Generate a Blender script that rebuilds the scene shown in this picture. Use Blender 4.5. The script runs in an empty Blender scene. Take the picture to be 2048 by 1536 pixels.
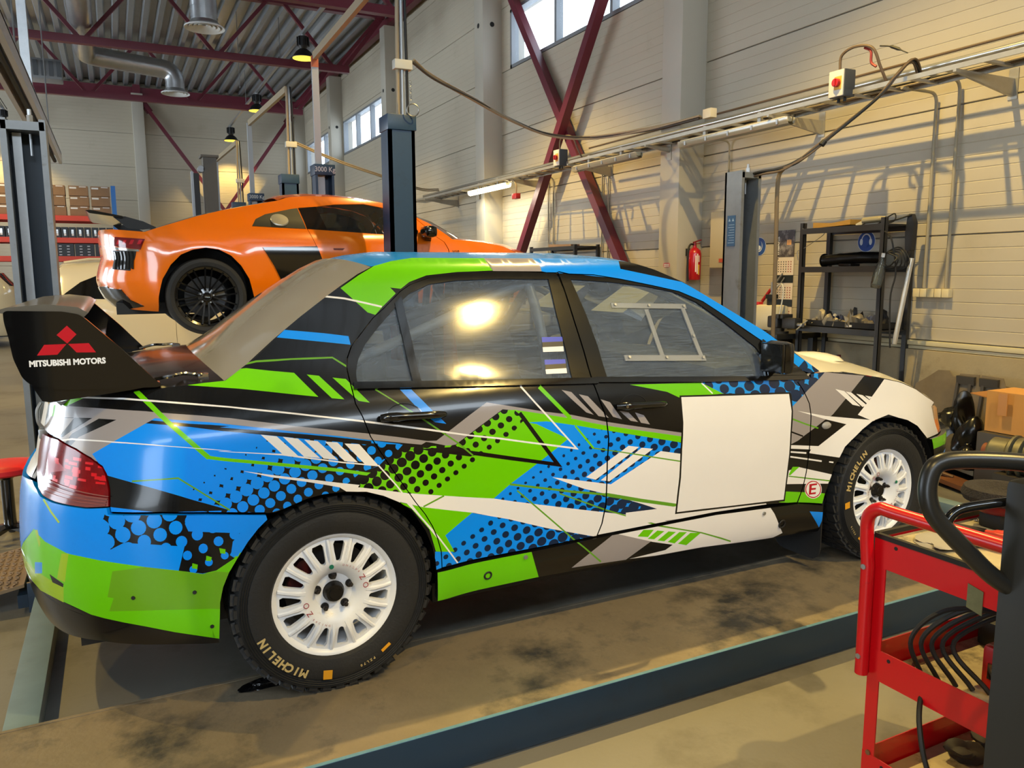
import bpy, bmesh, math, random
import numpy as np
from mathutils import Vector, Matrix
from mathutils.geometry import delaunay_2d_cdt
random.seed(7); rng = np.random.default_rng(7)
SC = bpy.context.scene; COL = SC.collection
PI = math.pi
# ------------------------------------------------------------------ camera
cd = bpy.data.cameras.new('camera'); cam = bpy.data.objects.new('camera', cd); COL.objects.link(cam)
cd.sensor_width = 36.0; cd.lens = 1565.075*36/2048; cd.clip_start = .05; cd.clip_end = 200
yaw, pit, rol = .46692844, .14042933, .00488491
fw = np.array([math.sin(yaw)*math.cos(pit), math.cos(yaw)*math.cos(pit), -math.sin(pit)])
rt = np.array([math.cos(yaw), -math.sin(yaw), 0]); dn = np.cross(fw, rt)
rt, dn = math.cos(rol)*rt+math.sin(rol)*dn, -math.sin(rol)*rt+math.cos(rol)*dn
mw = Matrix.Identity(4)
for i in range(3): mw[i][0] = rt[i]; mw[i][1] = -dn[i]; mw[i][2] = -fw[i]
mw[0][3], mw[1][3], mw[2][3] = -.58184, -3.30986, 1.51464
cam.matrix_world = mw; SC.camera = cam
# ------------------------------------------------------------------ world, daylight, exposure
SC.view_settings.view_transform = 'Standard'; SC.view_settings.look = 'None'
SC.view_settings.exposure = 0.18; SC.view_settings.gamma = 1.0; SC.view_settings.use_curve_mapping = False
W = bpy.data.worlds.new('sky'); SC.world = W; W.use_nodes = True
bg = W.node_tree.nodes['Background']; bg.inputs[0].default_value = (.80, .90, 1.0, 1); bg.inputs[1].default_value = 5.0
SC.cycles.max_bounces = 8; SC.cycles.diffuse_bounces = 4; SC.cycles.glossy_bounces = 4
SC.cycles.transmission_bounces = 8; SC.cycles.transparent_max_bounces = 12
SC.cycles.use_denoising = True; SC.cycles.sample_clamp_indirect = 6; SC.cycles.caustics_reflective = False; SC.cycles.caustics_refractive = False
def area(name, loc, rot, sx, sy, power, col):
    l = bpy.data.lights.new(name, 'AREA'); l.shape = 'RECTANGLE'; l.size = sx; l.size_y = sy; l.energy = power; l.color = col
    o = bpy.data.objects.new(name, l); o.location = loc; o.rotation_euler = rot; COL.objects.link(o); return o
DAY = (.76, .89, 1.0)
# daylight entering by the open gates of the hall (left wall and the wall behind the photographer)
for gy, gp in ((6.0, 40), (13.5, 460), (20.0, 850)): area('gate_daylight', (-12.9, gy, 2.2), (0, -PI/2, 0), 4.2, 4.2, gp, DAY)
area('gate_daylight', (-8.0, -7.4, 2.2), (PI/2, 0, 0), 4.2, 4.2, 160, DAY)
for gx in (-6.5, -2.0, 2.5): area('high_window_daylight', (gx, -7.4, 5.25), (PI/2, 0, 0), 4.3, .9, 125, DAY)
# ------------------------------------------------------------------ materials
def lin(c):
    c = np.array(c, float)/255.; return tuple(np.where(c <= .04045, c/12.92, ((c+.055)/1.055)**2.4))
MATS = {}
def mat(name, rgb, rough=.5, metal=0., var=0., vscale=8., bump=0., bscale=40., spec=.5, coat=0., trans=0., emit=0., alpha=1., dirt=None, dscale=3., dlo=.5, dhi=.7, aniso=None):
    if name in MATS: return MATS[name]
    m = bpy.data.materials.new(name); m.use_nodes = True; MATS[name] = m
    nt = m.node_tree; b = nt.nodes['Principled BSDF']; L = nt.links
    c = lin(rgb)+(1,)
    b.inputs['Base Color'].default_value = c; b.inputs['Roughness'].default_value = rough; b.inputs['Metallic'].default_value = metal
    b.inputs['Specular IOR Level'].default_value = spec; b.inputs['Coat Weight'].default_value = coat; b.inputs['Coat Roughness'].default_value = .05
    b.inputs['Transmission Weight'].default_value = trans; b.inputs['Alpha'].default_value = alpha
    if emit: b.inputs['Emission Color'].default_value = c; b.inputs['Emission Strength'].default_value = emit
    tc = None
    if var or bump or dirt:
        tc = nt.nodes.new('ShaderNodeTexCoord'); co = tc.outputs['Object']
        if aniso:
            mp = nt.nodes.new('ShaderNodeMapping'); mp.inputs['Scale'].default_value = aniso; L.new(co, mp.inputs[0]); co = mp.outputs[0]
    cur = None
    if var:
        n = nt.nodes.new('ShaderNodeTexNoise'); n.inputs['Scale'].default_value = vscale; n.inputs['Detail'].default_value = 6; n.inputs['Roughness'].default_value = .65; L.new(co, n.inputs['Vector'])
        mx = nt.nodes.new('ShaderNodeMix'); mx.data_type = 'RGBA'
        mx.inputs[6].default_value = tuple(max(0, v*(1-var)) for v in c[:3])+(1,); mx.inputs[7].default_value = tuple(min(1, v*(1+var)) for v in c[:3])+(1,)
        L.new(n.outputs['Fac'], mx.inputs[0]); cur = mx.outputs[2]
    if dirt:
        n = nt.nodes.new('ShaderNodeTexNoise'); n.inputs['Scale'].default_value = dscale; n.inputs['Detail'].default_value = 8; n.inputs['Roughness'].default_value = .7; L.new(co, n.inputs['Vector'])
        rp = nt.nodes.new('ShaderNodeValToRGB'); rp.color_ramp.elements[0].position = dlo; rp.color_ramp.elements[1].position = dhi; L.new(n.outputs['Fac'], rp.inputs[0])
        mx = nt.nodes.new('ShaderNodeMix'); mx.data_type = 'RGBA'; L.new(rp.outputs[0], mx.inputs[0])
        if cur is None: mx.inputs[6].default_value = c
        else: L.new(cur, mx.inputs[6])
        mx.inputs[7].default_value = lin(dirt)+(1,); cur = mx.outputs[2]
    if cur is not None: L.new(cur, b.inputs['Base Color'])
    if bump:
        n = nt.nodes.new('ShaderNodeTexNoise'); n.inputs['Scale'].default_value = bscale; n.inputs['Detail'].default_value = 5; L.new(co, n.inputs['Vector'])
        bp = nt.nodes.new('ShaderNodeBump'); bp.inputs['Strength'].default_value = bump; bp.inputs['Distance'].default_value = .01; L.new(n.outputs['Fac'], bp.inputs['Height']); L.new(bp.outputs[0], b.inputs['Normal'])
    return m
def glass(name, rgb=(225, 232, 235), rough=.05, tint=.75, haze=.25, hz=(190, 195, 195), scratch=0.):
    # thin pane: mostly clear, a glossy coat and a haze film (dust, painted-in reflection)
    if name in MATS: return MATS[name]
    m = bpy.data.materials.new(name); m.use_nodes = True; MATS[name] = m
    nt = m.node_tree; L = nt.links; nt.nodes.remove(nt.nodes['Principled BSDF']); out = nt.nodes['Material Output']
    tr = nt.nodes.new('ShaderNodeBsdfTransparent'); tr.inputs[0].default_value = tuple(v*tint for v in lin(rgb))+(1,)
    gl = nt.nodes.new('ShaderNodeBsdfGlossy'); gl.inputs[1].default_value = rough
    df = nt.nodes.new('ShaderNodeBsdfDiffuse'); df.inputs[0].default_value = lin(hz)+(1,)
    m1 = nt.nodes.new('ShaderNodeMixShader'); m2 = nt.nodes.new('ShaderNodeMixShader')
    if scratch:
        tc = nt.nodes.new('ShaderNodeTexCoord'); mp = nt.nodes.new('ShaderNodeMapping'); mp.inputs['Scale'].default_value = (3, 3, 90); L.new(tc.outputs['Object'], mp.inputs[0])
        n = nt.nodes.new('ShaderNodeTexNoise'); n.inputs['Scale'].default_value = 3; n.inputs['Detail'].default_value = 9; n.inputs['Distortion'].default_value = 1.2; L.new(mp.outputs[0], n.inputs['Vector'])
        rp = nt.nodes.new('ShaderNodeMapRange'); rp.inputs[1].default_value = .35; rp.inputs[2].default_value = .8; rp.inputs[3].default_value = haze*.7; rp.inputs[4].default_value = haze+scratch; L.new(n.outputs['Fac'], rp.inputs[0]); L.new(rp.outputs[0], m1.inputs[0])
    else: m1.inputs[0].default_value = haze
    L.new(tr.outputs[0], m1.inputs[1]); L.new(df.outputs[0], m1.inputs[2])
    fr = nt.nodes.new('ShaderNodeFresnel'); fr.inputs[0].default_value = 1.5
    L.new(fr.outputs[0], m2.inputs[0]); L.new(m1.outputs[0], m2.inputs[1]); L.new(gl.outputs[0], m2.inputs[2]); L.new(m2.outputs[0], out.inputs[0])
    return m
# ------------------------------------------------------------------ objects and geometry
def tag(o, label=None, cat=None, group=None, kind=None):
    if label: o['label'] = label
    if cat: o['category'] = cat
    if group: o['group'] = group
    if kind: o['kind'] = kind
    return o
def wloc(o):
    v = Vector((0, 0, 0))
    while o is not None: v += o.location; o = o.parent
    return v
def thing(name, label, cat, loc=(0, 0, 0), group=None):
    o = bpy.data.objects.new(name, None); o.empty_display_size = .1; o.location = loc; COL.objects.link(o); return tag(o, label, cat, group)
def mk(name, verts, faces, mats, parent=None, mi=None, smooth=True, ang=35, world=True, normals=None):
    me = bpy.data.meshes.new(name)
    v = np.asarray(verts, float).reshape(-1, 3)
    if parent is not None and world: v = v-np.array(wloc(parent))
    me.from_pydata(v.tolist(), [], [list(map(int, f)) for f in faces]); 
    for m in (mats if isinstance(mats, (list, tuple)) else [mats]): me.materials.append(m)
    if mi is not None: me.polygons.foreach_set('material_index', np.asarray(mi, np.int32))
    if smooth:
        me.polygons.foreach_set('use_smooth', np.ones(len(me.polygons), bool))
        if normals is None: me.set_sharp_from_angle(angle=math.radians(ang))
    me.update()
    if normals is not None: me.normals_split_custom_set_from_vertices([tuple(x) for x in normals])
    o = bpy.data.objects.new(name, me); COL.objects.link(o)
    if parent is not None: o.parent = parent
    return o
def copy_tree(o, parent=None):
    c = o.copy(); COL.objects.link(c); c.parent = parent
    for ch in list(o.children): copy_tree(ch, c)
    return c
def frame_of(d):
    d = np.asarray(d, float); d = d/np.linalg.norm(d); a = np.array([0, 0, 1.]) if abs(d[2]) < .9 else np.array([1., 0, 0])
    u = np.cross(a, d); u /= np.linalg.norm(u); return u, np.cross(d, u)
class G:
    def __init__(s): s.v = []; s.f = []; s.m = []
    def add(s, v, f, m=0):
        b = len(s.v); s.v += [tuple(map(float, x)) for x in v]; s.f += [[b+i for i in q] for q in f]; s.m += [m]*len(f); return s
    def box(s, lo, hi, m=0, bev=0):
        x0, y0, z0 = lo; x1, y1, z1 = hi
        if not bev:
            v = [(x0, y0, z0), (x1, y0, z0), (x1, y1, z0), (x0, y1, z0), (x0, y0, z1), (x1, y0, z1), (x1, y1, z1), (x0, y1, z1)]
            return s.add(v, [(0, 3, 2, 1), (4, 5, 6, 7), (0, 1, 5, 4), (1, 2, 6, 5), (2, 3, 7, 6), (3, 0, 4, 7)], m)
        bm = bmesh.new(); bmesh.ops.create_cube(bm, size=1)
        for q in bm.verts: q.co = Vector(((x0+x1)/2+q.co.x*(x1-x0), (y0+y1)/2+q.co.y*(y1-y0), (z0+z1)/2+q.co.z*(z1-z0)))
        bmesh.ops.bevel(bm, geom=bm.edges[:], offset=bev, segments=2, profile=.6, affect='EDGES')
        bm.verts.index_update(); v = [q.co[:] for q in bm.verts]; f = [[q.index for q in p.verts] for p in bm.faces]; bm.free(); return s.add(v, f, m)
    def obox(s, c, ax, ay, az, m=0):      # oriented box: centre and three half-vectors
        c, ax, ay, az = [np.asarray(q, float) for q in (c, ax, ay, az)]
        v = [c+i*ax+j*ay+k*az for k in (-1, 1) for i, j in ((-1, -1), (1, -1), (1, 1), (-1, 1))]
        return s.add(v, [(0, 3, 2, 1), (4, 5, 6, 7), (0, 1, 5, 4), (1, 2, 6, 5), (2, 3, 7, 6), (3, 0, 4, 7)], m)
    def bar(s, a, b, w, h, m=0, up=(0, 0, 1)):   # rectangular bar from a to b
        a, b = np.asarray(a, float), np.asarray(b, float); d = b-a; L = np.linalg.norm(d); d = d/L; up = np.asarray(up, float)
        u = np.cross(up, d)
        if np.linalg.norm(u) < 1e-4: u = np.cross((1, 0, 0), d)
        u /= np.linalg.norm(u); t = np.cross(d, u); return s.obox((a+b)/2, d*L/2, u*w/2, t*h/2, m)
    def cyl(s, a, b, r, r2=None, n=16, m=0, caps=True):
        a, b = np.asarray(a, float), np.asarray(b, float); u, w = frame_of(b-a); r2 = r if r2 is None else r2
        v = []; 
        for p, q in ((a, r), (b, r2)): v += [p+q*(math.cos(2*PI*i/n)*u+math.sin(2*PI*i/n)*w) for i in range(n)]
        f = [(i, (i+1) % n, n+(i+1) % n, n+i) for i in range(n)]
        if caps: f += [tuple(range(n))[::-1], tuple(range(n, 2*n))]
        return s.add(v, f, m)
    def tube(s, P, r, n=8, m=0, closed=False, rx=None):
        P = [np.asarray(p, float) for p in P]; N = len(P); v = []; u = None
        for i in range(N):
            d = (P[(i+1) % N]-P[i-1]) if closed else (P[min(i+1, N-1)]-P[max(i-1, 0)])
            d = d/(np.linalg.norm(d)+1e-12)
            if u is None: u, w = frame_of(d)
            else:
                u = u-d*np.dot(u, d); u /= np.linalg.norm(u)+1e-12; w = np.cross(d, u)
            rr = r[i] if hasattr(r, '__len__') else r
            v += [P[i]+rr*(math.cos(2*PI*k/n)*u+(rx or 1)*math.sin(2*PI*k/n)*w) for k in range(n)]
        f = [(i*n+k, i*n+(k+1) % n, ((i+1) % N)*n+(k+1) % n, ((i+1) % N)*n+k) for i in range(N if closed else N-1) for k in range(n)]
        if not closed: f += [tuple(range(n))[::-1], tuple(range((N-1)*n, N*n))]
        return s.add(v, f, m)
    def lathe(s, prof, o, ax, n=24, m=0, closed=False):   # profile (r, h) about axis ax through o
        o = np.asarray(o, float); ax = np.asarray(ax, float); ax = ax/np.linalg.norm(ax); u, w = frame_of(ax); k = len(prof)
        v = [o+ax*h+r*(math.cos(2*PI*i/n)*u+math.sin(2*PI*i/n)*w) for i in range(n) for r, h in prof]
        f = [(i*k+j, ((i+1) % n)*k+j, ((i+1) % n)*k+(j+1) % k, i*k+(j+1) % k) for i in range(n) for j in range(k if closed else k-1)]
        return s.add(v, f, m)
    def prism(s, poly, o, ux, uy, t, m=0):     # polygon in plane (ux,uy), thickness vector t
        o, ux, uy, t = [np.asarray(q, float) for q in (o, ux, uy, t)]; n = len(poly)
        v = [o+a*ux+b*uy for a, b in poly]+[o+a*ux+b*uy+t for a, b in poly]
        f = [tuple(range(n))[::-1], tuple(range(n, 2*n))]+[(i, (i+1) % n, n+(i+1) % n, n+i) for i in range(n)]
        return s.add(v, f, m)
    def grid(s, P, m=0):     # P array (a,b,3)
        P = np.asarray(P, float); a, b = P.shape[:2]
        return s.add(P.reshape(-1, 3), [(i*b+j, (i+1)*b+j, (i+1)*b+j+1, i*b+j+1) for i in range(a-1) for j in range(b-1)], m)
    def build(s, name, mats, parent=None, smooth=True, ang=35, world=True):
        return mk(name, s.v, s.f, mats, parent, s.m, smooth, ang, world)
def smooth_path(P, k=6):
    P = [np.asarray(p, float) for p in P]; o = []; Q = [2*P[0]-P[1]]+P+[2*P[-1]-P[-2]]
    for i in range(1, len(Q)-2):
        a, b, c, d = Q[i-1:i+3]
        for j in range(k):
            t = j/k; o.append(.5*((2*b)+(-a+c)*t+(2*a-5*b+4*c-d)*t*t+(-a+3*b-3*c+d)*t**3))
    return o+[P[-1]]
def rounded(pts, r, k=4):   # round the corners of a closed 2-D polygon
    out = []; n = len(pts); pts = [np.asarray(p, float) for p in pts]
    for i in range(n):
        a, b, c = pts[i-1], pts[i], pts[(i+1) % n]; d0 = a-b; d1 = c-b; l = min(r, np.linalg.norm(d0)*.45, np.linalg.norm(d1)*.45)
        p0 = b+d0/np.linalg.norm(d0)*l; p1 = b+d1/np.linalg.norm(d1)*l
        for j in range(k+1): t = j/k; out.append(tuple((1-t)**2*p0+2*t*(1-t)*b+t*t*p1))
    return out
def text_geo(st, size, bold=0., font=None):
    c = bpy.data.curves.new('lettering', 'FONT'); c.body = st; c.size = size; c.offset = bold; c.align_x = 'CENTER'; c.align_y = 'CENTER'; c.resolution_u = 3
    o = bpy.data.objects.new('lettering', c); COL.objects.link(o); dg = bpy.context.evaluated_depsgraph_get()
    me = bpy.data.meshes.new_from_object(o.evaluated_get(dg)); v = np.array([q.co[:] for q in me.vertices]).reshape(-1, 3); f = [list(p.vertices) for p in me.polygons]
    bpy.data.objects.remove(o); bpy.data.curves.remove(c); bpy.data.meshes.remove(me); return v, f
def text_on(g, st, size, o, ux, uy, m=0, bold=0., sx=1.):
    v, f = text_geo(st, size, bold); o, ux, uy = [np.asarray(q, float) for q in (o, ux, uy)]
    return g.add([o+p[0]*sx*ux+p[1]*uy for p in v], f, m)
def text_arc(g, st, size, o, ux, uy, R, a0, step, m=0, bold=0., inward=False, rot=0.):
    o, ux, uy = [np.asarray(q, float) for q in (o, ux, uy)]
    for i, ch in enumerate(st):
        if ch == ' ': continue
        a = a0-step*i if not inward else a0+step*i
        r = math.cos(a)*ux+math.sin(a)*uy; t = math.sin(a)*ux-math.cos(a)*uy
        if inward: r, t = r, -t
        up = r if not inward else -r
        v, f = text_geo(ch, size, bold); c_, s_ = math.cos(rot), math.sin(rot)
        g.add([o+R*r+(p[0]*c_-p[1]*s_)*t+(p[0]*s_+p[1]*c_)*up for p in v], f, m)
    return g
# ================================================================== the hall
M_wall = mat('wall_panel_paint', (178, 169, 150), .55, var=.05, vscale=1.5, dirt=(160, 150, 128), dscale=.9, dlo=.62, dhi=.85)
M_core = mat('wall_core', (150, 146, 138), .8)
M_pil = mat('column_cladding', (178, 172, 158), .5, var=.04, vscale=2)
M_conc = mat('plinth_concrete', (150, 138, 112), .85, var=.18, vscale=6, bump=.25, bscale=30, dirt=(96, 86, 66), dscale=3, dlo=.55, dhi=.8)
M_floor = mat('floor_concrete', (122, 119, 110), .42, var=.16, vscale=2.2, bump=.05, bscale=60, dirt=(82, 76, 62), dscale=1.3, dlo=.50, dhi=.74)
M_red = mat('dark_red_steel', (92, 24, 40), .4, var=.12, vscale=5)
M_deck = mat('galvanised_deck', (158, 162, 166), .38, .75, var=.15, vscale=3)
M_galv = mat('galvanised_steel', (168, 170, 172), .38, .8, var=.2, vscale=12)
M_frame = mat('window_frame_paint', (120, 124, 128), .5)
M_pane = glass('window_pane', (245, 250, 255), .02, .95, .05)
M_trim = mat('rail_paint', (196, 186, 150), .5, var=.1)
def structure(o): o['kind'] = 'structure'; return o
fl = structure(G().box((-13, -7.5, -.2), (5.6, 24.2, 0)).build('floor', M_floor, smooth=False))
XW, YF, ZR = 5.4, 24.0, 7.2
# --- long wall with windows (faces -X)
WIN = [(4.2, 8.54, 4.8, 5.7), (15.0, 18.86, 4.8, 5.7), (19.9, 23.45, 4.8, 5.7)]
rows = [.87, 1.8, 2.8, 3.8, 4.8, 5.8, 6.8, 7.3]
bays = [-7.5, -1.18, 3.94, 9.06, 14.18, 19.1, 24.0]
core = G(); core.box((XW+.03, -7.5, 0), (XW+.25, 24.2, 4.8)).box((XW+.03, -7.5, 5.7), (XW+.25, 24.2, 7.4))
ye = -7.5
for a, b, c, d in WIN: core.box((XW+.03, ye, 4.8), (XW+.25, a, 5.7)); ye = b
core.box((XW+.03, ye, 4.8), (XW+.25, 24.2, 5.7))
wr = structure(core.build('wall_right', M_core, smooth=False))
def ribs(h, pitch=.1):      # panel profile (depth, height) with shallow grooves
    n = max(1, int(round(h/pitch))); p = []
    for i in range(n):
        z0 = h*i/n; z1 = h*(i+1)/n
        p += [(.0035, z0) if i else (.012, 0), (0, z0+.005), (0, z1-.005)]
    return p+[(.012, h)]
cache = {}
def wall_panel(parent, o, ux, nrm, L, h):      # o lower corner, ux along wall, nrm into the wall
    key = (round(L, 3), round(h, 3), tuple(ux))
    if key in cache:
        c = bpy.data.objects.new('wall_panel', cache[key]); COL.objects.link(c); c.parent = parent; c.location = o; return
    ux = np.array(ux, float); nrm = np.array(nrm, float); P = []
    for d, z in ribs(h): P.append([nrm*d+np.array((0, 0, z)), nrm*d+np.array((0, 0, z))+ux*(L-.004)])
    q = G().grid(P); w = G(); w.v = q.v; w.f = [f[::-1] for f in q.f] if np.cross(ux, (0, 0, 1)) @ nrm > 0 else q.f; w.m = q.m
    c = w.build('wall_panel', M_wall, parent, smooth=False, world=False); c.location = o; cache[key] = c.data
for i in range(len(bays)-1):
    for j in range(len(rows)-1):
        y0, y1, z0, z1 = bays[i], bays[i+1], rows[j]+.003, rows[j+1]-.003
        if j == 0: z0 = .95
        wn = [w for w in WIN if w[0] > y0-.3 and w[1] < y1+.3] if abs(rows[j]-4.8) < .01 else []
        if wn:
            a, b, c, d = wn[0]
            for s0, s1, t0, t1 in ((y0, a, z0, z1), (b, y1, z0, z1), (a, b, d, z1)):
                if s1-s0 > .02: wall_panel(wr, (XW, s0, t0), (0, 1, 0), (1, 0, 0), s1-s0, t1-t0)
        else: wall_panel(wr, (XW, y0, z0), (0, 1, 0), (1, 0, 0), y1-y0, z1-z0)
structure(G().box((XW-.05, -7.5, 0), (XW+.03, 24, .87), bev=.008).build('baseboard_right', M_conc))
t = G(); t.box((XW-.02, -7.5, .875), (XW+.02, 24, .90)).box((XW-.035, -7.5, .905), (XW+.02, 24, .945), bev=.006)
structure(t.build('trim_1', M_trim))
for i, (a, b, c, d) in enumerate(WIN):
    g = G(); g.box((XW-.01, a, c), (XW+.12, b, c+.05)).box((XW-.01, a, d-.05), (XW+.12, b, d)).box((XW-.01, a, c), (XW+.12, a+.05, d)).box((XW-.01, b-.05, c), (XW+.12, b, d))
    w = structure(g.build('window_%d' % (i+1), M_frame, smooth=False)); k = 3
    for q in range(1, k): yy = a+(b-a)*q/k; G().box((XW-.005, yy-.03, c+.05), (XW+.11, yy+.03, d-.05)).build('mullion', M_frame, w, smooth=False)
    for q in range(k): G().add([(XW+.05, a+(b-a)*q/k+.03, c+.05), (XW+.05, a+(b-a)*(q+1)/k-.03, c+.05), (XW+.05, a+(b-a)*(q+1)/k-.03, d-.05), (XW+.05, a+(b-a)*q/k+.03, d-.05)], [(0, 3, 2, 1)]).build('pane', M_pane, w, smooth=False)
# --- far wall (faces -Y)
wb = structure(G().box((-13, YF+.03, 0), (5.6, YF+.25, 7.4)).build('wall_back', M_core, smooth=False))
fx = [-13, -9.4, -4.43, .42, 5.4]
for i in range(4):
    for j in range(len(rows)-1):
        z0 = .02 if j == 0 else rows[j]+.003
        wall_panel(wb, (fx[i], YF, z0), (1, 0, 0), (0, 1, 0), fx[i+1]-fx[i], rows[j+1]-.003-z0)
# --- walls with the gates, behind and left of the photographer
def gated(name, along, fixed, lo, hi, gates, ax):
    g = G(); e = lo; th = .2
    def b(a0, a1, z0, z1):
        if ax == 'x': g.box((a0, fixed-th, z0), (a1, fixed, z1))
        else: g.box((fixed-th, a0, z0), (fixed, a1, z1))
    for c in gates: b(e, c-2.1, 0, 7.4); b(c-2.1, c+2.1, 4.3, 7.4); e = c+2.1
    b(e, hi, 0, 7.4); return structure(g.build(name, M_wall, smooth=False))
gated('wall_left', 'y', -13, -7.5, 24.2, (6.0, 13.5, 20.0), 'y'); 
wf = G()
for a, b, z0, z1 in ((-13, -10.1, 0, 4.8), (-10.1, -5.9, 4.3, 4.8), (-5.9, 5.6, 0, 4.8), (-13, 5.6, 5.7, 7.4), (-13, -8.65, 4.8, 5.7), (-4.35, -4.15, 4.8, 5.7), (.15, .35, 4.8, 5.7), (4.65, 5.6, 4.8, 5.7)): wf.box((a, -7.7, z0), (b, -7.5, z1))
structure(wf.build('wall_front', M_wall, smooth=False))
# --- ceiling deck: trapezoid ribs running along Y
P = []; x = -13.1
while x < 5.7:
    for dx, dz in ((0, 0), (.10, 0), (.14, .11), (.26, .11)): P.append([(x+dx, -7.5, ZR+dz), (x+dx, 24.2, ZR+dz)])
    x += .30
structure(G().grid(P).build('ceiling', M_deck, smooth=False))
# --- clad columns on the walls
pil = [(XW-.34, y, 0, XW+.03, y+.34, 6.9) for y in (-1.35, 3.77, 8.88, 14.0, 18.92)]+[(x, YF-.3, 0, x+.32, YF+.03, 6.95) for x in (-4.6, .26)]+[(5.06, 23.66, 0, 5.43, 24.03, 6.9)]
for i, (x0, y0, z0, x1, y1, z1) in enumerate(pil):
    o = structure(G().box((x0, y0, z0), (x1, y1, z1), bev=.012).build('trim_%d' % (i+2), M_pil))
    if i in (2, 3, 4): G().cyl((x0-.004, y0+.17, 5.55), (x0+.01, y0+.17, 5.55), .04, n=14).cyl((x0+.17, y0-.004, 5.55), (x0+.17, y0+.01, 5.55), .04, n=14).build('vent_hole', mat('black_hole', (12, 12, 12), .8), o)
for yy in (4.12, 9.25):     # slotted sheet brackets at the panel edges
    for zz in (4.45, 3.25):
        pass
# --- roof steel
def truss(y, xe, lab):
    r = thing('roof_truss', lab, 'roof truss', (0, y, 5.8), 'roof trusses under the deck')
    G().bar((-13, y, 5.86), (xe, y, 5.86), .14, .14).build('bottom_chord', M_red, r, smooth=False)
    G().bar((-13, y, 7.08), (5.06, y, 7.08), .16, .16).build('top_chord', M_red, r, smooth=False)
    k = -6
    while -.8+2.37*k < xe-.05:
        xb = -.8+2.37*k; k += 1
        for sx in (-1, 1):
            xt = xb+sx*1.0
            if xt < 5.0 and xt > -13 and xb > -13: G().bar((xb+sx*.05, y, 5.9), (xt, y, 7.02), .07, .07).build('diagonal', M_red, r, smooth=False)
    G().bar((xe-.1, y, 5.9), (5.0, y, 7.0), .08, .08).build('diagonal', M_red, r, smooth=False)
    return r
truss(9.95, 4.1, 'dark red roof truss over the blue two-post lift holding the orange car')
truss(14.0, 4.24, 'dark red roof truss carried by the column behind the second lift')
truss(18.92, 4.3, 'dark red roof truss nearest the far wall above the pallet rack')
r = thing('eave_beam', 'dark red steel beam running along the eave of the window wall', 'steel beam', (5.2, 8, 6.95)); G().bar((5.2, -7.5, 6.98), (5.2, 23.6, 6.98), .14, .16).build('beam', M_red, r, smooth=False)
for yy in (3.94, 9.05, 14.17, 19.09): G().box((5.1, yy-.09, 6.7), (5.3, yy+.09, 6.9)).build('bearing_plate', M_red, r, smooth=False)
r = thing('end_beam', 'dark red steel beam along the top of the far wall', 'steel beam', (0, 23.8, 7.1)); G().bar((-13, 23.85, 7.02), (5.2, 23.85, 7.02), .14, .22).build('beam', M_red, r, smooth=False)
G().box((.32, 23.72, 6.93), (.52, 23.98, 7.2)).build('column_head', M_red, r, smooth=False)
def brace(lab, a, b, s=.12):
    r = thing('cross_brace', lab, 'brace', tuple((np.array(a)+b)/2)); G().bar(a, b, s, s).build('tube', M_red, r, smooth=False)
    for p, q in ((a, b), (b, a)):
        d = np.array(q, float)-p; d /= np.linalg.norm(d); G().bar(np.array(p)-d*.05, np.array(p)+d*.28, .02, .2).build('gusset_plate', M_red, r, smooth=False)
brace('dark red square tube brace rising to the left across the high window', (5.29, 8.75, 6.45), (5.29, 4.25, .4))
brace('dark red square tube brace rising to the right across the high window', (5.165, 4.3, 6.6), (5.165, 8.8, .4))
brace('thin dark red brace on the far wall beside the white column', (.6, 23.8, 6.66), (4.9, 23.8, .5), .1)
brace('thin dark red brace on the far wall rising into the hall corner', (4.95, 23.65, 6.62), (.65, 23.65, .5), .1)
# --- thin hanger rods under the deck
M_rod = mat('thin_steel_rod', (120, 122, 124), .5, .6)
for i, (x, y, z) in enumerate([(3.1, 10.2, 6.14), (3.1, 15.5, 6.14), (3.1, 20.6, 6.14), (2.2, 15.5, 5.6), (-1.2, 8.9, 3.25), (-1.2, 4.9, 3.25), (-1.5, 15.0, 5.0)]):
    o = G().cyl((x, y, z), (x, y, 7.2), .008, n=6).build('hanger_rod', M_rod); tag(o, 'thin steel hanger rod dropping from the roof deck to '+('the window-side lamp rail' if x == 3.1 else 'the extraction rail' if x == -1.2 else 'the duct level'), 'hanger rod', 'hanger rods under the roof')
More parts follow.
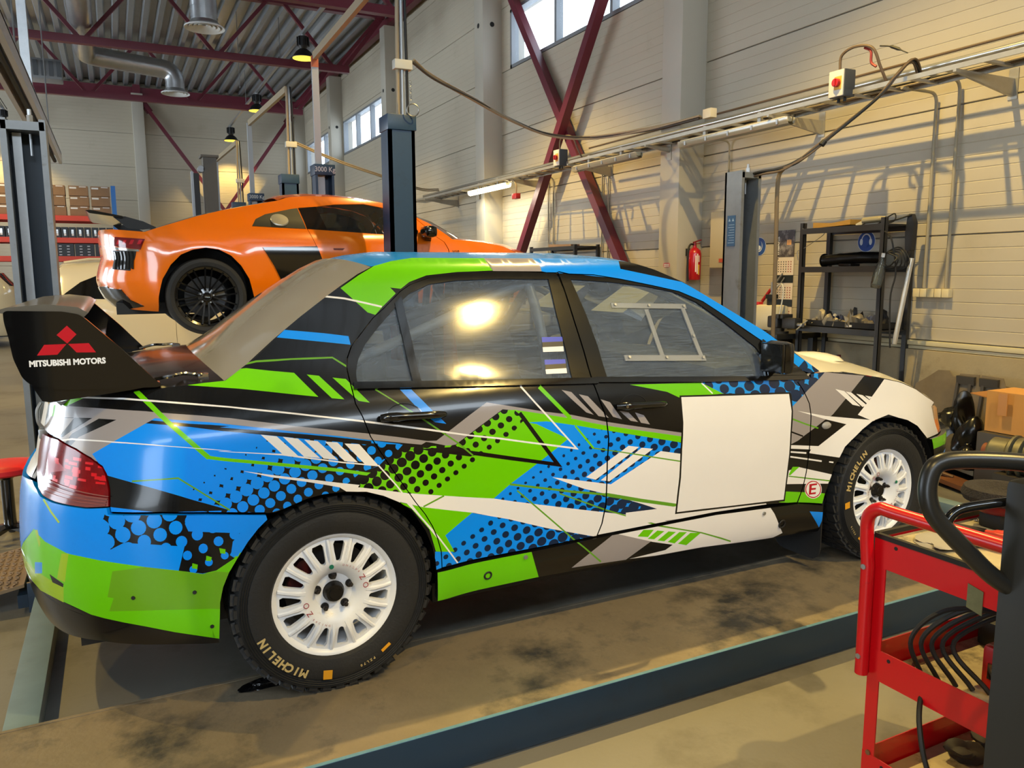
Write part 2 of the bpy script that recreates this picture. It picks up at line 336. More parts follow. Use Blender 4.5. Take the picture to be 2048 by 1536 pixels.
# --- spiral ducts with round diffusers
M_duct = mat('spiral_duct', (176, 178, 180), .3, .85, var=.15, vscale=9)
def spiral(g, P, r, n=20):
    g.tube(P, r, n)
    for a, b in zip(P[:-1], P[1:]):
        a, b = np.asarray(a), np.asarray(b); L = np.linalg.norm(b-a)
        for k in range(int(L/.16)):
            c = a+(b-a)*(k+.5)*.16/L; d = (b-a)/L; g.cyl(c-d*.008, c+d*.008, r+.008, n=n, caps=False)
    return g
def elbow(c, a, b, r, k=5):
    a, b, c = [np.asarray(q, float) for q in (a, b, c)]; da = (a-c)/np.linalg.norm(a-c); db = (b-c)/np.linalg.norm(b-c)
    return [tuple((1-t)**2*(c+da*r)+2*t*(1-t)*c+t*t*(c+db*r)) for t in np.linspace(0, 1, k+1)]
def duct(lab, path, r, drop):
    rt_ = thing('air_duct', lab, 'air duct', drop); P = [path[0]]
    for i in range(1, len(path)-1): P += elbow(path[i], path[i-1], path[i+1], r*1.25)
    P.append(path[-1]); spiral(G(), P, r).build('spiral_pipe', M_duct, rt_, ang=50)
    d = G(); x, y, z = drop
    for k in range(4): d.lathe([(.30-.068*k, -.03+.012*k), (.30-.068*k, -.05+.012*k), (.245-.068*k, -.02+.012*k), (.25-.068*k, 0)], (x, y, z), (0, 0, 1), 28, closed=True)
    d.build('diffuser', mat('diffuser_paint', (196, 198, 196), .45), rt_, ang=40)
    G().cyl((x, y, z-.005), (x, y, z+.06), .24, .20, 24, caps=False).build('diffuser_neck', M_duct, rt_)
duct('long spiral duct under the roof ending in a round diffuser near the far wall', [(-.8, 5.0, 6.35), (-.8, 16.5, 6.2), (.95, 16.5, 6.05), (.95, 16.5, 5.6)], .2, (.95, 16.5, 5.6))
duct('spiral duct elbow with a wide round diffuser below the roof deck', [(-.5, 10.3, 6.0), (.95, 10.3, 5.95), (.95, 10.3, 5.38)], .2, (.95, 10.3, 5.36))
r = thing('air_heater', 'grey box air heater hanging beside the duct under the roof', 'heater', (-1.6, 16.3, 5.55))
G().box((-1.95, 16.1, 5.55), (-1.25, 16.6, 5.95), bev=.02).build('casing', mat('heater_grey', (120, 124, 128), .5), r)
for k in range(5): G().box((-1.9+.14*k, 16.08, 5.6), (-1.82+.14*k, 16.1, 5.9)).build('louvre', mat('heater_dark', (70, 74, 78), .5), r, smooth=False)
for k in (0, 1): G().cyl((-3.0, 16.3, 5.65+.12*k), (-1.95, 16.3, 5.65+.12*k), .03, n=10).build('pipe', M_duct, r)
# ================================================================== pendant lamps
M_black = mat('black_plastic', (18, 18, 19), .45); M_lampglow = mat('lamp_glow', (255, 214, 70), .5, emit=1.6); M_alu = mat('reflector_aluminium', (170, 168, 150), .3, .8)
def lamp(x, y, z, lab, on=True):
    r = thing('pendant_lamp', lab, 'pendant lamp', (x, y, z), 'high-bay pendant lamps')
    G().lathe([(.212, .0), (.214, .012), (.14, .12), (.075, .17), (.07, .16), (.13, .11), (.205, .012)], (0, 0, 0), (0, 0, 1), 24, closed=True).build('reflector', M_black, r, world=False)
    G().lathe([(.001, .004), (.206, .008), (.206, -.004), (.10, -.020), (.001, -.024)], (0, 0, 0), (0, 0, 1), 24).build('diffuser', M_lampglow, r, world=False)
    h = G(); h.cyl((0, 0, .17), (0, 0, .22), .06, .09, 20).cyl((0, 0, .22), (0, 0, .40), .095, .095, 20)
    for k in range(10): a = k*PI/5; h.obox((.1*math.cos(a), .1*math.sin(a), .31), (.02*math.cos(a), .02*math.sin(a), 0), (-.006*math.sin(a), .006*math.cos(a), 0), (0, 0, .08))
    h.build('housing', M_black, r, world=False); G().cyl((0, 0, .40), (0, 0, .437), .03, n=10).build('hook', M_galv, r, world=False)
    l = bpy.data.lights.new('lamp_light', 'SPOT'); l.energy = (960 if x > 0 else 560) if y < 10 else 330; l.color = (1.0, .70, .22); l.spot_size = math.radians(116); l.spot_blend = .6; l.shadow_soft_size = .035
    o = bpy.data.objects.new('lamp_light', l); o.location = (0, 0, -.06); o.parent = r; COL.objects.link(o)
for x, ys in ((3.0, (-4.3, .9, 6.6, 12.7, 18.2, 23.2)), (-3.0, (-4.3, .9, 6.6, 12.7, 18.2, 23.1))):
    for y in ys:
        where = {-4.3: 'over the free floor beside the red trolley', .9: 'level with the middle of the rally car', 6.6: 'level with the first blue two-post lift', 12.7: 'between the cream SUV and the last lift', 18.2: 'just before the pallet rack', 23.2: 'next to the far wall', 23.1: 'next to the far wall'}[y]
        lamp(x, y, 5.66, ('black pendant lamp on the window-side rail, ' if x > 0 else 'black pendant lamp on the inner rail, ')+where)
for x, lab in ((3.0, 'thin grey lamp rail carrying pendant lamps along the window wall'), (-3.0, 'thin grey lamp rail carrying pendant lamps over the open floor')):
    r = thing('lamp_rail', lab, 'rail', (x, 8, 6.1)); G().box((x-.03, -7, 6.1), (x+.03, 23.6, 6.15)).build('rail', M_galv, r, smooth=False); G().cyl((x+.06, -7, 6.18), (x+.06, 23.6, 6.18), .012, n=8).build('supply_cable', M_rod, r)
# ================================================================== car body surfaces
def pchip(xk,yk):
    xk=np.asarray(xk,float);yk=np.asarray(yk,float);h=np.diff(xk);d=np.diff(yk)/h
    m=np.zeros_like(yk);m[0]=d[0];m[-1]=d[-1]
    for i in range(1,len(xk)-1):
        if d[i-1]*d[i]>0:
            w1=2*h[i]+h[i-1];w2=h[i]+2*h[i-1];m[i]=(w1+w2)/(w1/d[i-1]+w2/d[i])
    def f(x):
        x=np.clip(np.asarray(x,float),xk[0],xk[-1]);i=np.clip(np.searchsorted(xk,x)-1,0,len(xk)-2)
        t=(x-xk[i])/h[i];t2=t*t;t3=t2*t
        return (2*t3-3*t2+1)*yk[i]+(t3-2*t2+t)*h[i]*m[i]+(-2*t3+3*t2)*yk[i+1]+(t3-t2)*h[i]*m[i+1]
    return f
def smst(a,b,x): t=np.clip((x-a)/(b-a),0,1); return t*t*(3-2*t)
class Surf:
    # flank of a car body: s = unrolled distance along the car, z = height
    def __init__(o,wz,dx,dg,zg,xe,xf,XR,XB,NR,NF,wheels,flare,rw,wr,wf):
        o.wz=pchip(*wz);o.dx=pchip(*dx);o.dg=pchip(*dg);o.zg=zg;o.xe=pchip(*xe);o.xf=pchip(*xf)
        o.XR,o.XB=XR,XB;o.wheels=wheels;o.flare=flare;o.rw=rw
        def table(n,L,W):
            th=np.linspace(0,np.pi/2,4000);X=L*np.sin(th)**(2/n);Y=W*np.cos(th)**(2/n)
            return np.concatenate([[0],np.cumsum(np.hypot(np.diff(X),np.diff(Y)))]),X/L,Y/W
        o.TR=table(NR,*wr);o.TF=table(NF,*wf)
    def half(o,x,z):
        w=o.wz(z)+o.dx(x)+o.dg(x)*smst(o.zg[0],o.zg[1],z)
        for xc in o.wheels:
            r=np.hypot(x-xc,z-o.rw);w=w+o.flare*np.exp(-((r-.36)/.09)**2)*smst(.95,.6,z)
        return w
    def S(o,s,z):
        s,z=np.broadcast_arrays(np.asarray(s,float),np.asarray(z,float));sh=s.shape;s=s.ravel();z=z.ravel()
        x=s.copy();y=o.half(s,z)
        m=s<o.XR
        if m.any():
            d=o.XR-s[m];fx=np.interp(d,o.TR[0],o.TR[1]);fy=np.interp(d,o.TR[0],o.TR[2])
            x[m]=o.XR-(o.XR-o.xe(z[m]))*fx;y[m]=o.half(np.maximum(x[m],-.9),z[m])*fy
        m=s>o.XB
        if m.any():
            d=s[m]-o.XB;fx=np.interp(d,o.TF[0],o.TF[1]);fy=np.interp(d,o.TF[0],o.TF[2])
            x[m]=o.XB+(o.xf(z[m])-o.XB)*fx;y[m]=o.half(np.minimum(x[m],3.3),z[m])*fy
        return np.stack([x,-y,z],-1).reshape(sh+(3,))
    def N(o,s,z,h=2e-3):
        s=np.asarray(s,float);z=np.asarray(z,float)
        a=o.S(s+h,z)-o.S(s-h,z);b=o.S(s,z+h)-o.S(s,z-h);n=np.cross(a,b)
        return n/(np.linalg.norm(n,axis=-1,keepdims=True)+1e-12)
RALLY=Surf(([.10,.16,.22,.30,.45,.60,.70,.80,.88,.95,1.0,1.05,1.12,1.2,1.3,1.36,1.40,1.425],
  [.78,.80,.835,.853,.866,.873,.870,.858,.840,.812,.782,.755,.722,.684,.634,.600,.565,.50]),
 ([-1.2,-.9,-.6,-.3,0,.6,2.0,2.4,2.7,3.0,3.3,3.6],[-.09,-.06,-.028,-.008,0,0,0,-.002,-.008,-.03,-.07,-.12]),
 ([-.9,-.4,0,.5,1.2,1.9,2.4,3],[-.12,-.075,-.03,-.005,0,-.01,-.05,-.08]),(.85,1.25),
 ([.05,.2,.3,.45,.6,.68,.73,.8,.9,1.0,1.1],[-.80,-.875,-.91,-.93,-.92,-.905,-.875,-.86,-.835,-.815,-.80]),
 ([.05,.2,.35,.5,.55,.6,.7,.8],[3.45,3.54,3.57,3.56,3.53,3.49,3.44,3.36]),-.30,2.72,2.5,2.9,(0,2.625),.020,.315,(.64,.82),(.80,.83))
R8=Surf(([.08,.14,.22,.4,.6,.72,.82,.9,.97,1.05,1.12,1.18,1.22,1.25],
  [.80,.88,.93,.965,.968,.955,.92,.865,.80,.725,.655,.575,.49,.36]),
 ([-1.2,-.9,-.6,-.3,0,.8,1.6,2.4,2.7,3.0,3.3,3.7],[-.10,-.07,-.03,-.005,.0,-.02,-.035,-.02,-.02,-.04,-.08,-.14]),
 ([-.9,-.5,.2,.8,1.4,2.0,2.6],[.10,.06,.0,-.02,-.01,-.05,-.1]),(.8,1.1),
 ([.05,.15,.25,.4,.5,.6,.7,.8,.9,1.0],[-.70,-.74,-.82,-.87,-.85,-.82,-.83,-.83,-.80,-.76]),
 ([.05,.2,.35,.5,.6,.7,.8],[3.45,3.58,3.6,3.55,3.5,3.4,3.3]),-.30,2.6,2.6,2.6,(0,2.65),.012,.34,(.55,.90),(.95,.92))
# car flanks: livery shapes and panel outlines in body coordinates (distance along the car, height)
LIVERY = {"side":[
["P","Y",[[-1.135,0.945],[-0.923,0.957],[-0.777,0.962],[-0.668,0.961],[-0.575,0.958],[-0.479,0.95],[-0.384,0.941],[-0.291,0.929],[-0.231,0.917],[-0.169,0.905],[-0.107,0.892],[-0.027,0.877],[0.056,0.861],[0.14,0.845],[0.235,0.825],[0.333,0.803],[0.31,0.793],[0.221,0.81],[0.134,0.826],[0.053,0.843],[-0.026,0.859],[-0.103,0.874],[-0.178,0.889],[-0.25,0.903],[-0.325,0.916],[-0.398,0.925],[-0.471,0.933],[-0.544,0.939],[-0.616,0.906],[-0.69,0.871],[-0.769,0.831],[-0.743,0.81],[-0.873,0.841],[-0.992,0.845],[-1.265,0.824],[-1.13,0.906]]],
["P","K",[[-1.025,0.915],[-0.884,0.927],[-0.787,0.933],[-0.888,0.889],[-0.94,0.864],[-1.01,0.848],[-1.093,0.85]]],
["P","Y",[[-0.954,0.919],[-0.884,0.926],[-0.973,0.856],[-1.022,0.85],[-0.985,0.902]]],
["P","K",[[-0.756,0.933],[-0.683,0.933],[-0.759,0.905],[-0.844,0.874],[-0.886,0.84],[-0.921,0.846],[-0.885,0.88],[-0.816,0.908]]],
["P","B",[[-0.544,0.939],[-0.483,0.934],[-0.423,0.928],[-0.358,0.921],[-0.293,0.912],[-0.325,0.916],[-0.252,0.903],[-0.181,0.89],[-0.109,0.875],[-0.036,0.861],[0.039,0.847],[0.134,0.825],[0.185,0.814],[0.237,0.803],[0.196,0.771],[0.155,0.74],[0.084,0.725],[0.007,0.675],[-0.065,0.662],[-0.135,0.65],[-0.202,0.637],[-0.261,0.642],[-0.32,0.647],[-0.379,0.652],[-0.451,0.659],[-0.522,0.664],[-0.596,0.666],[-0.674,0.664],[-0.692,0.718],[-0.7,0.772],[-0.709,0.778],[-0.728,0.799],[-0.743,0.81],[-0.769,0.831],[-0.69,0.871],[-0.616,0.906]]],
["P","K",[[-0.465,0.766],[-0.392,0.808],[-0.315,0.849],[-0.243,0.889],[-0.177,0.877],[-0.11,0.865],[-0.037,0.85],[0.038,0.835],[0.087,0.825],[0.138,0.815],[0.191,0.807],[0.245,0.8],[0.209,0.769],[0.17,0.758],[0.151,0.74],[0.092,0.726],[0.053,0.702],[0.007,0.675],[-0.067,0.661],[-0.14,0.648],[-0.21,0.634],[-0.278,0.641],[-0.346,0.647],[-0.414,0.654],[-0.439,0.711]]],
["H","B",[[-0.465,0.766],[-0.392,0.808],[-0.315,0.849],[-0.243,0.889],[-0.177,0.877],[-0.11,0.865],[-0.037,0.85],[0.038,0.835],[0.087,0.825],[0.138,0.815],[0.191,0.807],[0.245,0.8],[0.209,0.769],[0.17,0.758],[0.151,0.74],[0.092,0.726],[0.053,0.702],[0.007,0.675],[-0.067,0.661],[-0.14,0.648],[-0.21,0.634],[-0.278,0.641],[-0.346,0.647],[-0.414,0.654],[-0.439,0.711]],[[-0.469,0.767,0.028,0.027],[-0.436,0.785,0.029,0.027],[-0.402,0.804,0.029,0.027],[-0.368,0.822,0.029,0.027],[-0.332,0.84,0.03,0.027],[-0.296,0.858,0.026,0.027],[-0.264,0.875,0.026,0.027],[-0.232,0.893,0.027,0.027],[-0.449,0.736,0.026,0.025],[-0.416,0.755,0.026,0.025],[-0.383,0.773,0.027,0.025],[-0.348,0.791,0.027,0.025],[-0.313,0.808,0.026,0.025],[-0.28,0.826,0.024,0.025],[-0.248,0.844,0.025,0.025],[-0.215,0.862,0.025,0.025],[-0.182,0.88,0.025,0.025],[-0.427,0.705,0.023,0.023],[-0.397,0.723,0.024,0.023],[-0.364,0.741,0.024,0.023],[-0.329,0.759,0.025,0.023],[-0.295,0.777,0.022,0.023],[-0.263,0.794,0.023,0.023],[-0.231,0.812,0.023,0.023],[-0.199,0.83,0.023,0.024],[-0.166,0.848,0.023,0.024],[-0.132,0.866,0.024,0.024],[-0.098,0.884,0.024,0.024],[-0.407,0.673,0.021,0.021],[-0.376,0.691,0.021,0.021],[-0.344,0.709,0.022,0.021],[-0.31,0.727,0.021,0.021],[-0.278,0.745,0.021,0.021],[-0.246,0.762,0.021,0.021],[-0.214,0.78,0.021,0.021],[-0.181,0.798,0.021,0.021],[-0.148,0.816,0.021,0.022],[-0.115,0.834,0.022,0.022],[-0.081,0.852,0.022,0.022],[-0.046,0.871,0.022,0.022],[-0.389,0.641,0.019,0.019],[-0.357,0.659,0.019,0.019],[-0.325,0.677,0.019,0.019],[-0.293,0.695,0.018,0.019],[-0.261,0.712,0.019,0.019],[-0.229,0.73,0.019,0.019],[-0.197,0.748,0.019,0.019],[-0.164,0.766,0.019,0.019],[-0.131,0.783,0.019,0.019],[-0.097,0.801,0.02,0.02],[-0.063,0.82,0.02,0.02],[-0.028,0.838,0.02,0.02],[0.007,0.856,0.021,0.02],[-0.308,0.645,0.017,0.017],[-0.276,0.663,0.016,0.017],[-0.244,0.68,0.017,0.017],[-0.212,0.698,0.017,0.017],[-0.18,0.716,0.017,0.017],[-0.147,0.734,0.017,0.017],[-0.114,0.751,0.018,0.017],[-0.08,0.769,0.018,0.018],[-0.045,0.787,0.018,0.018],[-0.01,0.805,0.018,0.018],[0.025,0.823,0.019,0.018],[0.061,0.842,0.019,0.018],[-0.26,0.631,0.015,0.015],[-0.228,0.649,0.015,0.015],[-0.196,0.666,0.015,0.015],[-0.163,0.684,0.015,0.015],[-0.13,0.702,0.015,0.015],[-0.097,0.719,0.015,0.015],[-0.062,0.736,0.016,0.015],[-0.028,0.754,0.016,0.015],[0.008,0.772,0.016,0.016],[0.044,0.79,0.017,0.016],[0.08,0.808,0.017,0.016],[0.116,0.827,0.017,0.016],[-0.179,0.634,0.013,0.014],[-0.146,0.651,0.013,0.014],[-0.113,0.669,0.013,0.014],[-0.079,0.686,0.014,0.014],[-0.045,0.704,0.014,0.013],[-0.01,0.721,0.014,0.013],[0.026,0.739,0.014,0.013],[0.062,0.756,0.014,0.014],[0.099,0.774,0.015,0.014],[0.136,0.792,0.015,0.014],[0.173,0.811,0.015,0.014],[-0.061,0.652,0.012,0.012],[-0.027,0.67,0.012,0.012],[0.008,0.688,0.012,0.012],[0.043,0.705,0.012,0.012],[0.08,0.723,0.012,0.012],[0.117,0.74,0.013,0.012],[0.155,0.758,0.013,0.012],[0.193,0.776,0.013,0.012],[0.231,0.795,0.013,0.012]]],
["P","K",[[-0.555,0.933],[-0.489,0.927],[-0.424,0.92],[-0.358,0.914],[-0.294,0.906],[-0.327,0.905],[-0.242,0.892],[-0.16,0.878],[-0.076,0.864],[-0.006,0.851],[0.065,0.837],[0.138,0.822],[0.137,0.809],[0.065,0.823],[-0.005,0.837],[-0.073,0.849],[-0.14,0.862],[-0.205,0.874],[-0.265,0.885],[-0.328,0.895],[-0.424,0.911],[-0.499,0.919],[-0.575,0.925]]],
["P","K",[[-0.7,0.772],[-0.615,0.755],[-0.536,0.735],[-0.459,0.711],[-0.385,0.684],[-0.313,0.656],[-0.381,0.66],[-0.447,0.664],[-0.514,0.665],[-0.591,0.675],[-0.673,0.682],[-0.693,0.726]]],
["P","W",[[-0.267,0.77],[-0.195,0.752],[-0.121,0.735],[-0.051,0.72],[0.021,0.703],[0.092,0.687],[0.161,0.67],[0.232,0.651],[0.22,0.646],[0.299,0.628],[0.381,0.61],[0.475,0.591],[0.572,0.573],[0.648,0.552],[0.726,0.532],[0.845,0.502],[0.968,0.471],[1.073,0.447],[1.181,0.422],[1.283,0.394],[1.401,0.373],[1.525,0.351],[1.391,0.351],[1.262,0.352],[1.138,0.353],[1.018,0.353],[0.981,0.367],[0.884,0.398],[0.791,0.428],[0.71,0.458],[0.632,0.487],[0.561,0.509],[0.492,0.532],[0.396,0.557],[0.301,0.584],[0.218,0.615],[0.22,0.612],[0.163,0.643],[0.106,0.664],[0.042,0.672],[0.02,0.689],[-0.033,0.705],[-0.085,0.719],[-0.135,0.731],[-0.183,0.742]]],
["P","G",[[-0.62,1.01],[-0.56,0.966],[-0.504,0.921],[-0.439,0.869],[-0.376,0.814],[-0.365,0.824],[-0.428,0.879],[-0.493,0.931],[-0.548,0.976],[-0.606,1.02]]],
["P","G",[[-0.375,0.816],[-0.336,0.808],[-0.262,0.794],[-0.191,0.78],[-0.119,0.766],[-0.045,0.751],[0.032,0.735],[0.111,0.715],[0.193,0.699],[0.296,0.673],[0.298,0.684],[0.195,0.709],[0.113,0.725],[0.034,0.745],[-0.043,0.761],[-0.117,0.776],[-0.19,0.79],[-0.26,0.804],[-0.334,0.818],[-0.373,0.826]]],
["P","g",[[-0.615,0.756],[-0.542,0.761],[-0.47,0.763],[-0.418,0.729],[-0.364,0.692],[-0.315,0.654],[-0.312,0.658],[-0.362,0.696],[-0.416,0.733],[-0.469,0.768],[-0.541,0.765],[-0.616,0.761]]],
["P","W",[[-0.207,0.874],[-0.16,0.865],[-0.1,0.799],[-0.146,0.808]]],
["P","W",[[-0.142,0.862],[-0.096,0.852],[-0.033,0.786],[-0.082,0.795]]],
["P","W",[[-0.077,0.847],[-0.036,0.839],[0.023,0.774],[-0.022,0.783]]],
["P","W",[[-0.013,0.835],[0.026,0.829],[0.087,0.759],[0.044,0.768]]],
["P","W",[[0.049,0.823],[0.097,0.816],[0.155,0.741],[0.109,0.752]]],
["P","G",[[-0.444,1.029],[-0.342,1.033],[-0.297,1.043],[-0.259,1.067],[-0.222,1.069],[-0.151,1.058],[-0.078,1.048],[-0.047,1.01],[-0.015,0.972],[-0.096,0.985],[-0.175,0.998],[-0.252,1.01],[-0.344,1.02]]],
["P","G",[[-0.039,1.041],[-0.001,1.035],[0.033,0.997],[0.067,0.959],[0.027,0.965],[-0.006,1.003]]],
["P","G",[[0.042,1.027],[0.085,1.02],[0.117,0.981],[0.149,0.943],[0.113,0.951],[0.077,0.989]]],
["P","g",[[-0.228,1.078],[-0.189,1.085],[-0.136,1.086],[-0.083,1.088],[-0.016,1.087],[0.052,1.087],[0.094,1.056],[0.098,1.061],[0.054,1.092],[-0.015,1.093],[-0.082,1.093],[-0.136,1.092],[-0.189,1.091],[-0.229,1.083]]],
["P","B",[[-0.087,1.183],[-0.024,1.176],[0.041,1.168],[0.119,1.156],[0.121,1.128],[0.036,1.14],[-0.04,1.15],[-0.115,1.16]]],
["P","G",[[0.119,1.317],[0.189,1.36],[0.247,1.39],[0.374,1.45],[0.484,1.45],[0.598,1.45],[0.716,1.45],[0.712,1.376],[0.637,1.373],[0.565,1.371],[0.501,1.365],[0.439,1.359],[0.369,1.336],[0.32,1.304],[0.254,1.251],[0.224,1.224],[0.198,1.233],[0.159,1.275]]],
["P","K",[[0.294,1.317],[0.332,1.312],[0.312,1.295]]],
["P","W",[[0.049,1.288],[0.124,1.279],[0.187,1.264],[0.25,1.248],[0.253,1.254],[0.189,1.27],[0.126,1.285],[0.051,1.294]]],
["P","Y",[[0.716,1.45],[0.821,1.45],[0.93,1.45],[0.923,1.372],[0.816,1.373],[0.711,1.374]]],
["P","B",[[0.93,1.45],[1.066,1.45],[1.207,1.45],[1.355,1.45],[1.298,1.381],[1.393,1.363],[1.491,1.344],[1.593,1.325],[1.694,1.274],[1.799,1.222],[1.9,1.156],[2.003,1.089],[2.069,1.04],[2.131,0.99],[2.218,0.923],[2.082,0.943],[2.034,0.983],[1.989,1.026],[1.94,1.07],[1.86,1.124],[1.78,1.177],[1.678,1.242],[1.562,1.287],[1.433,1.313],[1.355,1.327],[1.279,1.341],[1.159,1.352],[1.043,1.363],[0.957,1.366],[0.922,1.372]]],
["P","G",[[-1.135,0.945],[-0.938,0.977],[-0.837,0.987],[-0.94,0.957],[-1.006,0.948],[-1.035,0.91],[-1.097,0.914]]],
["P","Y",[[0.288,0.799],[0.333,0.803],[0.365,0.801],[0.43,0.838],[0.497,0.876],[0.568,0.913],[0.674,0.89],[0.785,0.865],[0.908,0.842],[0.978,0.824],[1.05,0.805],[1.166,0.78],[1.286,0.755],[1.411,0.729],[1.411,0.714],[1.285,0.741],[1.165,0.766],[1.049,0.791],[0.978,0.809],[0.91,0.828],[0.815,0.849],[0.724,0.869],[0.626,0.885],[0.527,0.833],[0.434,0.781],[0.406,0.779],[0.339,0.798],[0.272,0.812],[0.206,0.826]]],
["P","G",[[0.079,0.682],[0.111,0.714],[0.169,0.746],[0.209,0.773],[0.245,0.79],[0.348,0.781],[0.29,0.781],[0.233,0.781],[0.337,0.785],[0.434,0.779],[0.527,0.83],[0.625,0.882],[0.672,0.879],[0.723,0.864],[0.809,0.848],[0.897,0.83],[0.825,0.826],[0.754,0.823],[0.818,0.79],[0.884,0.757],[0.832,0.727],[0.782,0.698],[0.711,0.658],[0.642,0.62],[0.689,0.605],[0.63,0.589],[0.572,0.573],[0.475,0.591],[0.381,0.61],[0.299,0.628],[0.22,0.646],[0.223,0.646],[0.15,0.665]]],
["H","K",[[0.079,0.682],[0.111,0.714],[0.169,0.746],[0.209,0.773],[0.245,0.79],[0.348,0.781],[0.29,0.781],[0.233,0.781],[0.337,0.785],[0.434,0.779],[0.527,0.83],[0.625,0.882],[0.672,0.879],[0.723,0.864],[0.74,0.855],[0.695,0.833],[0.653,0.795],[0.612,0.758],[0.547,0.726],[0.484,0.695],[0.405,0.642],[0.343,0.616],[0.28,0.631],[0.22,0.646],[0.223,0.646],[0.15,0.665]],[[0.07,0.689,0.018,0.018],[0.1,0.706,0.019,0.018],[0.13,0.722,0.019,0.018],[0.16,0.739,0.019,0.018],[0.191,0.756,0.019,0.018],[0.221,0.773,0.019,0.018],[0.252,0.791,0.02,0.018],[0.114,0.675,0.017,0.016],[0.144,0.692,0.017,0.016],[0.174,0.708,0.017,0.016],[0.205,0.725,0.018,0.016],[0.236,0.742,0.018,0.016],[0.267,0.76,0.018,0.017],[0.298,0.777,0.018,0.017],[0.33,0.796,0.018,0.017],[0.159,0.661,0.015,0.014],[0.189,0.677,0.015,0.014],[0.221,0.694,0.016,0.014],[0.252,0.711,0.016,0.014],[0.283,0.728,0.016,0.015],[0.314,0.746,0.016,0.015],[0.346,0.764,0.016,0.015],[0.378,0.782,0.016,0.015],[0.204,0.646,0.013,0.012],[0.236,0.663,0.014,0.012],[0.268,0.679,0.014,0.013],[0.299,0.696,0.014,0.013],[0.331,0.714,0.014,0.013],[0.362,0.732,0.014,0.013],[0.394,0.75,0.014,0.013],[0.426,0.768,0.014,0.013],[0.459,0.787,0.014,0.013],[0.492,0.806,0.015,0.013],[0.526,0.825,0.015,0.013],[0.56,0.843,0.015,0.013],[0.595,0.862,0.015,0.013],[0.631,0.881,0.015,0.013],[0.251,0.631,0.012,0.011],[0.283,0.647,0.012,0.011],[0.316,0.664,0.012,0.011],[0.348,0.681,0.012,0.011],[0.379,0.699,0.012,0.011],[0.411,0.718,0.012,0.011],[0.443,0.736,0.012,0.011],[0.476,0.754,0.012,0.011],[0.509,0.773,0.012,0.011],[0.543,0.792,0.012,0.011],[0.577,0.811,0.013,0.011],[0.612,0.83,0.013,0.011],[0.647,0.849,0.013,0.011],[0.683,0.868,0.013,0.011],[0.333,0.631,0.01,0.009],[0.365,0.648,0.01,0.009],[0.397,0.666,0.01,0.009],[0.429,0.684,0.01,0.009],[0.461,0.703,0.01,0.009],[0.493,0.722,0.01,0.009],[0.526,0.74,0.01,0.009],[0.56,0.759,0.01,0.009],[0.594,0.778,0.01,0.009],[0.629,0.797,0.011,0.009],[0.664,0.816,0.011,0.009],[0.7,0.836,0.011,0.009],[0.736,0.855,0.011,0.009]]],
["P","G",[[0.672,0.879],[0.724,0.869],[0.815,0.849],[0.91,0.828],[0.978,0.809],[1.049,0.791],[1.165,0.766],[1.285,0.741],[1.411,0.714],[1.41,0.689],[1.289,0.717],[1.172,0.744],[1.06,0.77],[0.991,0.785],[0.923,0.8],[0.859,0.815],[0.797,0.829],[0.725,0.832]]],
["P","B",[[0.719,0.831],[0.797,0.828],[0.861,0.815],[0.926,0.801],[0.994,0.785],[1.063,0.769],[1.174,0.743],[1.29,0.717],[1.41,0.689],[1.41,0.643],[1.305,0.666],[1.199,0.615],[1.097,0.565],[1.113,0.509],[1.221,0.463],[1.332,0.415],[1.283,0.394],[1.174,0.421],[1.07,0.446],[0.968,0.471],[0.845,0.502],[0.726,0.532],[0.648,0.552],[0.572,0.573],[0.642,0.62],[0.711,0.658],[0.782,0.698],[0.832,0.727],[0.884,0.757],[0.818,0.79],[0.754,0.823]]],
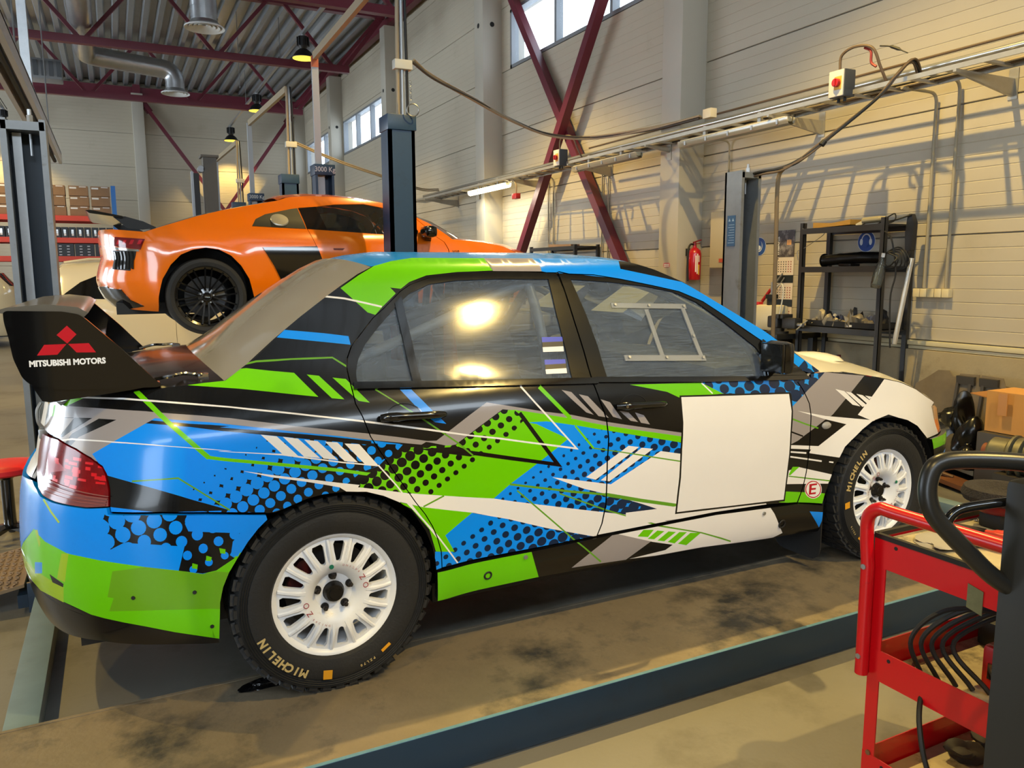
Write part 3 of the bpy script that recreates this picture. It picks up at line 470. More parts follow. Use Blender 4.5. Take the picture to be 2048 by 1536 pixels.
["H","N",[[0.926,0.801],[0.994,0.785],[1.063,0.769],[1.174,0.743],[1.29,0.717],[1.41,0.689],[1.41,0.643],[1.305,0.666],[1.199,0.615],[1.097,0.565],[1.113,0.509],[1.221,0.463],[1.332,0.415],[1.283,0.394],[1.174,0.421],[1.07,0.446],[0.968,0.471],[0.845,0.502],[0.726,0.532],[0.648,0.552],[0.572,0.573],[0.642,0.62],[0.711,0.658],[0.782,0.698],[0.852,0.749]],[[0.608,0.566,0.006,0.006],[0.638,0.582,0.006,0.006],[0.669,0.598,0.006,0.005],[0.7,0.614,0.006,0.005],[0.732,0.63,0.006,0.005],[0.763,0.647,0.006,0.005],[0.796,0.663,0.006,0.006],[0.828,0.679,0.006,0.006],[0.861,0.696,0.006,0.006],[0.894,0.713,0.006,0.006],[0.928,0.73,0.006,0.006],[0.963,0.746,0.007,0.006],[0.998,0.763,0.007,0.006],[1.033,0.78,0.007,0.006],[0.656,0.549,0.008,0.007],[0.687,0.566,0.008,0.007],[0.718,0.582,0.008,0.007],[0.75,0.598,0.008,0.007],[0.781,0.614,0.008,0.007],[0.814,0.631,0.008,0.007],[0.846,0.647,0.008,0.007],[0.879,0.664,0.008,0.007],[0.912,0.68,0.008,0.007],[0.946,0.697,0.009,0.007],[0.98,0.714,0.009,0.007],[1.015,0.731,0.009,0.007],[1.05,0.748,0.009,0.007],[1.087,0.765,0.009,0.007],[0.706,0.532,0.01,0.009],[0.737,0.549,0.01,0.009],[0.768,0.565,0.01,0.009],[0.8,0.581,0.01,0.009],[0.832,0.598,0.01,0.009],[0.865,0.614,0.01,0.009],[0.898,0.631,0.01,0.009],[0.931,0.648,0.01,0.009],[0.965,0.664,0.01,0.009],[0.999,0.681,0.011,0.009],[1.034,0.699,0.011,0.009],[1.069,0.716,0.011,0.009],[1.104,0.733,0.011,0.009],[1.141,0.75,0.011,0.009],[0.756,0.515,0.012,0.011],[0.787,0.531,0.012,0.011],[0.819,0.548,0.012,0.011],[0.852,0.565,0.012,0.011],[0.884,0.581,0.012,0.011],[0.917,0.598,0.012,0.011],[0.95,0.615,0.012,0.011],[0.984,0.631,0.013,0.011],[1.018,0.648,0.013,0.011],[1.053,0.665,0.013,0.011],[1.088,0.682,0.013,0.011],[1.123,0.7,0.013,0.011],[1.159,0.717,0.013,0.011],[1.196,0.735,0.013,0.011],[0.839,0.514,0.014,0.013],[0.872,0.53,0.014,0.013],[0.904,0.547,0.014,0.013],[0.937,0.564,0.014,0.013],[0.97,0.581,0.014,0.013],[1.004,0.598,0.015,0.013],[1.038,0.615,0.015,0.013],[1.073,0.632,0.015,0.013],[1.108,0.649,0.015,0.013],[1.143,0.666,0.015,0.013],[1.179,0.684,0.015,0.013],[1.216,0.701,0.015,0.013],[1.253,0.719,0.015,0.013],[0.892,0.496,0.016,0.014],[0.925,0.513,0.016,0.014],[0.958,0.53,0.016,0.014],[0.991,0.546,0.017,0.014],[1.025,0.564,0.017,0.014],[1.059,0.581,0.017,0.014],[1.093,0.598,0.017,0.014],[1.129,0.615,0.017,0.014],[1.164,0.632,0.017,0.014],[1.2,0.65,0.017,0.014],[1.236,0.667,0.018,0.014],[1.273,0.685,0.018,0.014],[1.311,0.703,0.018,0.015],[0.946,0.478,0.018,0.016],[0.979,0.495,0.018,0.016],[1.012,0.512,0.019,0.016],[1.046,0.529,0.019,0.016],[1.08,0.546,0.019,0.016],[1.115,0.563,0.019,0.016],[1.15,0.58,0.019,0.016],[1.185,0.598,0.019,0.016],[1.221,0.615,0.02,0.016],[1.258,0.633,0.02,0.016],[1.294,0.65,0.02,0.016],[1.332,0.668,0.02,0.016],[1.37,0.686,0.02,0.016],[1.408,0.704,0.021,0.016],[1.001,0.459,0.021,0.018],[1.034,0.476,0.021,0.018],[1.068,0.493,0.021,0.018],[1.103,0.51,0.021,0.018],[1.392,0.651,0.023,0.018],[1.43,0.669,0.023,0.018],[1.056,0.44,0.023,0.02],[1.091,0.457,0.023,0.02],[1.125,0.474,0.024,0.02],[1.16,0.492,0.024,0.02],[1.113,0.421,0.025,0.022],[1.148,0.438,0.026,0.022],[1.183,0.455,0.026,0.022],[1.218,0.473,0.026,0.022],[1.171,0.401,0.028,0.024],[1.207,0.418,0.028,0.024],[1.242,0.436,0.029,0.024],[1.278,0.453,0.029,0.024],[1.231,0.381,0.031,0.026],[1.266,0.398,0.031,0.026],[1.303,0.416,0.031,0.026],[1.339,0.433,0.032,0.026]]],
["P","W",[[0.811,0.621],[0.938,0.592],[1.07,0.561],[1.185,0.613],[1.305,0.666],[1.41,0.643],[1.407,0.551],[1.409,0.458],[1.411,0.362],[1.332,0.415],[1.221,0.461],[1.1,0.508],[1.021,0.535],[0.945,0.561],[0.877,0.591]]],
["P","W",[[1.151,0.703],[1.2,0.693],[1.098,0.64],[1.0,0.588],[0.957,0.603],[1.052,0.652]]],
["P","W",[[1.213,0.689],[1.267,0.679],[1.163,0.626],[1.063,0.574],[1.023,0.583],[1.116,0.636]]],
["P","Y",[[1.332,0.415],[1.423,0.385],[1.518,0.355],[1.412,0.346],[1.283,0.394]]],
["P","K",[[0.684,0.863],[0.747,0.772],[0.817,0.677],[0.719,0.7],[0.625,0.722],[0.533,0.744],[0.445,0.764],[0.442,0.751],[0.539,0.728],[0.64,0.704],[0.745,0.68],[0.854,0.654],[0.797,0.729],[0.746,0.801],[0.698,0.871]]],
["P","K",[[0.3,0.78],[0.371,0.776],[0.444,0.773],[0.514,0.739],[0.486,0.734],[0.423,0.748],[0.362,0.761]]],
["P","G",[[0.208,0.617],[0.301,0.584],[0.396,0.557],[0.492,0.532],[0.438,0.499],[0.382,0.47],[0.418,0.403],[0.345,0.419],[0.321,0.503],[0.258,0.585]]],
["P","B",[[0.487,0.532],[0.558,0.51],[0.632,0.487],[0.71,0.458],[0.791,0.428],[0.884,0.398],[0.981,0.367],[1.014,0.357],[0.914,0.355],[0.816,0.353],[0.72,0.351],[0.604,0.35],[0.491,0.35],[0.376,0.357],[0.341,0.35],[0.342,0.419],[0.418,0.403],[0.382,0.47],[0.435,0.5]]],
["H","N",[[0.487,0.532],[0.558,0.51],[0.632,0.487],[0.71,0.458],[0.791,0.428],[0.884,0.398],[0.981,0.367],[1.014,0.357],[0.914,0.355],[0.816,0.353],[0.72,0.351],[0.604,0.35],[0.491,0.35],[0.376,0.357],[0.341,0.35],[0.342,0.419],[0.418,0.403],[0.382,0.47],[0.435,0.5]],[[0.349,0.374,0.009,0.009],[0.383,0.392,0.01,0.009],[0.419,0.409,0.011,0.009],[0.455,0.426,0.01,0.009],[0.491,0.444,0.01,0.009],[0.526,0.463,0.01,0.009],[0.561,0.483,0.01,0.01],[0.596,0.503,0.01,0.01],[0.395,0.356,0.012,0.011],[0.432,0.372,0.012,0.011],[0.468,0.389,0.012,0.011],[0.503,0.407,0.012,0.011],[0.538,0.427,0.012,0.011],[0.574,0.447,0.012,0.011],[0.609,0.467,0.012,0.011],[0.644,0.487,0.012,0.011],[0.481,0.352,0.014,0.013],[0.516,0.371,0.013,0.013],[0.551,0.39,0.013,0.013],[0.587,0.41,0.014,0.013],[0.622,0.43,0.014,0.013],[0.658,0.45,0.014,0.013],[0.694,0.47,0.014,0.013],[0.565,0.353,0.015,0.015],[0.6,0.373,0.015,0.015],[0.635,0.393,0.015,0.015],[0.671,0.413,0.016,0.015],[0.708,0.433,0.016,0.015],[0.744,0.453,0.016,0.015],[0.614,0.335,0.017,0.016],[0.649,0.355,0.017,0.016],[0.685,0.375,0.017,0.016],[0.722,0.395,0.018,0.016],[0.758,0.416,0.018,0.016],[0.795,0.436,0.018,0.016],[0.7,0.337,0.019,0.018],[0.736,0.357,0.019,0.018],[0.773,0.378,0.02,0.018],[0.81,0.398,0.02,0.018],[0.848,0.419,0.02,0.018],[0.788,0.339,0.022,0.02],[0.825,0.359,0.022,0.02],[0.863,0.38,0.022,0.02],[0.901,0.401,0.022,0.02],[0.878,0.341,0.024,0.022],[0.917,0.362,0.024,0.022],[0.955,0.383,0.024,0.022],[0.972,0.343,0.026,0.024],[1.011,0.364,0.027,0.024]]],
["P","W",[[0.242,0.606],[0.272,0.57],[0.319,0.512],[0.352,0.469],[0.39,0.414],[0.429,0.357],[0.434,0.359],[0.394,0.417],[0.357,0.471],[0.323,0.515],[0.276,0.573],[0.246,0.609]]],
["P","g",[[0.635,0.613],[0.719,0.593],[0.805,0.573],[0.893,0.551],[0.971,0.535],[1.052,0.518],[1.052,0.527],[0.972,0.544],[0.894,0.56],[0.805,0.581],[0.72,0.601],[0.637,0.621]]],
["P","g",[[1.044,0.517],[1.13,0.493],[1.219,0.468],[1.308,0.445],[1.4,0.421],[1.402,0.435],[1.31,0.459],[1.22,0.482],[1.132,0.507],[1.046,0.531]]],
["P","g",[[0.663,0.588],[0.743,0.515],[0.826,0.439],[0.913,0.359],[0.97,0.309],[1.029,0.256],[1.033,0.26],[0.974,0.313],[0.917,0.363],[0.83,0.443],[0.747,0.519],[0.667,0.592]]],
["P","g",[[0.842,0.552],[0.943,0.507],[1.048,0.459],[1.167,0.412],[1.292,0.361],[1.409,0.327],[1.532,0.291],[1.532,0.297],[1.41,0.333],[1.293,0.368],[1.168,0.417],[1.049,0.465],[0.945,0.512],[0.844,0.557]]],
["P","g",[[0.303,0.583],[0.383,0.607],[0.38,0.612],[0.3,0.588]]],
["P","G",[[0.913,0.8],[0.988,0.708],[0.995,0.712],[0.92,0.804]]],
["P","g",[[0.991,0.708],[1.109,0.682],[1.204,0.659],[1.302,0.635],[1.403,0.611],[1.404,0.616],[1.303,0.64],[1.205,0.664],[1.11,0.686],[0.992,0.713]]],
["P","g",[[0.175,0.98],[0.228,0.943],[0.283,0.904],[0.333,0.866],[0.385,0.826],[0.439,0.785],[0.494,0.735],[0.498,0.739],[0.443,0.789],[0.389,0.83],[0.337,0.87],[0.286,0.908],[0.231,0.946],[0.178,0.984]]],
["P","G",[[0.783,0.947],[0.836,0.887],[0.894,0.825],[0.907,0.834],[0.849,0.896],[0.797,0.956]]],
["P","B",[[0.261,0.976],[0.301,0.974],[0.332,0.937],[0.365,0.898],[0.406,0.854],[0.365,0.863],[0.319,0.902],[0.289,0.94]]],
["P","Y",[[0.881,0.934],[0.92,0.924],[0.959,0.88],[1.002,0.835],[0.971,0.846],[0.924,0.89]]],
["P","Y",[[0.95,0.914],[0.988,0.904],[1.026,0.862],[1.068,0.818],[1.023,0.828]]],
["P","Y",[[1.042,0.889],[1.082,0.875],[1.128,0.807],[1.088,0.82]]],
["P","Y",[[1.12,0.84],[1.16,0.831],[1.202,0.79],[1.167,0.798]]],
["P","Y",[[1.191,0.828],[1.231,0.814],[1.257,0.776],[1.215,0.786]]],
["P","W",[[-0.856,0.985],[-0.747,0.988],[-0.658,0.989],[-0.56,0.984],[-0.467,0.977],[-0.376,0.968],[-0.287,0.958],[-0.227,0.947],[-0.165,0.937],[-0.102,0.926],[-0.033,0.913],[0.038,0.9],[0.112,0.885],[0.184,0.87],[0.259,0.854],[0.335,0.838],[0.411,0.821],[0.489,0.804],[0.546,0.793],[0.603,0.782],[0.707,0.759],[0.814,0.736],[0.926,0.712],[0.849,0.799],[0.779,0.881],[0.717,0.96],[0.711,0.956],[0.77,0.881],[0.837,0.803],[0.909,0.722],[0.804,0.745],[0.703,0.766],[0.605,0.788],[0.547,0.799],[0.491,0.809],[0.413,0.827],[0.337,0.844],[0.26,0.86],[0.186,0.876],[0.113,0.891],[0.04,0.905],[-0.032,0.918],[-0.101,0.931],[-0.164,0.942],[-0.226,0.952],[-0.286,0.962],[-0.375,0.973],[-0.467,0.982],[-0.559,0.989],[-0.658,0.994],[-0.747,0.993],[-0.857,0.99]]],
["P","W",[[-0.985,0.844],[-0.879,0.862],[-0.738,0.869],[-0.641,0.868],[-0.554,0.863],[-0.471,0.856],[-0.389,0.846],[-0.306,0.835],[-0.34,0.836],[-0.272,0.826],[-0.209,0.816],[-0.145,0.805],[-0.083,0.79],[-0.024,0.777],[0.035,0.763],[0.094,0.751],[0.154,0.739],[0.21,0.667],[0.252,0.601],[0.286,0.555],[0.348,0.468],[0.352,0.47],[0.29,0.557],[0.257,0.604],[0.214,0.669],[0.157,0.743],[0.096,0.755],[0.036,0.767],[-0.023,0.781],[-0.082,0.795],[-0.144,0.81],[-0.205,0.818],[-0.265,0.827],[-0.327,0.835],[-0.295,0.834],[-0.379,0.847],[-0.464,0.857],[-0.549,0.866],[-0.638,0.871],[-0.738,0.873],[-0.881,0.867],[-0.989,0.848]]],
["P","G",[[1.188,0.933],[1.302,0.928],[1.421,0.923],[1.543,0.917],[1.647,0.867],[1.527,0.868],[1.411,0.869],[1.358,0.894],[1.272,0.914]]],
["P","b",[[1.539,0.917],[1.641,0.913],[1.745,0.909],[1.908,0.902],[2.079,0.894],[2.139,0.909],[2.091,0.943],[2.158,0.976],[2.246,0.921],[2.249,0.917],[2.127,0.85],[2.02,0.782],[2.02,0.837],[1.889,0.848],[1.762,0.858],[1.639,0.868]]],
["H","N",[[1.539,0.917],[1.641,0.913],[1.745,0.909],[1.908,0.902],[2.079,0.894],[2.139,0.909],[2.091,0.943],[2.158,0.976],[2.246,0.921],[2.249,0.917],[2.127,0.85],[2.02,0.782],[2.02,0.837],[1.889,0.848],[1.762,0.858],[1.639,0.868]],[[1.573,0.904,0.023,0.018],[1.629,0.925,0.023,0.018],[1.651,0.886,0.025,0.019],[1.707,0.907,0.025,0.019],[1.766,0.928,0.026,0.02],[1.676,0.846,0.027,0.021],[1.731,0.867,0.027,0.021],[1.788,0.888,0.028,0.021],[1.847,0.91,0.028,0.021],[1.814,0.848,0.03,0.022],[1.871,0.869,0.03,0.022],[1.931,0.891,0.031,0.023],[1.993,0.913,0.031,0.023],[2.128,0.957,0.032,0.025],[2.203,0.979,0.033,0.027],[1.899,0.828,0.032,0.024],[1.957,0.85,0.033,0.024],[2.017,0.872,0.033,0.024],[2.079,0.894,0.034,0.025],[2.145,0.916,0.034,0.025],[2.215,0.938,0.035,0.026],[2.045,0.83,0.036,0.026],[2.106,0.852,0.036,0.026],[2.168,0.874,0.037,0.026],[2.235,0.897,0.037,0.027],[2.077,0.787,0.038,0.027]]],
["P","W",[[1.536,0.915],[1.583,0.87],[1.588,0.873],[1.542,0.918]]],
["P","Y",[[2.249,0.917],[2.37,0.902],[2.496,0.887],[2.373,0.808],[2.264,0.73],[2.218,0.709],[2.089,0.645],[2.001,0.618],[2.005,0.701],[2.015,0.782],[2.124,0.85]]],
["P","K",[[2.496,0.887],[2.629,0.864],[2.517,0.783],[2.42,0.716],[2.527,0.68],[2.396,0.704],[2.264,0.728],[2.373,0.807]]],
["P","W",[[2.629,0.864],[2.756,0.844],[2.898,0.808],[3.228,0.725],[3.185,0.62],[3.159,0.518],[2.938,0.541],[2.762,0.658],[2.62,0.701],[2.506,0.681],[2.42,0.716],[2.517,0.783]]],
["P","W",[[2.292,0.841],[2.347,0.828],[2.442,0.752],[2.394,0.763]]],
["P","W",[[2.357,0.825],[2.393,0.818],[2.491,0.75],[2.455,0.749]]],
["P","W",[[2.424,0.81],[2.465,0.801],[2.517,0.769],[2.493,0.757]]],
["P","W",[[2.481,0.798],[2.527,0.789],[2.507,0.779]]],
["P","K",[[2.218,0.712],[2.342,0.68],[2.258,0.637],[2.176,0.595],[2.032,0.624],[2.089,0.652],[2.158,0.683]]],
["P","W",[[2.047,0.764],[2.218,0.727],[2.374,0.704],[2.527,0.682],[2.444,0.644],[2.366,0.606],[2.297,0.532],[2.134,0.566],[2.002,0.6],[2.001,0.618],[2.176,0.595],[2.259,0.637],[2.345,0.679],[2.218,0.712]]],
["P","K",[[2.002,0.602],[2.132,0.584],[2.119,0.568],[2.212,0.548],[2.297,0.532],[2.252,0.456],[2.134,0.482],[2.003,0.513]]],
["P","W",[[2.003,0.584],[2.104,0.567],[2.104,0.575],[2.003,0.591]]],
["P","W",[[2.005,0.562],[2.103,0.541],[2.2,0.52],[2.201,0.527],[2.104,0.548],[2.005,0.569]]],
["P","W",[[2.241,0.514],[2.264,0.509],[2.265,0.516],[2.242,0.52]]],
["P","G",[[2.027,0.517],[2.069,0.512],[2.017,0.479],[2.007,0.483]]],
["P","W",[[2.006,0.503],[2.066,0.511],[2.169,0.482],[2.26,0.457],[2.242,0.416],[2.127,0.426],[2.001,0.441]]],
["P","G",[[2.027,0.517],[2.069,0.512],[2.017,0.479],[2.007,0.483]]],
["P","g",[[2.008,0.474],[2.136,0.447],[2.252,0.425],[2.252,0.431],[2.136,0.453],[2.008,0.479]]],
["P","K",[[2.001,0.441],[2.125,0.422],[2.238,0.408],[2.229,0.371],[2.118,0.386],[1.995,0.406]]],
["P","G",[[1.995,0.408],[2.123,0.387],[2.238,0.37],[2.232,0.317],[2.105,0.337],[1.965,0.362]]],
["P","g",[[2.014,0.728],[2.087,0.701],[2.171,0.673],[2.174,0.679],[2.09,0.707],[2.018,0.734]]],
["P","K",[[2.0,0.675],[2.078,0.646],[2.081,0.652],[2.003,0.681]]],
["P","W",[[1.147,0.435],[1.269,0.43],[1.396,0.426],[1.552,0.408],[1.716,0.389],[1.888,0.369],[1.906,0.344],[1.735,0.353],[1.572,0.361],[1.417,0.369],[1.267,0.376],[1.15,0.381]]],
["P","K",[[1.415,0.876],[1.557,0.869],[1.704,0.862],[1.857,0.855],[2.016,0.847],[2.021,0.764],[2.011,0.67],[2.008,0.574],[2.003,0.469],[2.0,0.362],[1.838,0.371],[1.682,0.379],[1.534,0.386],[1.391,0.393],[1.395,0.471],[1.4,0.548],[1.402,0.66],[1.412,0.77]]],
["P","W",[[1.423,0.869],[1.56,0.862],[1.703,0.855],[1.851,0.848],[2.006,0.84],[2.013,0.765],[2.003,0.672],[2.0,0.576],[1.995,0.475],[1.992,0.371],[1.834,0.379],[1.684,0.386],[1.539,0.394],[1.4,0.4],[1.404,0.474],[1.409,0.547],[1.411,0.659],[1.421,0.769]]],
["P","W",[[2.21,0.392],[2.21,0.382],[2.208,0.373],[2.203,0.365],[2.197,0.359],[2.189,0.355],[2.18,0.352],[2.17,0.352],[2.159,0.354],[2.148,0.359],[2.138,0.365],[2.129,0.373],[2.122,0.382],[2.117,0.392],[2.115,0.402],[2.115,0.411],[2.117,0.42],[2.122,0.428],[2.13,0.434],[2.139,0.438],[2.149,0.44],[2.16,0.44],[2.171,0.437],[2.181,0.433],[2.19,0.427],[2.198,0.42],[2.204,0.411],[2.208,0.402]]],
["P","R",[[2.207,0.392],[2.207,0.383],[2.205,0.375],[2.201,0.368],[2.195,0.362],[2.187,0.358],[2.179,0.355],[2.169,0.355],[2.159,0.357],[2.15,0.361],[2.14,0.367],[2.132,0.375],[2.125,0.383],[2.12,0.392],[2.118,0.401],[2.118,0.41],[2.121,0.418],[2.125,0.425],[2.132,0.431],[2.141,0.435],[2.15,0.437],[2.16,0.436],[2.17,0.434],[2.18,0.431],[2.188,0.425],[2.196,0.418],[2.201,0.41],[2.205,0.401]]],
["P","W",[[2.202,0.393],[2.202,0.385],[2.2,0.377],[2.197,0.371],[2.191,0.366],[2.185,0.362],[2.177,0.36],[2.169,0.36],[2.16,0.362],[2.151,0.365],[2.143,0.371],[2.136,0.377],[2.13,0.385],[2.126,0.393],[2.124,0.401],[2.124,0.409],[2.126,0.416],[2.13,0.422],[2.136,0.427],[2.143,0.43],[2.152,0.432],[2.161,0.432],[2.17,0.43],[2.178,0.427],[2.186,0.422],[2.192,0.416],[2.197,0.408],[2.201,0.401]]],
["P","R",[[2.14,0.423],[2.184,0.423],[2.183,0.415],[2.155,0.414],[2.155,0.403],[2.179,0.402],[2.178,0.394],[2.154,0.394],[2.154,0.381],[2.181,0.382],[2.18,0.373],[2.142,0.373]]]],"bumper":[
["P","G",[[-1.008,0.568],[-0.927,0.544],[-0.814,0.527],[-0.75,0.525],[-0.693,0.52],[-0.624,0.513],[-0.559,0.503],[-0.511,0.495],[-0.464,0.486],[-0.399,0.471],[-0.361,0.481],[-0.291,0.528],[-0.299,0.452],[-0.306,0.375],[-0.314,0.296],[-0.322,0.213],[-0.411,0.253],[-0.495,0.281],[-0.58,0.306],[-0.642,0.321],[-0.704,0.328],[-0.775,0.33],[-0.872,0.34],[-1.007,0.362],[-1.226,0.385],[-1.24,0.44]]],
["P","H",[[-0.656,0.488],[-0.607,0.496],[-0.559,0.503],[-0.478,0.488],[-0.399,0.471],[-0.362,0.476],[-0.311,0.465],[-0.314,0.406],[-0.316,0.347],[-0.389,0.359],[-0.459,0.361],[-0.53,0.363],[-0.603,0.362],[-0.682,0.357],[-0.66,0.402],[-0.679,0.404]]],
["P","K",[[-0.686,0.664],[-0.599,0.667],[-0.517,0.665],[-0.437,0.661],[-0.444,0.629],[-0.435,0.606],[-0.361,0.596],[-0.286,0.586],[-0.322,0.523],[-0.309,0.512],[-0.362,0.479],[-0.399,0.472],[-0.466,0.486],[-0.447,0.561],[-0.531,0.572],[-0.617,0.579],[-0.659,0.556],[-0.675,0.593]]],
["H","B",[[-0.686,0.664],[-0.599,0.667],[-0.517,0.665],[-0.437,0.661],[-0.444,0.629],[-0.435,0.606],[-0.361,0.596],[-0.286,0.586],[-0.322,0.523],[-0.309,0.512],[-0.362,0.479],[-0.399,0.472],[-0.466,0.486],[-0.447,0.561],[-0.531,0.572],[-0.617,0.579],[-0.659,0.556],[-0.675,0.593]],[[-0.711,0.661,0.032,0.029],[-0.662,0.685,0.03,0.029],[-0.689,0.621,0.028,0.026],[-0.64,0.644,0.026,0.026],[-0.594,0.666,0.026,0.026],[-0.549,0.686,0.025,0.026],[-0.67,0.58,0.024,0.024],[-0.621,0.603,0.023,0.024],[-0.575,0.624,0.022,0.023],[-0.53,0.644,0.022,0.023],[-0.486,0.663,0.022,0.023],[-0.442,0.68,0.022,0.023],[-0.605,0.56,0.02,0.021],[-0.559,0.582,0.019,0.021],[-0.514,0.601,0.019,0.021],[-0.47,0.62,0.019,0.021],[-0.425,0.637,0.019,0.02],[-0.499,0.558,0.016,0.018],[-0.455,0.576,0.016,0.018],[-0.41,0.594,0.016,0.018],[-0.365,0.611,0.017,0.017],[-0.44,0.532,0.013,0.015],[-0.395,0.55,0.013,0.015],[-0.351,0.568,0.014,0.015],[-0.305,0.584,0.014,0.015],[-0.425,0.487,0.011,0.012],[-0.381,0.506,0.011,0.012],[-0.336,0.523,0.011,0.012]]],
["P","G",[[-0.427,0.507],[-0.412,0.501],[-0.414,0.487],[-0.429,0.491]]],
["P","G",[[-0.387,0.527],[-0.372,0.521],[-0.375,0.509],[-0.389,0.511]]],
["P","G",[[-0.35,0.547],[-0.333,0.542],[-0.334,0.528],[-0.348,0.531]]],
["P","B",[[-0.311,0.563],[-0.284,0.592],[-0.263,0.581],[-0.3,0.516],[-0.319,0.523]]],
["P","L",[[-1.24,0.44],[-1.033,0.431],[-0.923,0.424],[-0.843,0.414],[-0.861,0.358],[-1.007,0.362],[-1.22,0.38]]],
["P","L",[[-0.999,0.566],[-0.978,0.571],[-0.957,0.533],[-0.968,0.516]]],
["P","L",[[-0.841,0.522],[-0.808,0.528],[-0.833,0.431],[-0.871,0.435]]],
["P","b",[[-1.008,0.458],[-0.951,0.471],[-0.959,0.433],[-1.023,0.416]]],
["P","K",[[-0.91,0.442],[-0.841,0.424],[-0.846,0.412],[-0.899,0.417]]],
["P","L",[[-0.956,0.67],[-0.9,0.641],[-0.855,0.615],[-0.847,0.62],[-0.892,0.646],[-0.945,0.675]]]],"sill":[
["P","W",[[1.082,0.361],[1.187,0.361],[1.296,0.361],[1.408,0.361],[1.524,0.361],[1.604,0.368],[1.687,0.377],[1.786,0.373],[1.888,0.369],[1.934,0.318],[2.011,0.215],[1.923,0.186],[1.795,0.195],[1.671,0.203],[1.553,0.21],[1.421,0.222],[1.294,0.232],[1.173,0.241],[1.27,0.299],[1.189,0.327],[1.11,0.353]]],
["P","Y",[[0.906,0.253],[0.992,0.306],[1.082,0.358],[1.109,0.357],[1.193,0.327],[1.279,0.297],[1.218,0.269],[1.159,0.24],[1.03,0.247]]],
["P","K",[[1.27,0.299],[1.386,0.266],[1.352,0.248],[1.254,0.244],[1.159,0.24],[1.214,0.27]]],
["P","G",[[1.229,0.356],[1.28,0.348],[1.254,0.321],[1.202,0.332]]],
["P","G",[[1.298,0.342],[1.334,0.333],[1.286,0.306],[1.253,0.314]]],
["P","G",[[1.355,0.329],[1.394,0.32],[1.339,0.289],[1.303,0.298]]],
["P","G",[[1.412,0.317],[1.452,0.31],[1.394,0.27],[1.357,0.283]]],
["P","G",[[1.47,0.304],[1.527,0.295],[1.459,0.251],[1.412,0.266]]],
["P","g",[[0.842,0.552],[0.943,0.507],[1.048,0.459],[1.167,0.412],[1.292,0.361],[1.409,0.327],[1.532,0.291],[1.645,0.247],[1.706,0.222],[1.706,0.229],[1.646,0.254],[1.532,0.297],[1.41,0.333],[1.293,0.368],[1.168,0.417],[1.049,0.465],[0.945,0.512],[0.844,0.557]]],
["P","g",[[0.886,0.382],[0.948,0.33],[1.037,0.251],[1.041,0.256],[0.952,0.334],[0.89,0.386]]],
["P","B",[[2.149,0.298],[2.23,0.286],[2.228,0.211]]],
["P","G",[[0.33,0.357],[0.376,0.36],[0.491,0.357],[0.604,0.36],[0.72,0.365],[0.742,0.3],[0.769,0.23],[0.661,0.226],[0.557,0.224],[0.453,0.224],[0.349,0.229],[0.338,0.295]]]]}
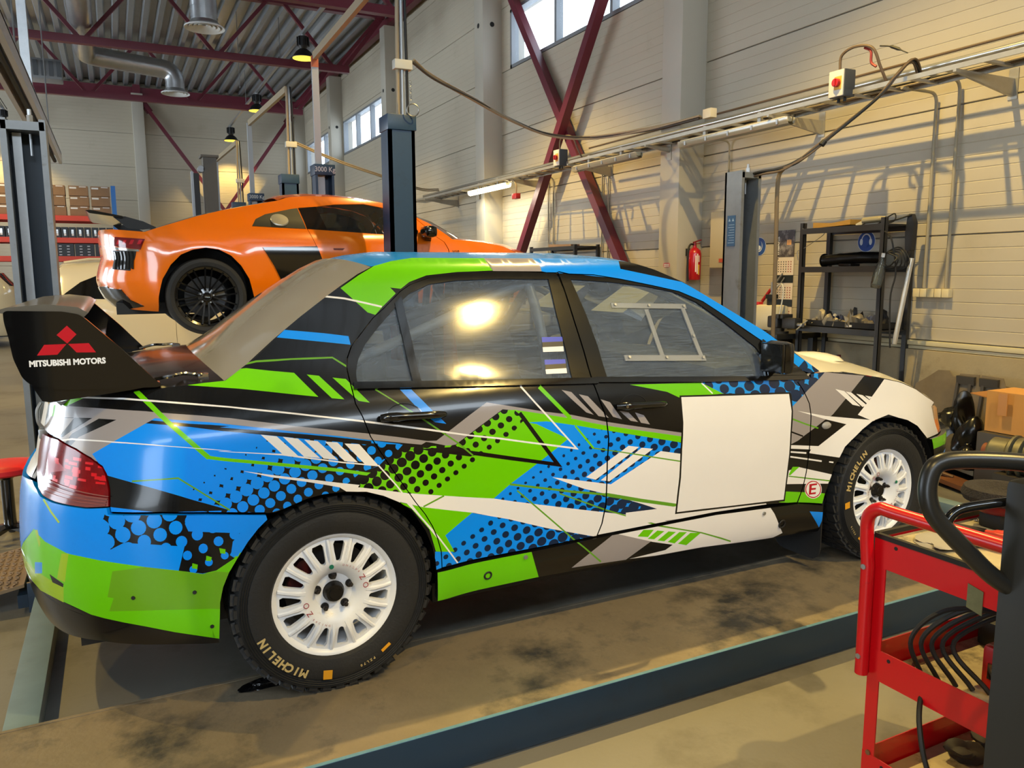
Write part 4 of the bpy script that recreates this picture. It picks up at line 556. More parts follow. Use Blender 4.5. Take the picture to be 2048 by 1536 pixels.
OUT = {"arch_rear":[[-0.208,0.637],[-0.181,0.636],[-0.136,0.651],[-0.082,0.667],[-0.032,0.674],[0.042,0.673],[0.106,0.663],[0.163,0.642],[0.22,0.612],[0.262,0.573],[0.296,0.52],[0.323,0.474],[0.268,0.558],[0.305,0.501],[0.331,0.443],[0.344,0.387],[0.348,0.349]],
"door_rear_line":[[0.367,0.353],[0.363,0.416],[0.349,0.467],[0.331,0.512],[0.306,0.557],[0.27,0.608],[0.242,0.654],[0.245,0.649],[0.215,0.697],[0.189,0.74],[0.16,0.791],[0.135,0.836],[0.115,0.904],[0.099,0.943],[0.097,0.981],[0.094,1.024],[0.093,1.056],[0.101,1.087],[0.121,1.123],[0.152,1.154],[0.212,1.214],[0.258,1.247],[0.325,1.302],[0.367,1.326],[0.447,1.351],[0.621,1.366],[0.8,1.37],[0.987,1.368]],
"door_front_top":[[0.997,1.368],[1.043,1.363],[1.158,1.359],[1.279,1.341],[1.433,1.313],[1.562,1.287],[1.678,1.242],[1.78,1.177],[1.879,1.108],[1.941,1.07],[2.014,1.008],[2.091,0.943],[2.143,0.909]],
"b_line":[[0.992,1.368],[1.0,1.3],[1.01,1.181],[1.022,1.063],[1.023,0.954],[1.037,0.886],[1.057,0.816],[1.061,0.74],[1.052,0.651],[1.051,0.571],[1.051,0.483],[1.037,0.407],[1.018,0.361]],
"door_front_line":[[2.142,0.906],[2.068,0.887],[2.094,0.849],[2.122,0.79],[2.128,0.738],[2.124,0.68],[2.121,0.581],[2.119,0.562],[2.114,0.481],[2.103,0.415],[2.079,0.347]],
"rear_door_bottom":[[1.018,0.361],[0.72,0.355],[0.367,0.353]],
"front_door_bottom":[[2.079,0.347],[1.89,0.36],[1.6,0.368],[1.018,0.361]],
"backlight_edge":[[-0.289,1.047],[-0.218,1.098],[-0.123,1.177],[-0.03,1.257],[0.066,1.323],[0.133,1.366],[0.12,1.32],[0.189,1.361],[0.247,1.39],[0.308,1.408]],
"trunk_seam":[[-0.289,1.047],[-0.36,1.037],[-0.444,1.029],[-0.526,1.024],[-0.532,1.025],[-0.658,1.013],[-0.871,0.988],[-1.131,0.952],[-1.165,0.938]],
"tail_light":[[-1.144,0.844],[-0.969,0.852],[-0.847,0.836],[-0.773,0.817],[-0.721,0.795],[-0.708,0.776],[-0.674,0.684],[-0.748,0.676],[-0.821,0.675],[-0.895,0.675],[-0.976,0.68],[-1.018,0.69],[-1.143,0.732],[-1.176,0.789]],
"bumper_seam":[[-0.208,0.637],[-0.387,0.655],[-0.514,0.665],[-0.665,0.665],[-0.672,0.673],[-0.674,0.682]],
"bumper_arch":[[-0.209,0.632],[-0.209,0.619],[-0.237,0.595],[-0.269,0.558],[-0.301,0.511],[-0.328,0.468],[-0.347,0.423],[-0.358,0.376],[-0.369,0.254]],
"bumper_greenbottom":[[-0.369,0.254],[-0.494,0.287],[-0.579,0.31],[-0.641,0.322]],
"bumper_bottom":[[-0.376,0.241],[-0.545,0.25],[-0.638,0.255],[-0.742,0.257],[-0.914,0.232]],
"glass_rear":[[0.326,1.272],[0.361,1.296],[0.442,1.328],[0.556,1.341],[0.731,1.345],[0.941,1.342],[0.939,1.209],[0.944,1.067],[0.939,0.972],[0.339,0.993],[0.338,1.128],[0.333,1.21]],
"glass_vent":[[0.3,1.249],[0.232,1.189],[0.172,1.129],[0.139,1.081],[0.123,1.041],[0.12,1.007],[0.312,0.995],[0.311,1.096],[0.306,1.192]],
"glass_front":[[1.041,1.341],[1.218,1.329],[1.394,1.31],[1.523,1.287],[1.64,1.239],[1.768,1.147],[1.894,1.044],[1.912,1.013],[1.894,0.921],[1.093,0.965],[1.091,1.075],[1.072,1.198],[1.055,1.278]],
"belt_rear":[[0.108,1.007],[0.529,0.987],[1.037,0.966],[1.043,0.945],[0.523,0.967],[0.103,0.985]],
"belt_front":[[1.034,0.968],[1.447,0.945],[1.898,0.92],[2.121,0.91],[2.14,0.903],[2.114,0.893],[1.589,0.916],[1.034,0.95]],
"fender_top":[[2.143,0.909],[2.155,0.897],[2.25,0.918],[2.365,0.909],[2.496,0.887],[2.629,0.863],[2.753,0.837],[2.895,0.797],[3.012,0.747],[3.106,0.712]],
"fender_front":[[3.106,0.712],[3.047,0.698],[3.07,0.637],[3.129,0.541],[2.94,0.552]],
"arch_front":[[2.94,0.552],[2.846,0.626],[2.762,0.662],[2.664,0.686],[2.572,0.689],[2.506,0.68],[2.439,0.65],[2.366,0.605],[2.328,0.579],[2.301,0.537],[2.267,0.488],[2.253,0.437],[2.229,0.371],[2.221,0.324]],
"fender_bottom":[[2.221,0.324],[2.079,0.347]],
"sill_bottom":[[0.353,0.237],[0.754,0.242],[1.547,0.226],[1.912,0.202],[2.235,0.189]],
"sill_front":[[2.235,0.189],[2.216,0.318]],
"headlight":[[3.047,0.698],[3.123,0.693],[3.26,0.6],[3.26,0.54],[3.169,0.538],[3.129,0.541],[3.07,0.637]],
"bumper_front_seam":[[2.94,0.552],[3.129,0.541],[3.26,0.54]],
"handle_rear":[[0.166,0.9],[0.225,0.905],[0.4,0.893],[0.403,0.877],[0.221,0.878]],
"handle_front":[[1.098,0.861],[1.163,0.872],[1.336,0.857],[1.337,0.839],[1.137,0.841]],
"marker":[[2.223,0.684]],
"handle_cup_f":[[1.143,0.876],[1.176,0.901],[1.217,0.901],[1.27,0.884],[1.309,0.864],[1.296,0.825],[1.258,0.806],[1.202,0.81]],
"handle_cup_r":[[0.22,0.91],[0.254,0.932],[0.285,0.938],[0.313,0.925],[0.349,0.9]],
"mirror":[[1.942,1.073],[1.988,1.059],[2.04,1.053],[2.075,1.017],[2.065,0.969],[2.052,0.945],[1.995,0.927],[1.911,0.932]],
"a_upper":[[0.308,1.408],[0.732,1.424],[1.355,1.424],[1.299,1.384],[1.452,1.36],[1.576,1.322],[1.725,1.247],[1.862,1.169],[2.003,1.088],[2.101,1.015],[2.153,0.97],[2.218,0.923]],
"flag1":[[0.851,1.128],[0.941,1.125],[0.934,1.07],[0.843,1.072]],
"flag2":[[0.843,1.046],[0.931,1.043],[0.923,0.991],[0.831,0.994]]}
OUT8 = {"top":[[-0.806,0.832],[-0.696,0.824],[-0.471,0.804],[-0.338,0.849],[-0.212,0.891],[-0.033,0.952],[0.179,1.012],[0.455,1.076],[0.706,1.13],[0.763,1.16],[1.021,1.193],[1.248,1.194],[1.516,1.178],[1.746,1.148],[1.915,1.096],[2.007,1.03],[2.147,0.95],[2.35,0.783],[2.699,0.757],[3.011,0.72],[3.301,0.626]],
"tail":[[-0.806,0.832],[-0.849,0.721],[-0.916,0.688],[-0.82,0.496],[-1.037,0.454],[-0.993,0.357],[-0.879,0.331],[-1.054,0.185]],
"bottom":[[-1.054,0.185],[-0.744,0.146],[-0.421,0.125]],
"arch":[[-0.421,0.125],[-0.392,0.262],[-0.349,0.408],[-0.28,0.528],[-0.195,0.613],[-0.096,0.657],[0.012,0.675],[0.118,0.659],[0.216,0.607],[0.297,0.519],[0.361,0.403],[0.402,0.231]],
"tail_light":[[-0.773,0.693],[-0.731,0.76],[-0.472,0.74],[-0.519,0.647],[-0.774,0.684]],
"grille":[[-0.816,0.651],[-0.554,0.647],[-0.603,0.478],[-0.803,0.492]],
"exhaust":[[-0.879,0.331],[-0.711,0.32],[-0.657,0.233],[-0.834,0.235]],
"diffuser":[[-0.901,0.34],[-0.834,0.235],[-0.66,0.228],[-0.908,0.17],[-0.971,0.196]],
"side_window":[[0.421,0.872],[0.463,0.937],[0.558,0.986],[0.81,1.048],[0.87,1.057],[0.903,0.857],[0.643,0.864]],
"door_glass":[[0.878,1.064],[1.05,1.082],[1.244,1.113],[1.537,1.128],[1.725,1.096],[1.889,1.029],[1.978,0.931],[2.007,0.861],[1.986,0.805],[1.539,0.825],[1.274,0.839],[0.903,0.857]],
"blade":[[0.491,0.682],[0.983,0.697],[1.039,0.537],[0.65,0.369],[0.588,0.511]],
"door_cut":[[0.846,1.139],[0.884,1.037],[0.914,0.851],[0.961,0.737],[1.004,0.625],[1.038,0.511]],
"door_cut2":[[2.007,1.03],[2.179,0.808],[2.257,0.755],[2.294,0.687],[2.304,0.633]],
"fuel_cap":[[0.677,0.937]],
"v10":[[2.334,0.653],[2.407,0.654]],
"mirror":[[2.023,0.903],[2.125,0.74]],
"handle":[[1.142,0.674],[1.241,0.675]],
"wing":[[-0.995,0.954],[-0.684,0.92],[-0.455,0.904],[-0.338,0.844],[-0.47,0.83],[-0.704,0.898]]}
# ------------------------------------------------------------------ panels cut from a body surface
def ccw(p):
    a = sum(p[i-1][0]*p[i][1]-p[i][0]*p[i-1][1] for i in range(len(p))); return p if a > 0 else p[::-1]
def dens(P, st, close=True):
    o = []; n = len(P)
    for i in range(n if close else n-1):
        a, b = np.array(P[i], float), np.array(P[(i+1) % n], float); k = max(1, int(math.ceil(np.linalg.norm(b-a)/st)))
        o += [tuple(a+(b-a)*j/k) for j in range(k)]
    return o if close else o+[tuple(P[-1])]
def clean(P):
    o = []
    for p in P:
        if not o or math.hypot(p[0]-o[-1][0], p[1]-o[-1][1]) > 1e-3: o.append(tuple(p))
    if math.hypot(o[0][0]-o[-1][0], o[0][1]-o[-1][1]) < 1e-3: o.pop()
    return o
def panel(name, S_, outline, parent, mats, base=0, layers=(), key=None, off=0., holes=(), flange=.012, gs=.03, gz=.022, side=1, world_off=(0, 0, 0)):
    outline = clean(outline); V = []; E = []
    def addp(p):
        b = len(V); n = len(p); V.extend(p); E.extend((b+i, b+(i+1) % n) for i in range(n)); return np.array(p, float)
    def inside(q, c):
        x0, z0 = q[:, 0], q[:, 1]; x1, z1 = np.roll(x0, -1), np.roll(z0, -1); r = np.zeros(len(c), bool)
        for i in range(len(q)):
            if z0[i] != z1[i]: r ^= ((z0[i] > c[:, 1]) != (z1[i] > c[:, 1])) & (c[:, 0] < (x1[i]-x0[i])*(c[:, 1]-z0[i])/(z1[i]-z0[i])+x0[i])
        return r
    oid = addp(dens(outline, .025)); hid = [addp(dens(clean(h), .025)) for h in holes]
    xs = [p[0] for p in outline]; zs = [p[1] for p in outline]; bb = (min(xs), max(xs), min(zs), max(zs)); lay = []
    def touch(p): a = [q[0] for q in p]; b = [q[1] for q in p]; return max(a) > bb[0] and min(a) < bb[1] and max(b) > bb[2] and min(b) < bb[3]
    for e in layers:
        if not touch(e[2]): continue
        pid = addp(clean(e[2]))
        if e[0] == 'P': lay.append((pid, None, key[e[1]]))
        else:
            ds = []
            for s, z, ra, rb in e[3]:
                n = 12 if max(ra, rb) < .016 else 16
                c = [(s+ra*math.cos(2*PI*k/n), z+rb*math.sin(2*PI*k/n)) for k in range(n)]
                if touch(c): addp(c); ds.append((s, z, ra, rb))
            lay.append((pid, ds, key[e[1]]))
    gx = np.arange(bb[0]+gs*.5, bb[1], gs); gy = np.arange(bb[2]+gz*.5, bb[3], gz)
    V.extend([(x+.13*gs*((j % 3)-1), y+.11*gz*((i % 3)-1)) for i, x in enumerate(gx) for j, y in enumerate(gy)])
    rv, re, rf, _, _, of = delaunay_2d_cdt([Vector(p) for p in V], E, [], 0, 1e-5, False)
    rv = np.array([q[:] for q in rv]); rf = np.array([list(f) for f in rf]); cen = rv[rf].mean(1)
    ok = inside(oid, cen)
    for h in hid: ok &= ~inside(h, cen)
    rf = rf[ok]; cen = cen[ok]; mi = np.full(len(rf), base)
    for pid, ds, c in lay:
        m = inside(pid, cen)
        if ds is not None:
            d = np.zeros(len(cen), bool)
            for s, z, ra, rb in ds: d |= ((cen[:, 0]-s)/ra)**2+((cen[:, 1]-z)/rb)**2 < 1
            m &= d
        mi[m] = c
    keep = rf.tolist(); mi = mi.tolist()
    used = sorted({i for f in keep for i in f}); ix = {u: i for i, u in enumerate(used)}; sz = rv[used]
    faces = [[ix[i] for i in f] for f in keep]
    P = S_.S(sz[:, 0], sz[:, 1]); N = S_.N(sz[:, 0], sz[:, 1]); P = P+N*off
    if flange:
        cnt = {}
        for f in faces:
            for a, b in zip(f, f[1:]+f[:1]): cnt[(a, b)] = 1
        be = [(a, b) for a, b in cnt if (b, a) not in cnt]; n0 = len(P)
        P2 = []; N2 = []; ff = []
        for a, b in be:
            k = n0+len(P2); P2 += [P[a], P[b], P[b]-N[b]*flange, P[a]-N[a]*flange]; ff.append([k+1, k, k+3, k+2]); N2 += [(0, 0, 0)]*4
        if P2: P = np.concatenate([P, P2]); N = np.concatenate([N, N2]); faces += ff; mi += [base]*len(ff)
    if side == 2:
        n0 = len(P); P = np.concatenate([P, P*[1, -1, 1]]); N = np.concatenate([N, N*[1, -1, 1]]); faces = faces+[[n0+i for i in f[::-1]] for f in faces]; mi = mi+mi
    elif side < 0: P = P*[1, -1, 1]; N = N*[1, -1, 1]; faces = [f[::-1] for f in faces]
    return mk(name, P, faces, mats, parent, mi, normals=N, world=False)
def shell(name, st, mats, parent, n=12, flip=False, th=.0):
    # surface across the car between mirrored edges; st rows (x, y_edge, z_edge, crown, x_bow)
    P = []
    for x, ye, ze, cr, bow in st: P.append([(x+bow*(1-t*t), -ye*t, ze+cr*(1-t*t)) for t in np.linspace(1, -1, n+1)])
    g = G().grid(P); 
    if flip: g.f = [f[::-1] for f in g.f]
    return g.build(name, mats, parent, world=False, ang=60)
# ------------------------------------------------------------------ rally car
PC = dict(K=(13, 13, 14), B=(0, 136, 242), G=(102, 192, 2), Y=(146, 139, 138), W=(226, 223, 220), N=(9, 34, 66), g=(92, 150, 34), b=(6, 138, 228), H=(100, 158, 22), L=(150, 184, 20), R=(176, 14, 34))
KEY = {k: i for i, k in enumerate(PC)}
PAINT = [mat('car_wrap_'+n, PC[k], .20 if k == 'K' else .24, coat=.25, spec=.35, var=.04, vscale=4) for k, n in zip(PC, ('black', 'blue', 'green', 'grey', 'white', 'navy', 'leaf', 'azure', 'dull_green', 'lime', 'red'))]
M_kgloss = mat('gloss_black', (12, 12, 13), .12, coat=.6); M_kmat = mat('matt_black', (14, 14, 14), .6); M_rubber = mat('rubber', (22, 22, 22), .75, bump=.15, bscale=80)
M_chrome = mat('chrome', (200, 200, 200), .12, 1.); M_poly = glass('scratched_sheen_window', (225, 232, 238), .10, .85, .18, (165, 182, 205), .14)  # scratched side panes; the bluish haze paints in a sky reflection
M_backlight = glass('rear_window_glass', (210, 210, 206), .08, .5, .44, (192, 191, 188)); M_wind = glass('windscreen_glass', (225, 232, 236), .03, .85, .04)
car = thing('rally_car', 'rally sedan wrapped in blue, green, black and white with white number panel on door', 'car', (0, 0, .15))
SIDE = LIVERY['side']; O = OUT
arch_r = O['arch_rear'][:10]+[(.280, .545), (.308, .50), (.331, .443), (.344, .387), (.348, .349)]
q_out = arch_r+[(.355, .348)]+[p for p in O['door_rear_line']]+[(1.0, 1.372)]+O['door_front_top'][1:-1]+[(2.15, .92), (2.218, .925)]+[(2.153, .975), (2.101, 1.02), (2.003, 1.092), (1.862, 1.173), (1.725, 1.252), (1.60, 1.324), (1.47, 1.378), (1.36, 1.412), (1.2, 1.424), (.42, 1.424), (.33, 1.412), (.247, 1.392), (.189, 1.366), (.12, 1.325), (.066, 1.29), (-.03, 1.225), (-.123, 1.157), (-.218, 1.082), (-.289, 1.035), (-.36, 1.032), (-.444, 1.026), (-.53, 1.020), (-.658, 1.009), (-.871, .985), (-1.131, .950), (-1.165, .936), (-1.165, .86)]+[(-.969, .856), (-.847, .840), (-.773, .821), (-.721, .799), (-.704, .778), (-.670, .684), (-.665, .668), (-.514, .668), (-.387, .658), (-.215, .64)]
for sd in (1, -1):
    lay = SIDE if sd > 0 else []
    panel('quarter_panel', RALLY, q_out, car, PAINT, 0, lay, KEY, side=sd)
    rd = [(.370, .356)]+[(a+.004, b) for a, b in O['door_rear_line'][1:-1]]+[(.984, 1.364)]+[(a-.003, b) for a, b in O['b_line'][1:]]+[(.72, .358)]
    d_r = panel('rear_door', RALLY, rd, car, PAINT, 0, lay, KEY, holes=[O['glass_rear'], O['glass_vent']], side=sd)
    fd = [(a+.003, b) for a, b in O['b_line'][::-1]]+[(a, b-.004) for a, b in O['door_front_top'][1:-1]]+[(2.135, .912)]+[(a-.003, b) for a, b in O['door_front_line'][1:]]+[(1.89, .363), (1.6, .371)]
    fd[0] = (1.022, .364)
    d_f = panel('front_door', RALLY, fd, car, PAINT, 0, lay, KEY, holes=[O['glass_front']], side=sd)
    fe = [(2.148, .905), (2.155, .897), (2.16, .915), (2.25, .918)]+O['fender_top'][3:]+[(3.05, .698), (3.07, .637), (3.125, .545)]+O['arch_front']+[(2.083, .345)]+[(a+.003, b) for a, b in O['door_front_line'][-2:0:-1]]
    panel('front_fender', RALLY, fe, car, PAINT, 0, lay, KEY, side=sd)
    si = [(.348, .346), (.72, .350), (1.018, .356), (1.6, .362), (2.079, .342), (2.218, .318), (2.237, .189), (1.912, .202), (1.547, .226), (.754, .242), (.353, .237)]
    panel('side_sill', RALLY, si, car, PAINT, 0, LIVERY['sill'] if sd > 0 else [], KEY, off=.012, flange=.03, side=sd)
    panel('window_glass', RALLY, O['glass_rear'], d_r, M_poly if sd > 0 else M_wind, off=-.006, flange=0, gs=.06, gz=.05, side=sd)
    panel('vent_glass', RALLY, O['glass_vent'], d_r, M_poly if sd > 0 else M_wind, off=-.006, flange=0, gs=.06, gz=.05, side=sd)
    panel('window_glass', RALLY, O['glass_front'], d_f, M_poly if sd > 0 else M_wind, off=-.006, flange=0, gs=.06, gz=.05, side=sd)
    panel('belt_moulding', RALLY, O['belt_rear'], d_r, M_kgloss, off=.009, flange=.01, side=sd)
    panel('belt_moulding', RALLY, O['belt_front'], d_f, M_kgloss, off=.009, flange=.01, side=sd)
    # pillars between the panes
    panel('division_bar', RALLY, [(.300, 1.262), (.328, 1.285), (.342, .99), (.312, .99)], d_r, M_kgloss, off=.004, flange=.01, side=sd)
    # tail lamp
    M_tl = [mat('lamp_red', (112, 3, 10), .12, coat=.3, spec=.3, var=.6, vscale=34), mat('lamp_clear', (128, 70, 68), .15, coat=.4), mat('lamp_bright_red', (205, 8, 22), .2, coat=.3), mat('lamp_pink', (150, 44, 52), .2, coat=.3)]
    tl = [(-1.165, .845)]+O['tail_light'][1:-2]+[(-1.15, .732), (-1.165, .789)]
    lay_tl = [('P', 1, [(-1.2, .745), (-.95, .712), (-.665, .706), (-.66, .66), (-1.2, .66)]), ('P', 3, [(-1.03, .80), (-1.0, .845), (-.985, .845), (-.97, .80), (-.88, .77), (-.98, .75), (-1.0, .715), (-1.02, .715)])]
    rs_ = np.random.default_rng(4)
    for k in range(26):
        s = rs_.uniform(-.97, -.69); z = rs_.uniform(.715, .80+.10*(-.69-s)); a, b = rs_.uniform(.008, .022), rs_.uniform(.003, .007); lay_tl.append(('P', 2, [(s-a, z-b), (s+a, z-b), (s+a, z+b), (s-a, z+b)]))
    lamp_ = panel('tail_lamp', RALLY, tl, car, M_tl, 0, lay_tl, {0: 0, 1: 1, 2: 2, 3: 3}, off=.004, flange=.02, side=sd)
    for k in range(4): panel('lens_rib', RALLY, [(-.98, .690+.011*k), (-.682, .686+.008*k), (-.682, .689+.008*k), (-.98, .694+.011*k)], lamp_, M_tl[1], off=.008, flange=.004, side=sd)
    # head lamp
    panel('head_lamp', RALLY, [(3.055, .700), (3.123, .695), (3.35, .62), (3.5, .60), (3.5, .56), (3.26, .540), (3.135, .545), (3.075, .637)], car, [mat('head_lamp_lens', (170, 150, 130), .1, coat=1), mat('indicator_amber', (225, 90, 20), .15, coat=1)], 0, [('P', 'a', [(3.09, .62), (3.16, .62), (3.24, .54), (3.12, .53)])], {'a': 1}, off=-.004, flange=.02, side=sd)
    # side marker and handles
    m = RALLY.S(2.223, .684); n = RALLY.N(2.223, .684)
    if sd > 0:
        g = G(); g.lathe([(.001, .010), (.016, .008), (.024, .003), (.026, -.002)], m, n, 20); g.v = [tuple(m+(np.array(q)-m)*[1.15, 1, .68]) for q in g.v]; mk_ = g.build('marker_lamp', mat('marker_lens', (150, 148, 145), .12, coat=1), car, world=False)
    for (s0, s1, z0, z1, dr) in ((.175, .400, .892, .886, d_r), (1.103, 1.332, .858, .850, d_f)):
        c_, z_ = s0+.085, (z0+z1)/2-.004; ri = [(c_+.068*math.cos(a), z_+.048*math.sin(a)) for a in np.linspace(.1, PI-.1, 14)]; ri += [(c_+.064*math.cos(a), z_+.045*math.sin(a)) for a in np.linspace(PI-.1, .1, 14)]
        panel('handle_recess_edge', RALLY, ri, dr, M_kgloss, off=.0012, flange=0, side=sd)
        g = G(); P = []; R_ = []
        for t in np.linspace(0, 1, 10):
            s = s0+(s1-s0)*t; z = z0+(z1-z0)*t; P.append(RALLY.S(s, z)+RALLY.N(s, z)*(.006+.026*min(1, 6*t*(1-t)+.25))*[1, 1, .6]); R_.append((.013 if t > .28 else .0155)*(1 if .02 < t < .97 else .75))
        P = [p*[1, sd, 1] for p in P]; g.tube(P, R_, 10); g.cyl(P[1]-np.array([0, sd*.012, 0]), P[1]-np.array([0, sd*.019, 0]), .006, n=10, m=1); g.build('door_handle', [M_kgloss, M_chrome], dr, world=False, ang=60)
    # mirror: shell, cover seam, foot
    ms = panel('mirror_foot', RALLY, [(1.925, 1.055), (1.945, 1.07), (2.10, .935), (2.13, .91), (1.90, .922)], d_f, M_kgloss, off=.010, flange=.012, side=sd)
    g = G(); g.box((1.893, -.93, .935), (1.955, -.79, 1.075), bev=.028); g.box((1.880, -.925, .942), (1.897, -.80, 1.068), bev=.008); g.bar((1.93, -.82, .955), (1.97, -.74, .935), .05, .03)
    g.v = [(x, y*sd, z) for x, y, z in g.v]; g.f = g.f if sd > 0 else [f[::-1] for f in g.f]; g.build('door_mirror', M_kgloss, d_f, world=False, ang=50)
# stickers and the sliding pane in the front window
for z0, z1, nm in ((1.072, 1.126, 'flag_sticker'), (.994, 1.044, 'flag_sticker')):
    h = (z1-z0)/3; s0 = .845 if z0 > 1.05 else .835; 
    panel(nm, RALLY, [(s0, z0), (s0+.09, z0-.002), (s0+.098, z1-.002), (s0+.008, z1)], car, [mat('flag_blue', (25, 60, 190), .4), mat('flag_black', (22, 22, 24), .4), mat('flag_white', (228, 228, 225), .4)], 0, [('P', 1, [(s0-.1, z0+2*h), (s0-.1, z0-.1), (s0+.3, z0-.1), (s0+.3, z0+2*h-.002)]), ('P', 2, [(s0-.1, z0+h), (s0-.1, z0-.1), (s0+.3, z0-.1), (s0+.3, z0+h-.002)])], {1: 1, 2: 2}, off=-.003, flange=0)
M_strip = glass('acrylic_strip', (235, 238, 240), .08, .8, .35, (215, 218, 220))
sw = panel('slider_frame', RALLY, [(1.20, 1.245), (1.575, 1.232), (1.575, 1.212), (1.20, 1.225)], car, M_strip, off=.002, flange=.006)
for pl in ([(1.20, 1.02), (1.60, 1.0), (1.60, 1.022), (1.20, 1.042)], [(1.355, 1.215), (1.375, 1.215), (1.395, 1.03), (1.375, 1.03)], [(1.545, 1.215), (1.565, 1.215), (1.592, 1.02), (1.572, 1.02)]): panel('slider_rail', RALLY, pl, sw, M_strip, off=.002, flange=.006)
for s, z in ((1.215, 1.236), (1.38, 1.229), (1.56, 1.222), (1.22, 1.032), (1.40, 1.022), (1.585, 1.012), (1.568, 1.1)):
    p = RALLY.S(s, z)+RALLY.N(s, z)*.004; G().cyl(p, p+RALLY.N(s, z)*.005, .006, n=8).build('screw', M_galv, sw, world=False)
# bumpers
SR = RALLY.XR-RALLY.TR[0][-1]
b_r = [(-.212, .632), (-.209, .619), (-.237, .595), (-.269, .558), (-.301, .511), (-.328, .468), (-.347, .423), (-.358, .376), (-.369, .240), (-.545, .246), (-.742, .248), (-.914, .232), (-1.1, .23), (-1.3, .24), (SR, .25), (SR, .675), (-1.3, .68), (-1.1, .70), (-1.02, .688), (-.976, .676), (-.895, .671), (-.748, .672), (-.674, .680), (-.668, .661), (-.514, .661), (-.387, .651)]
kb = ['P', 'K', [(-.36, .252), (-.494, .287), (-.579, .31), (-.641, .322), (-.75, .338), (-.88, .365), (-1.0, .40), (-1.12, .44), (-1.6, .46), (-1.6, .1), (-.3, .1)]]
blay = [e for e in LIVERY['bumper']]; blay.insert(3, kb)
panel('rear_bumper', RALLY, b_r, car, PAINT, KEY['B'], blay, KEY, off=.010, flange=.02, side=2)
for s, z in ((-.60, .405), (-.425, .415), (-.385, .30)):
    p = RALLY.S(s, z)+RALLY.N(s, z)*.010; G().cyl(p, p+RALLY.N(s, z)*.003, .006, n=10).build('bumper_screw', M_kmat, car, world=False)
SF = RALLY.XB+RALLY.TF[0][-1]
b_f = [(2.945, .548), (3.135, .538), (3.3, .535), (SF, .56), (SF, .16), (3.2, .15), (3.02, .17), (2.98, .30), (2.99, .42)]
panel('front_bumper', RALLY, b_f, car, PAINT, 0, [['P', 'G', [(2.9, .59), (3.9, .60), (3.9, .49), (3.2, .475), (2.9, .50)]], ['P', 'B', [(3.15, .435), (3.4, .435), (3.4, .36), (3.22, .36)]], ['P', 'W', [(2.9, .31), (3.9, .31), (3.9, .1), (2.9, .1)]]], KEY, off=.02, flange=.03, side=2)
panel('boot_back', RALLY, [(-1.17, .70), (SR, .67), (SR, .96), (-1.3, .955), (-1.168, .94)], car, PAINT, KEY['W'], side=2)  # white here stands in for the bright reflection on the rear corner
# top surfaces
def edge(pts, inset=0): return [(RALLY.S(s, z)[0], -RALLY.S(s, z)[1]-inset, z) for s, z in pts]
e = edge([(-.289, 1.035), (-.36, 1.032), (-.444, 1.026), (-.53, 1.020), (-.658, 1.009), (-.80, .993), (-.92, .980)], .0)
shell('boot_lid', [(x, y, z, .03, -.05*k/6) for k, (x, y, z) in enumerate(e)]+[(e[-1][0]-.03, e[-1][1]*.96, .955, .01, -.06)], PAINT[KEY['K']], car, flip=True)
e = edge([(-.300, 1.030), (-.218, 1.078), (-.123, 1.153), (-.03, 1.221), (.066, 1.286), (.12, 1.321), (.189, 1.362), (.247, 1.388)], .0)
shell('rear_window', [(x, y, z, .012+.03*(k/7), -.06+.03*k/7) for k, (x, y, z) in enumerate(e)], M_backlight, car)
e2 = edge([(.247, 1.390), (.33, 1.411), (.42, 1.423), (.7, 1.4235), (1.0, 1.4235), (1.2, 1.4235), (1.36, 1.412), (1.44, 1.388)])
shell('roof', [(x, y, z, .035, -.03+.06*k/7) for k, (x, y, z) in enumerate(e2)], PAINT[KEY['B']], car)
e3 = edge([(1.44, 1.386), (1.60, 1.322), (1.725, 1.250), (1.862, 1.171), (2.003, 1.090), (2.101, 1.018), (2.218, .922)])
shell('windscreen', [(x, y, z, .02, .03+.10*k/6) for k, (x, y, z) in enumerate(e3)], M_wind, car)
e4 = edge([(2.22, .915), (2.365, .909), (2.496, .887), (2.629, .863), (2.753, .837), (2.895, .797), (3.012, .747), (3.10, .712)])
shell('bonnet', [(x, y, z+.004, .07*(1-.5*(k/7)**2), .10+.28*(k/7)**2) for k, (x, y, z) in enumerate(e4)], mat('bonnet_wrap', (226, 222, 208), .25, coat=.5), car)
for sd in (-1, 1):
    g = G(); g.lathe([(.001, .028), (.05, .024), (.10, .010), (.12, -.01)], (2.62, sd*.42, .93), (.12, 0, 1), 20); g.v = [(2.62+(x-2.62)*1.5, y, z) for x, y, z in g.v]; g.build('bonnet_bulge', mat('bonnet_wrap', (226, 222, 208)), car, world=False)
# boot lid hinge clips and latch
for sd in (-1, 1):
    g = G(); P = smooth_path([(-.50, sd*.60, 1.035), (-.44, sd*.63, 1.048), (-.40, sd*.60, 1.05), (-.36, sd*.64, 1.048), (-.33, sd*.61, 1.045)], 5); g.tube(P, .006, 6); g.box((-.36, sd*.62-.02, 1.035), (-.33, sd*.62+.02, 1.05)); g.build('bonnet_pin_clip', M_chrome, car, world=False)
tp0 = RALLY.S(-1.166, .90)+RALLY.N(-1.166, .90)*.012
g = G(); g.tube(smooth_path([tp0+[0, 0, .045], tp0+[-.012, -.004, .02], tp0+[-.012, -.004, -.02], tp0+[.002, 0, -.045]], 5), .006, 8); g.box(tp0+[-.014, -.018, -.075], tp0+[.014, .018, -.042], bev=.005); g.build('toggle_latch', M_galv, car, world=False)
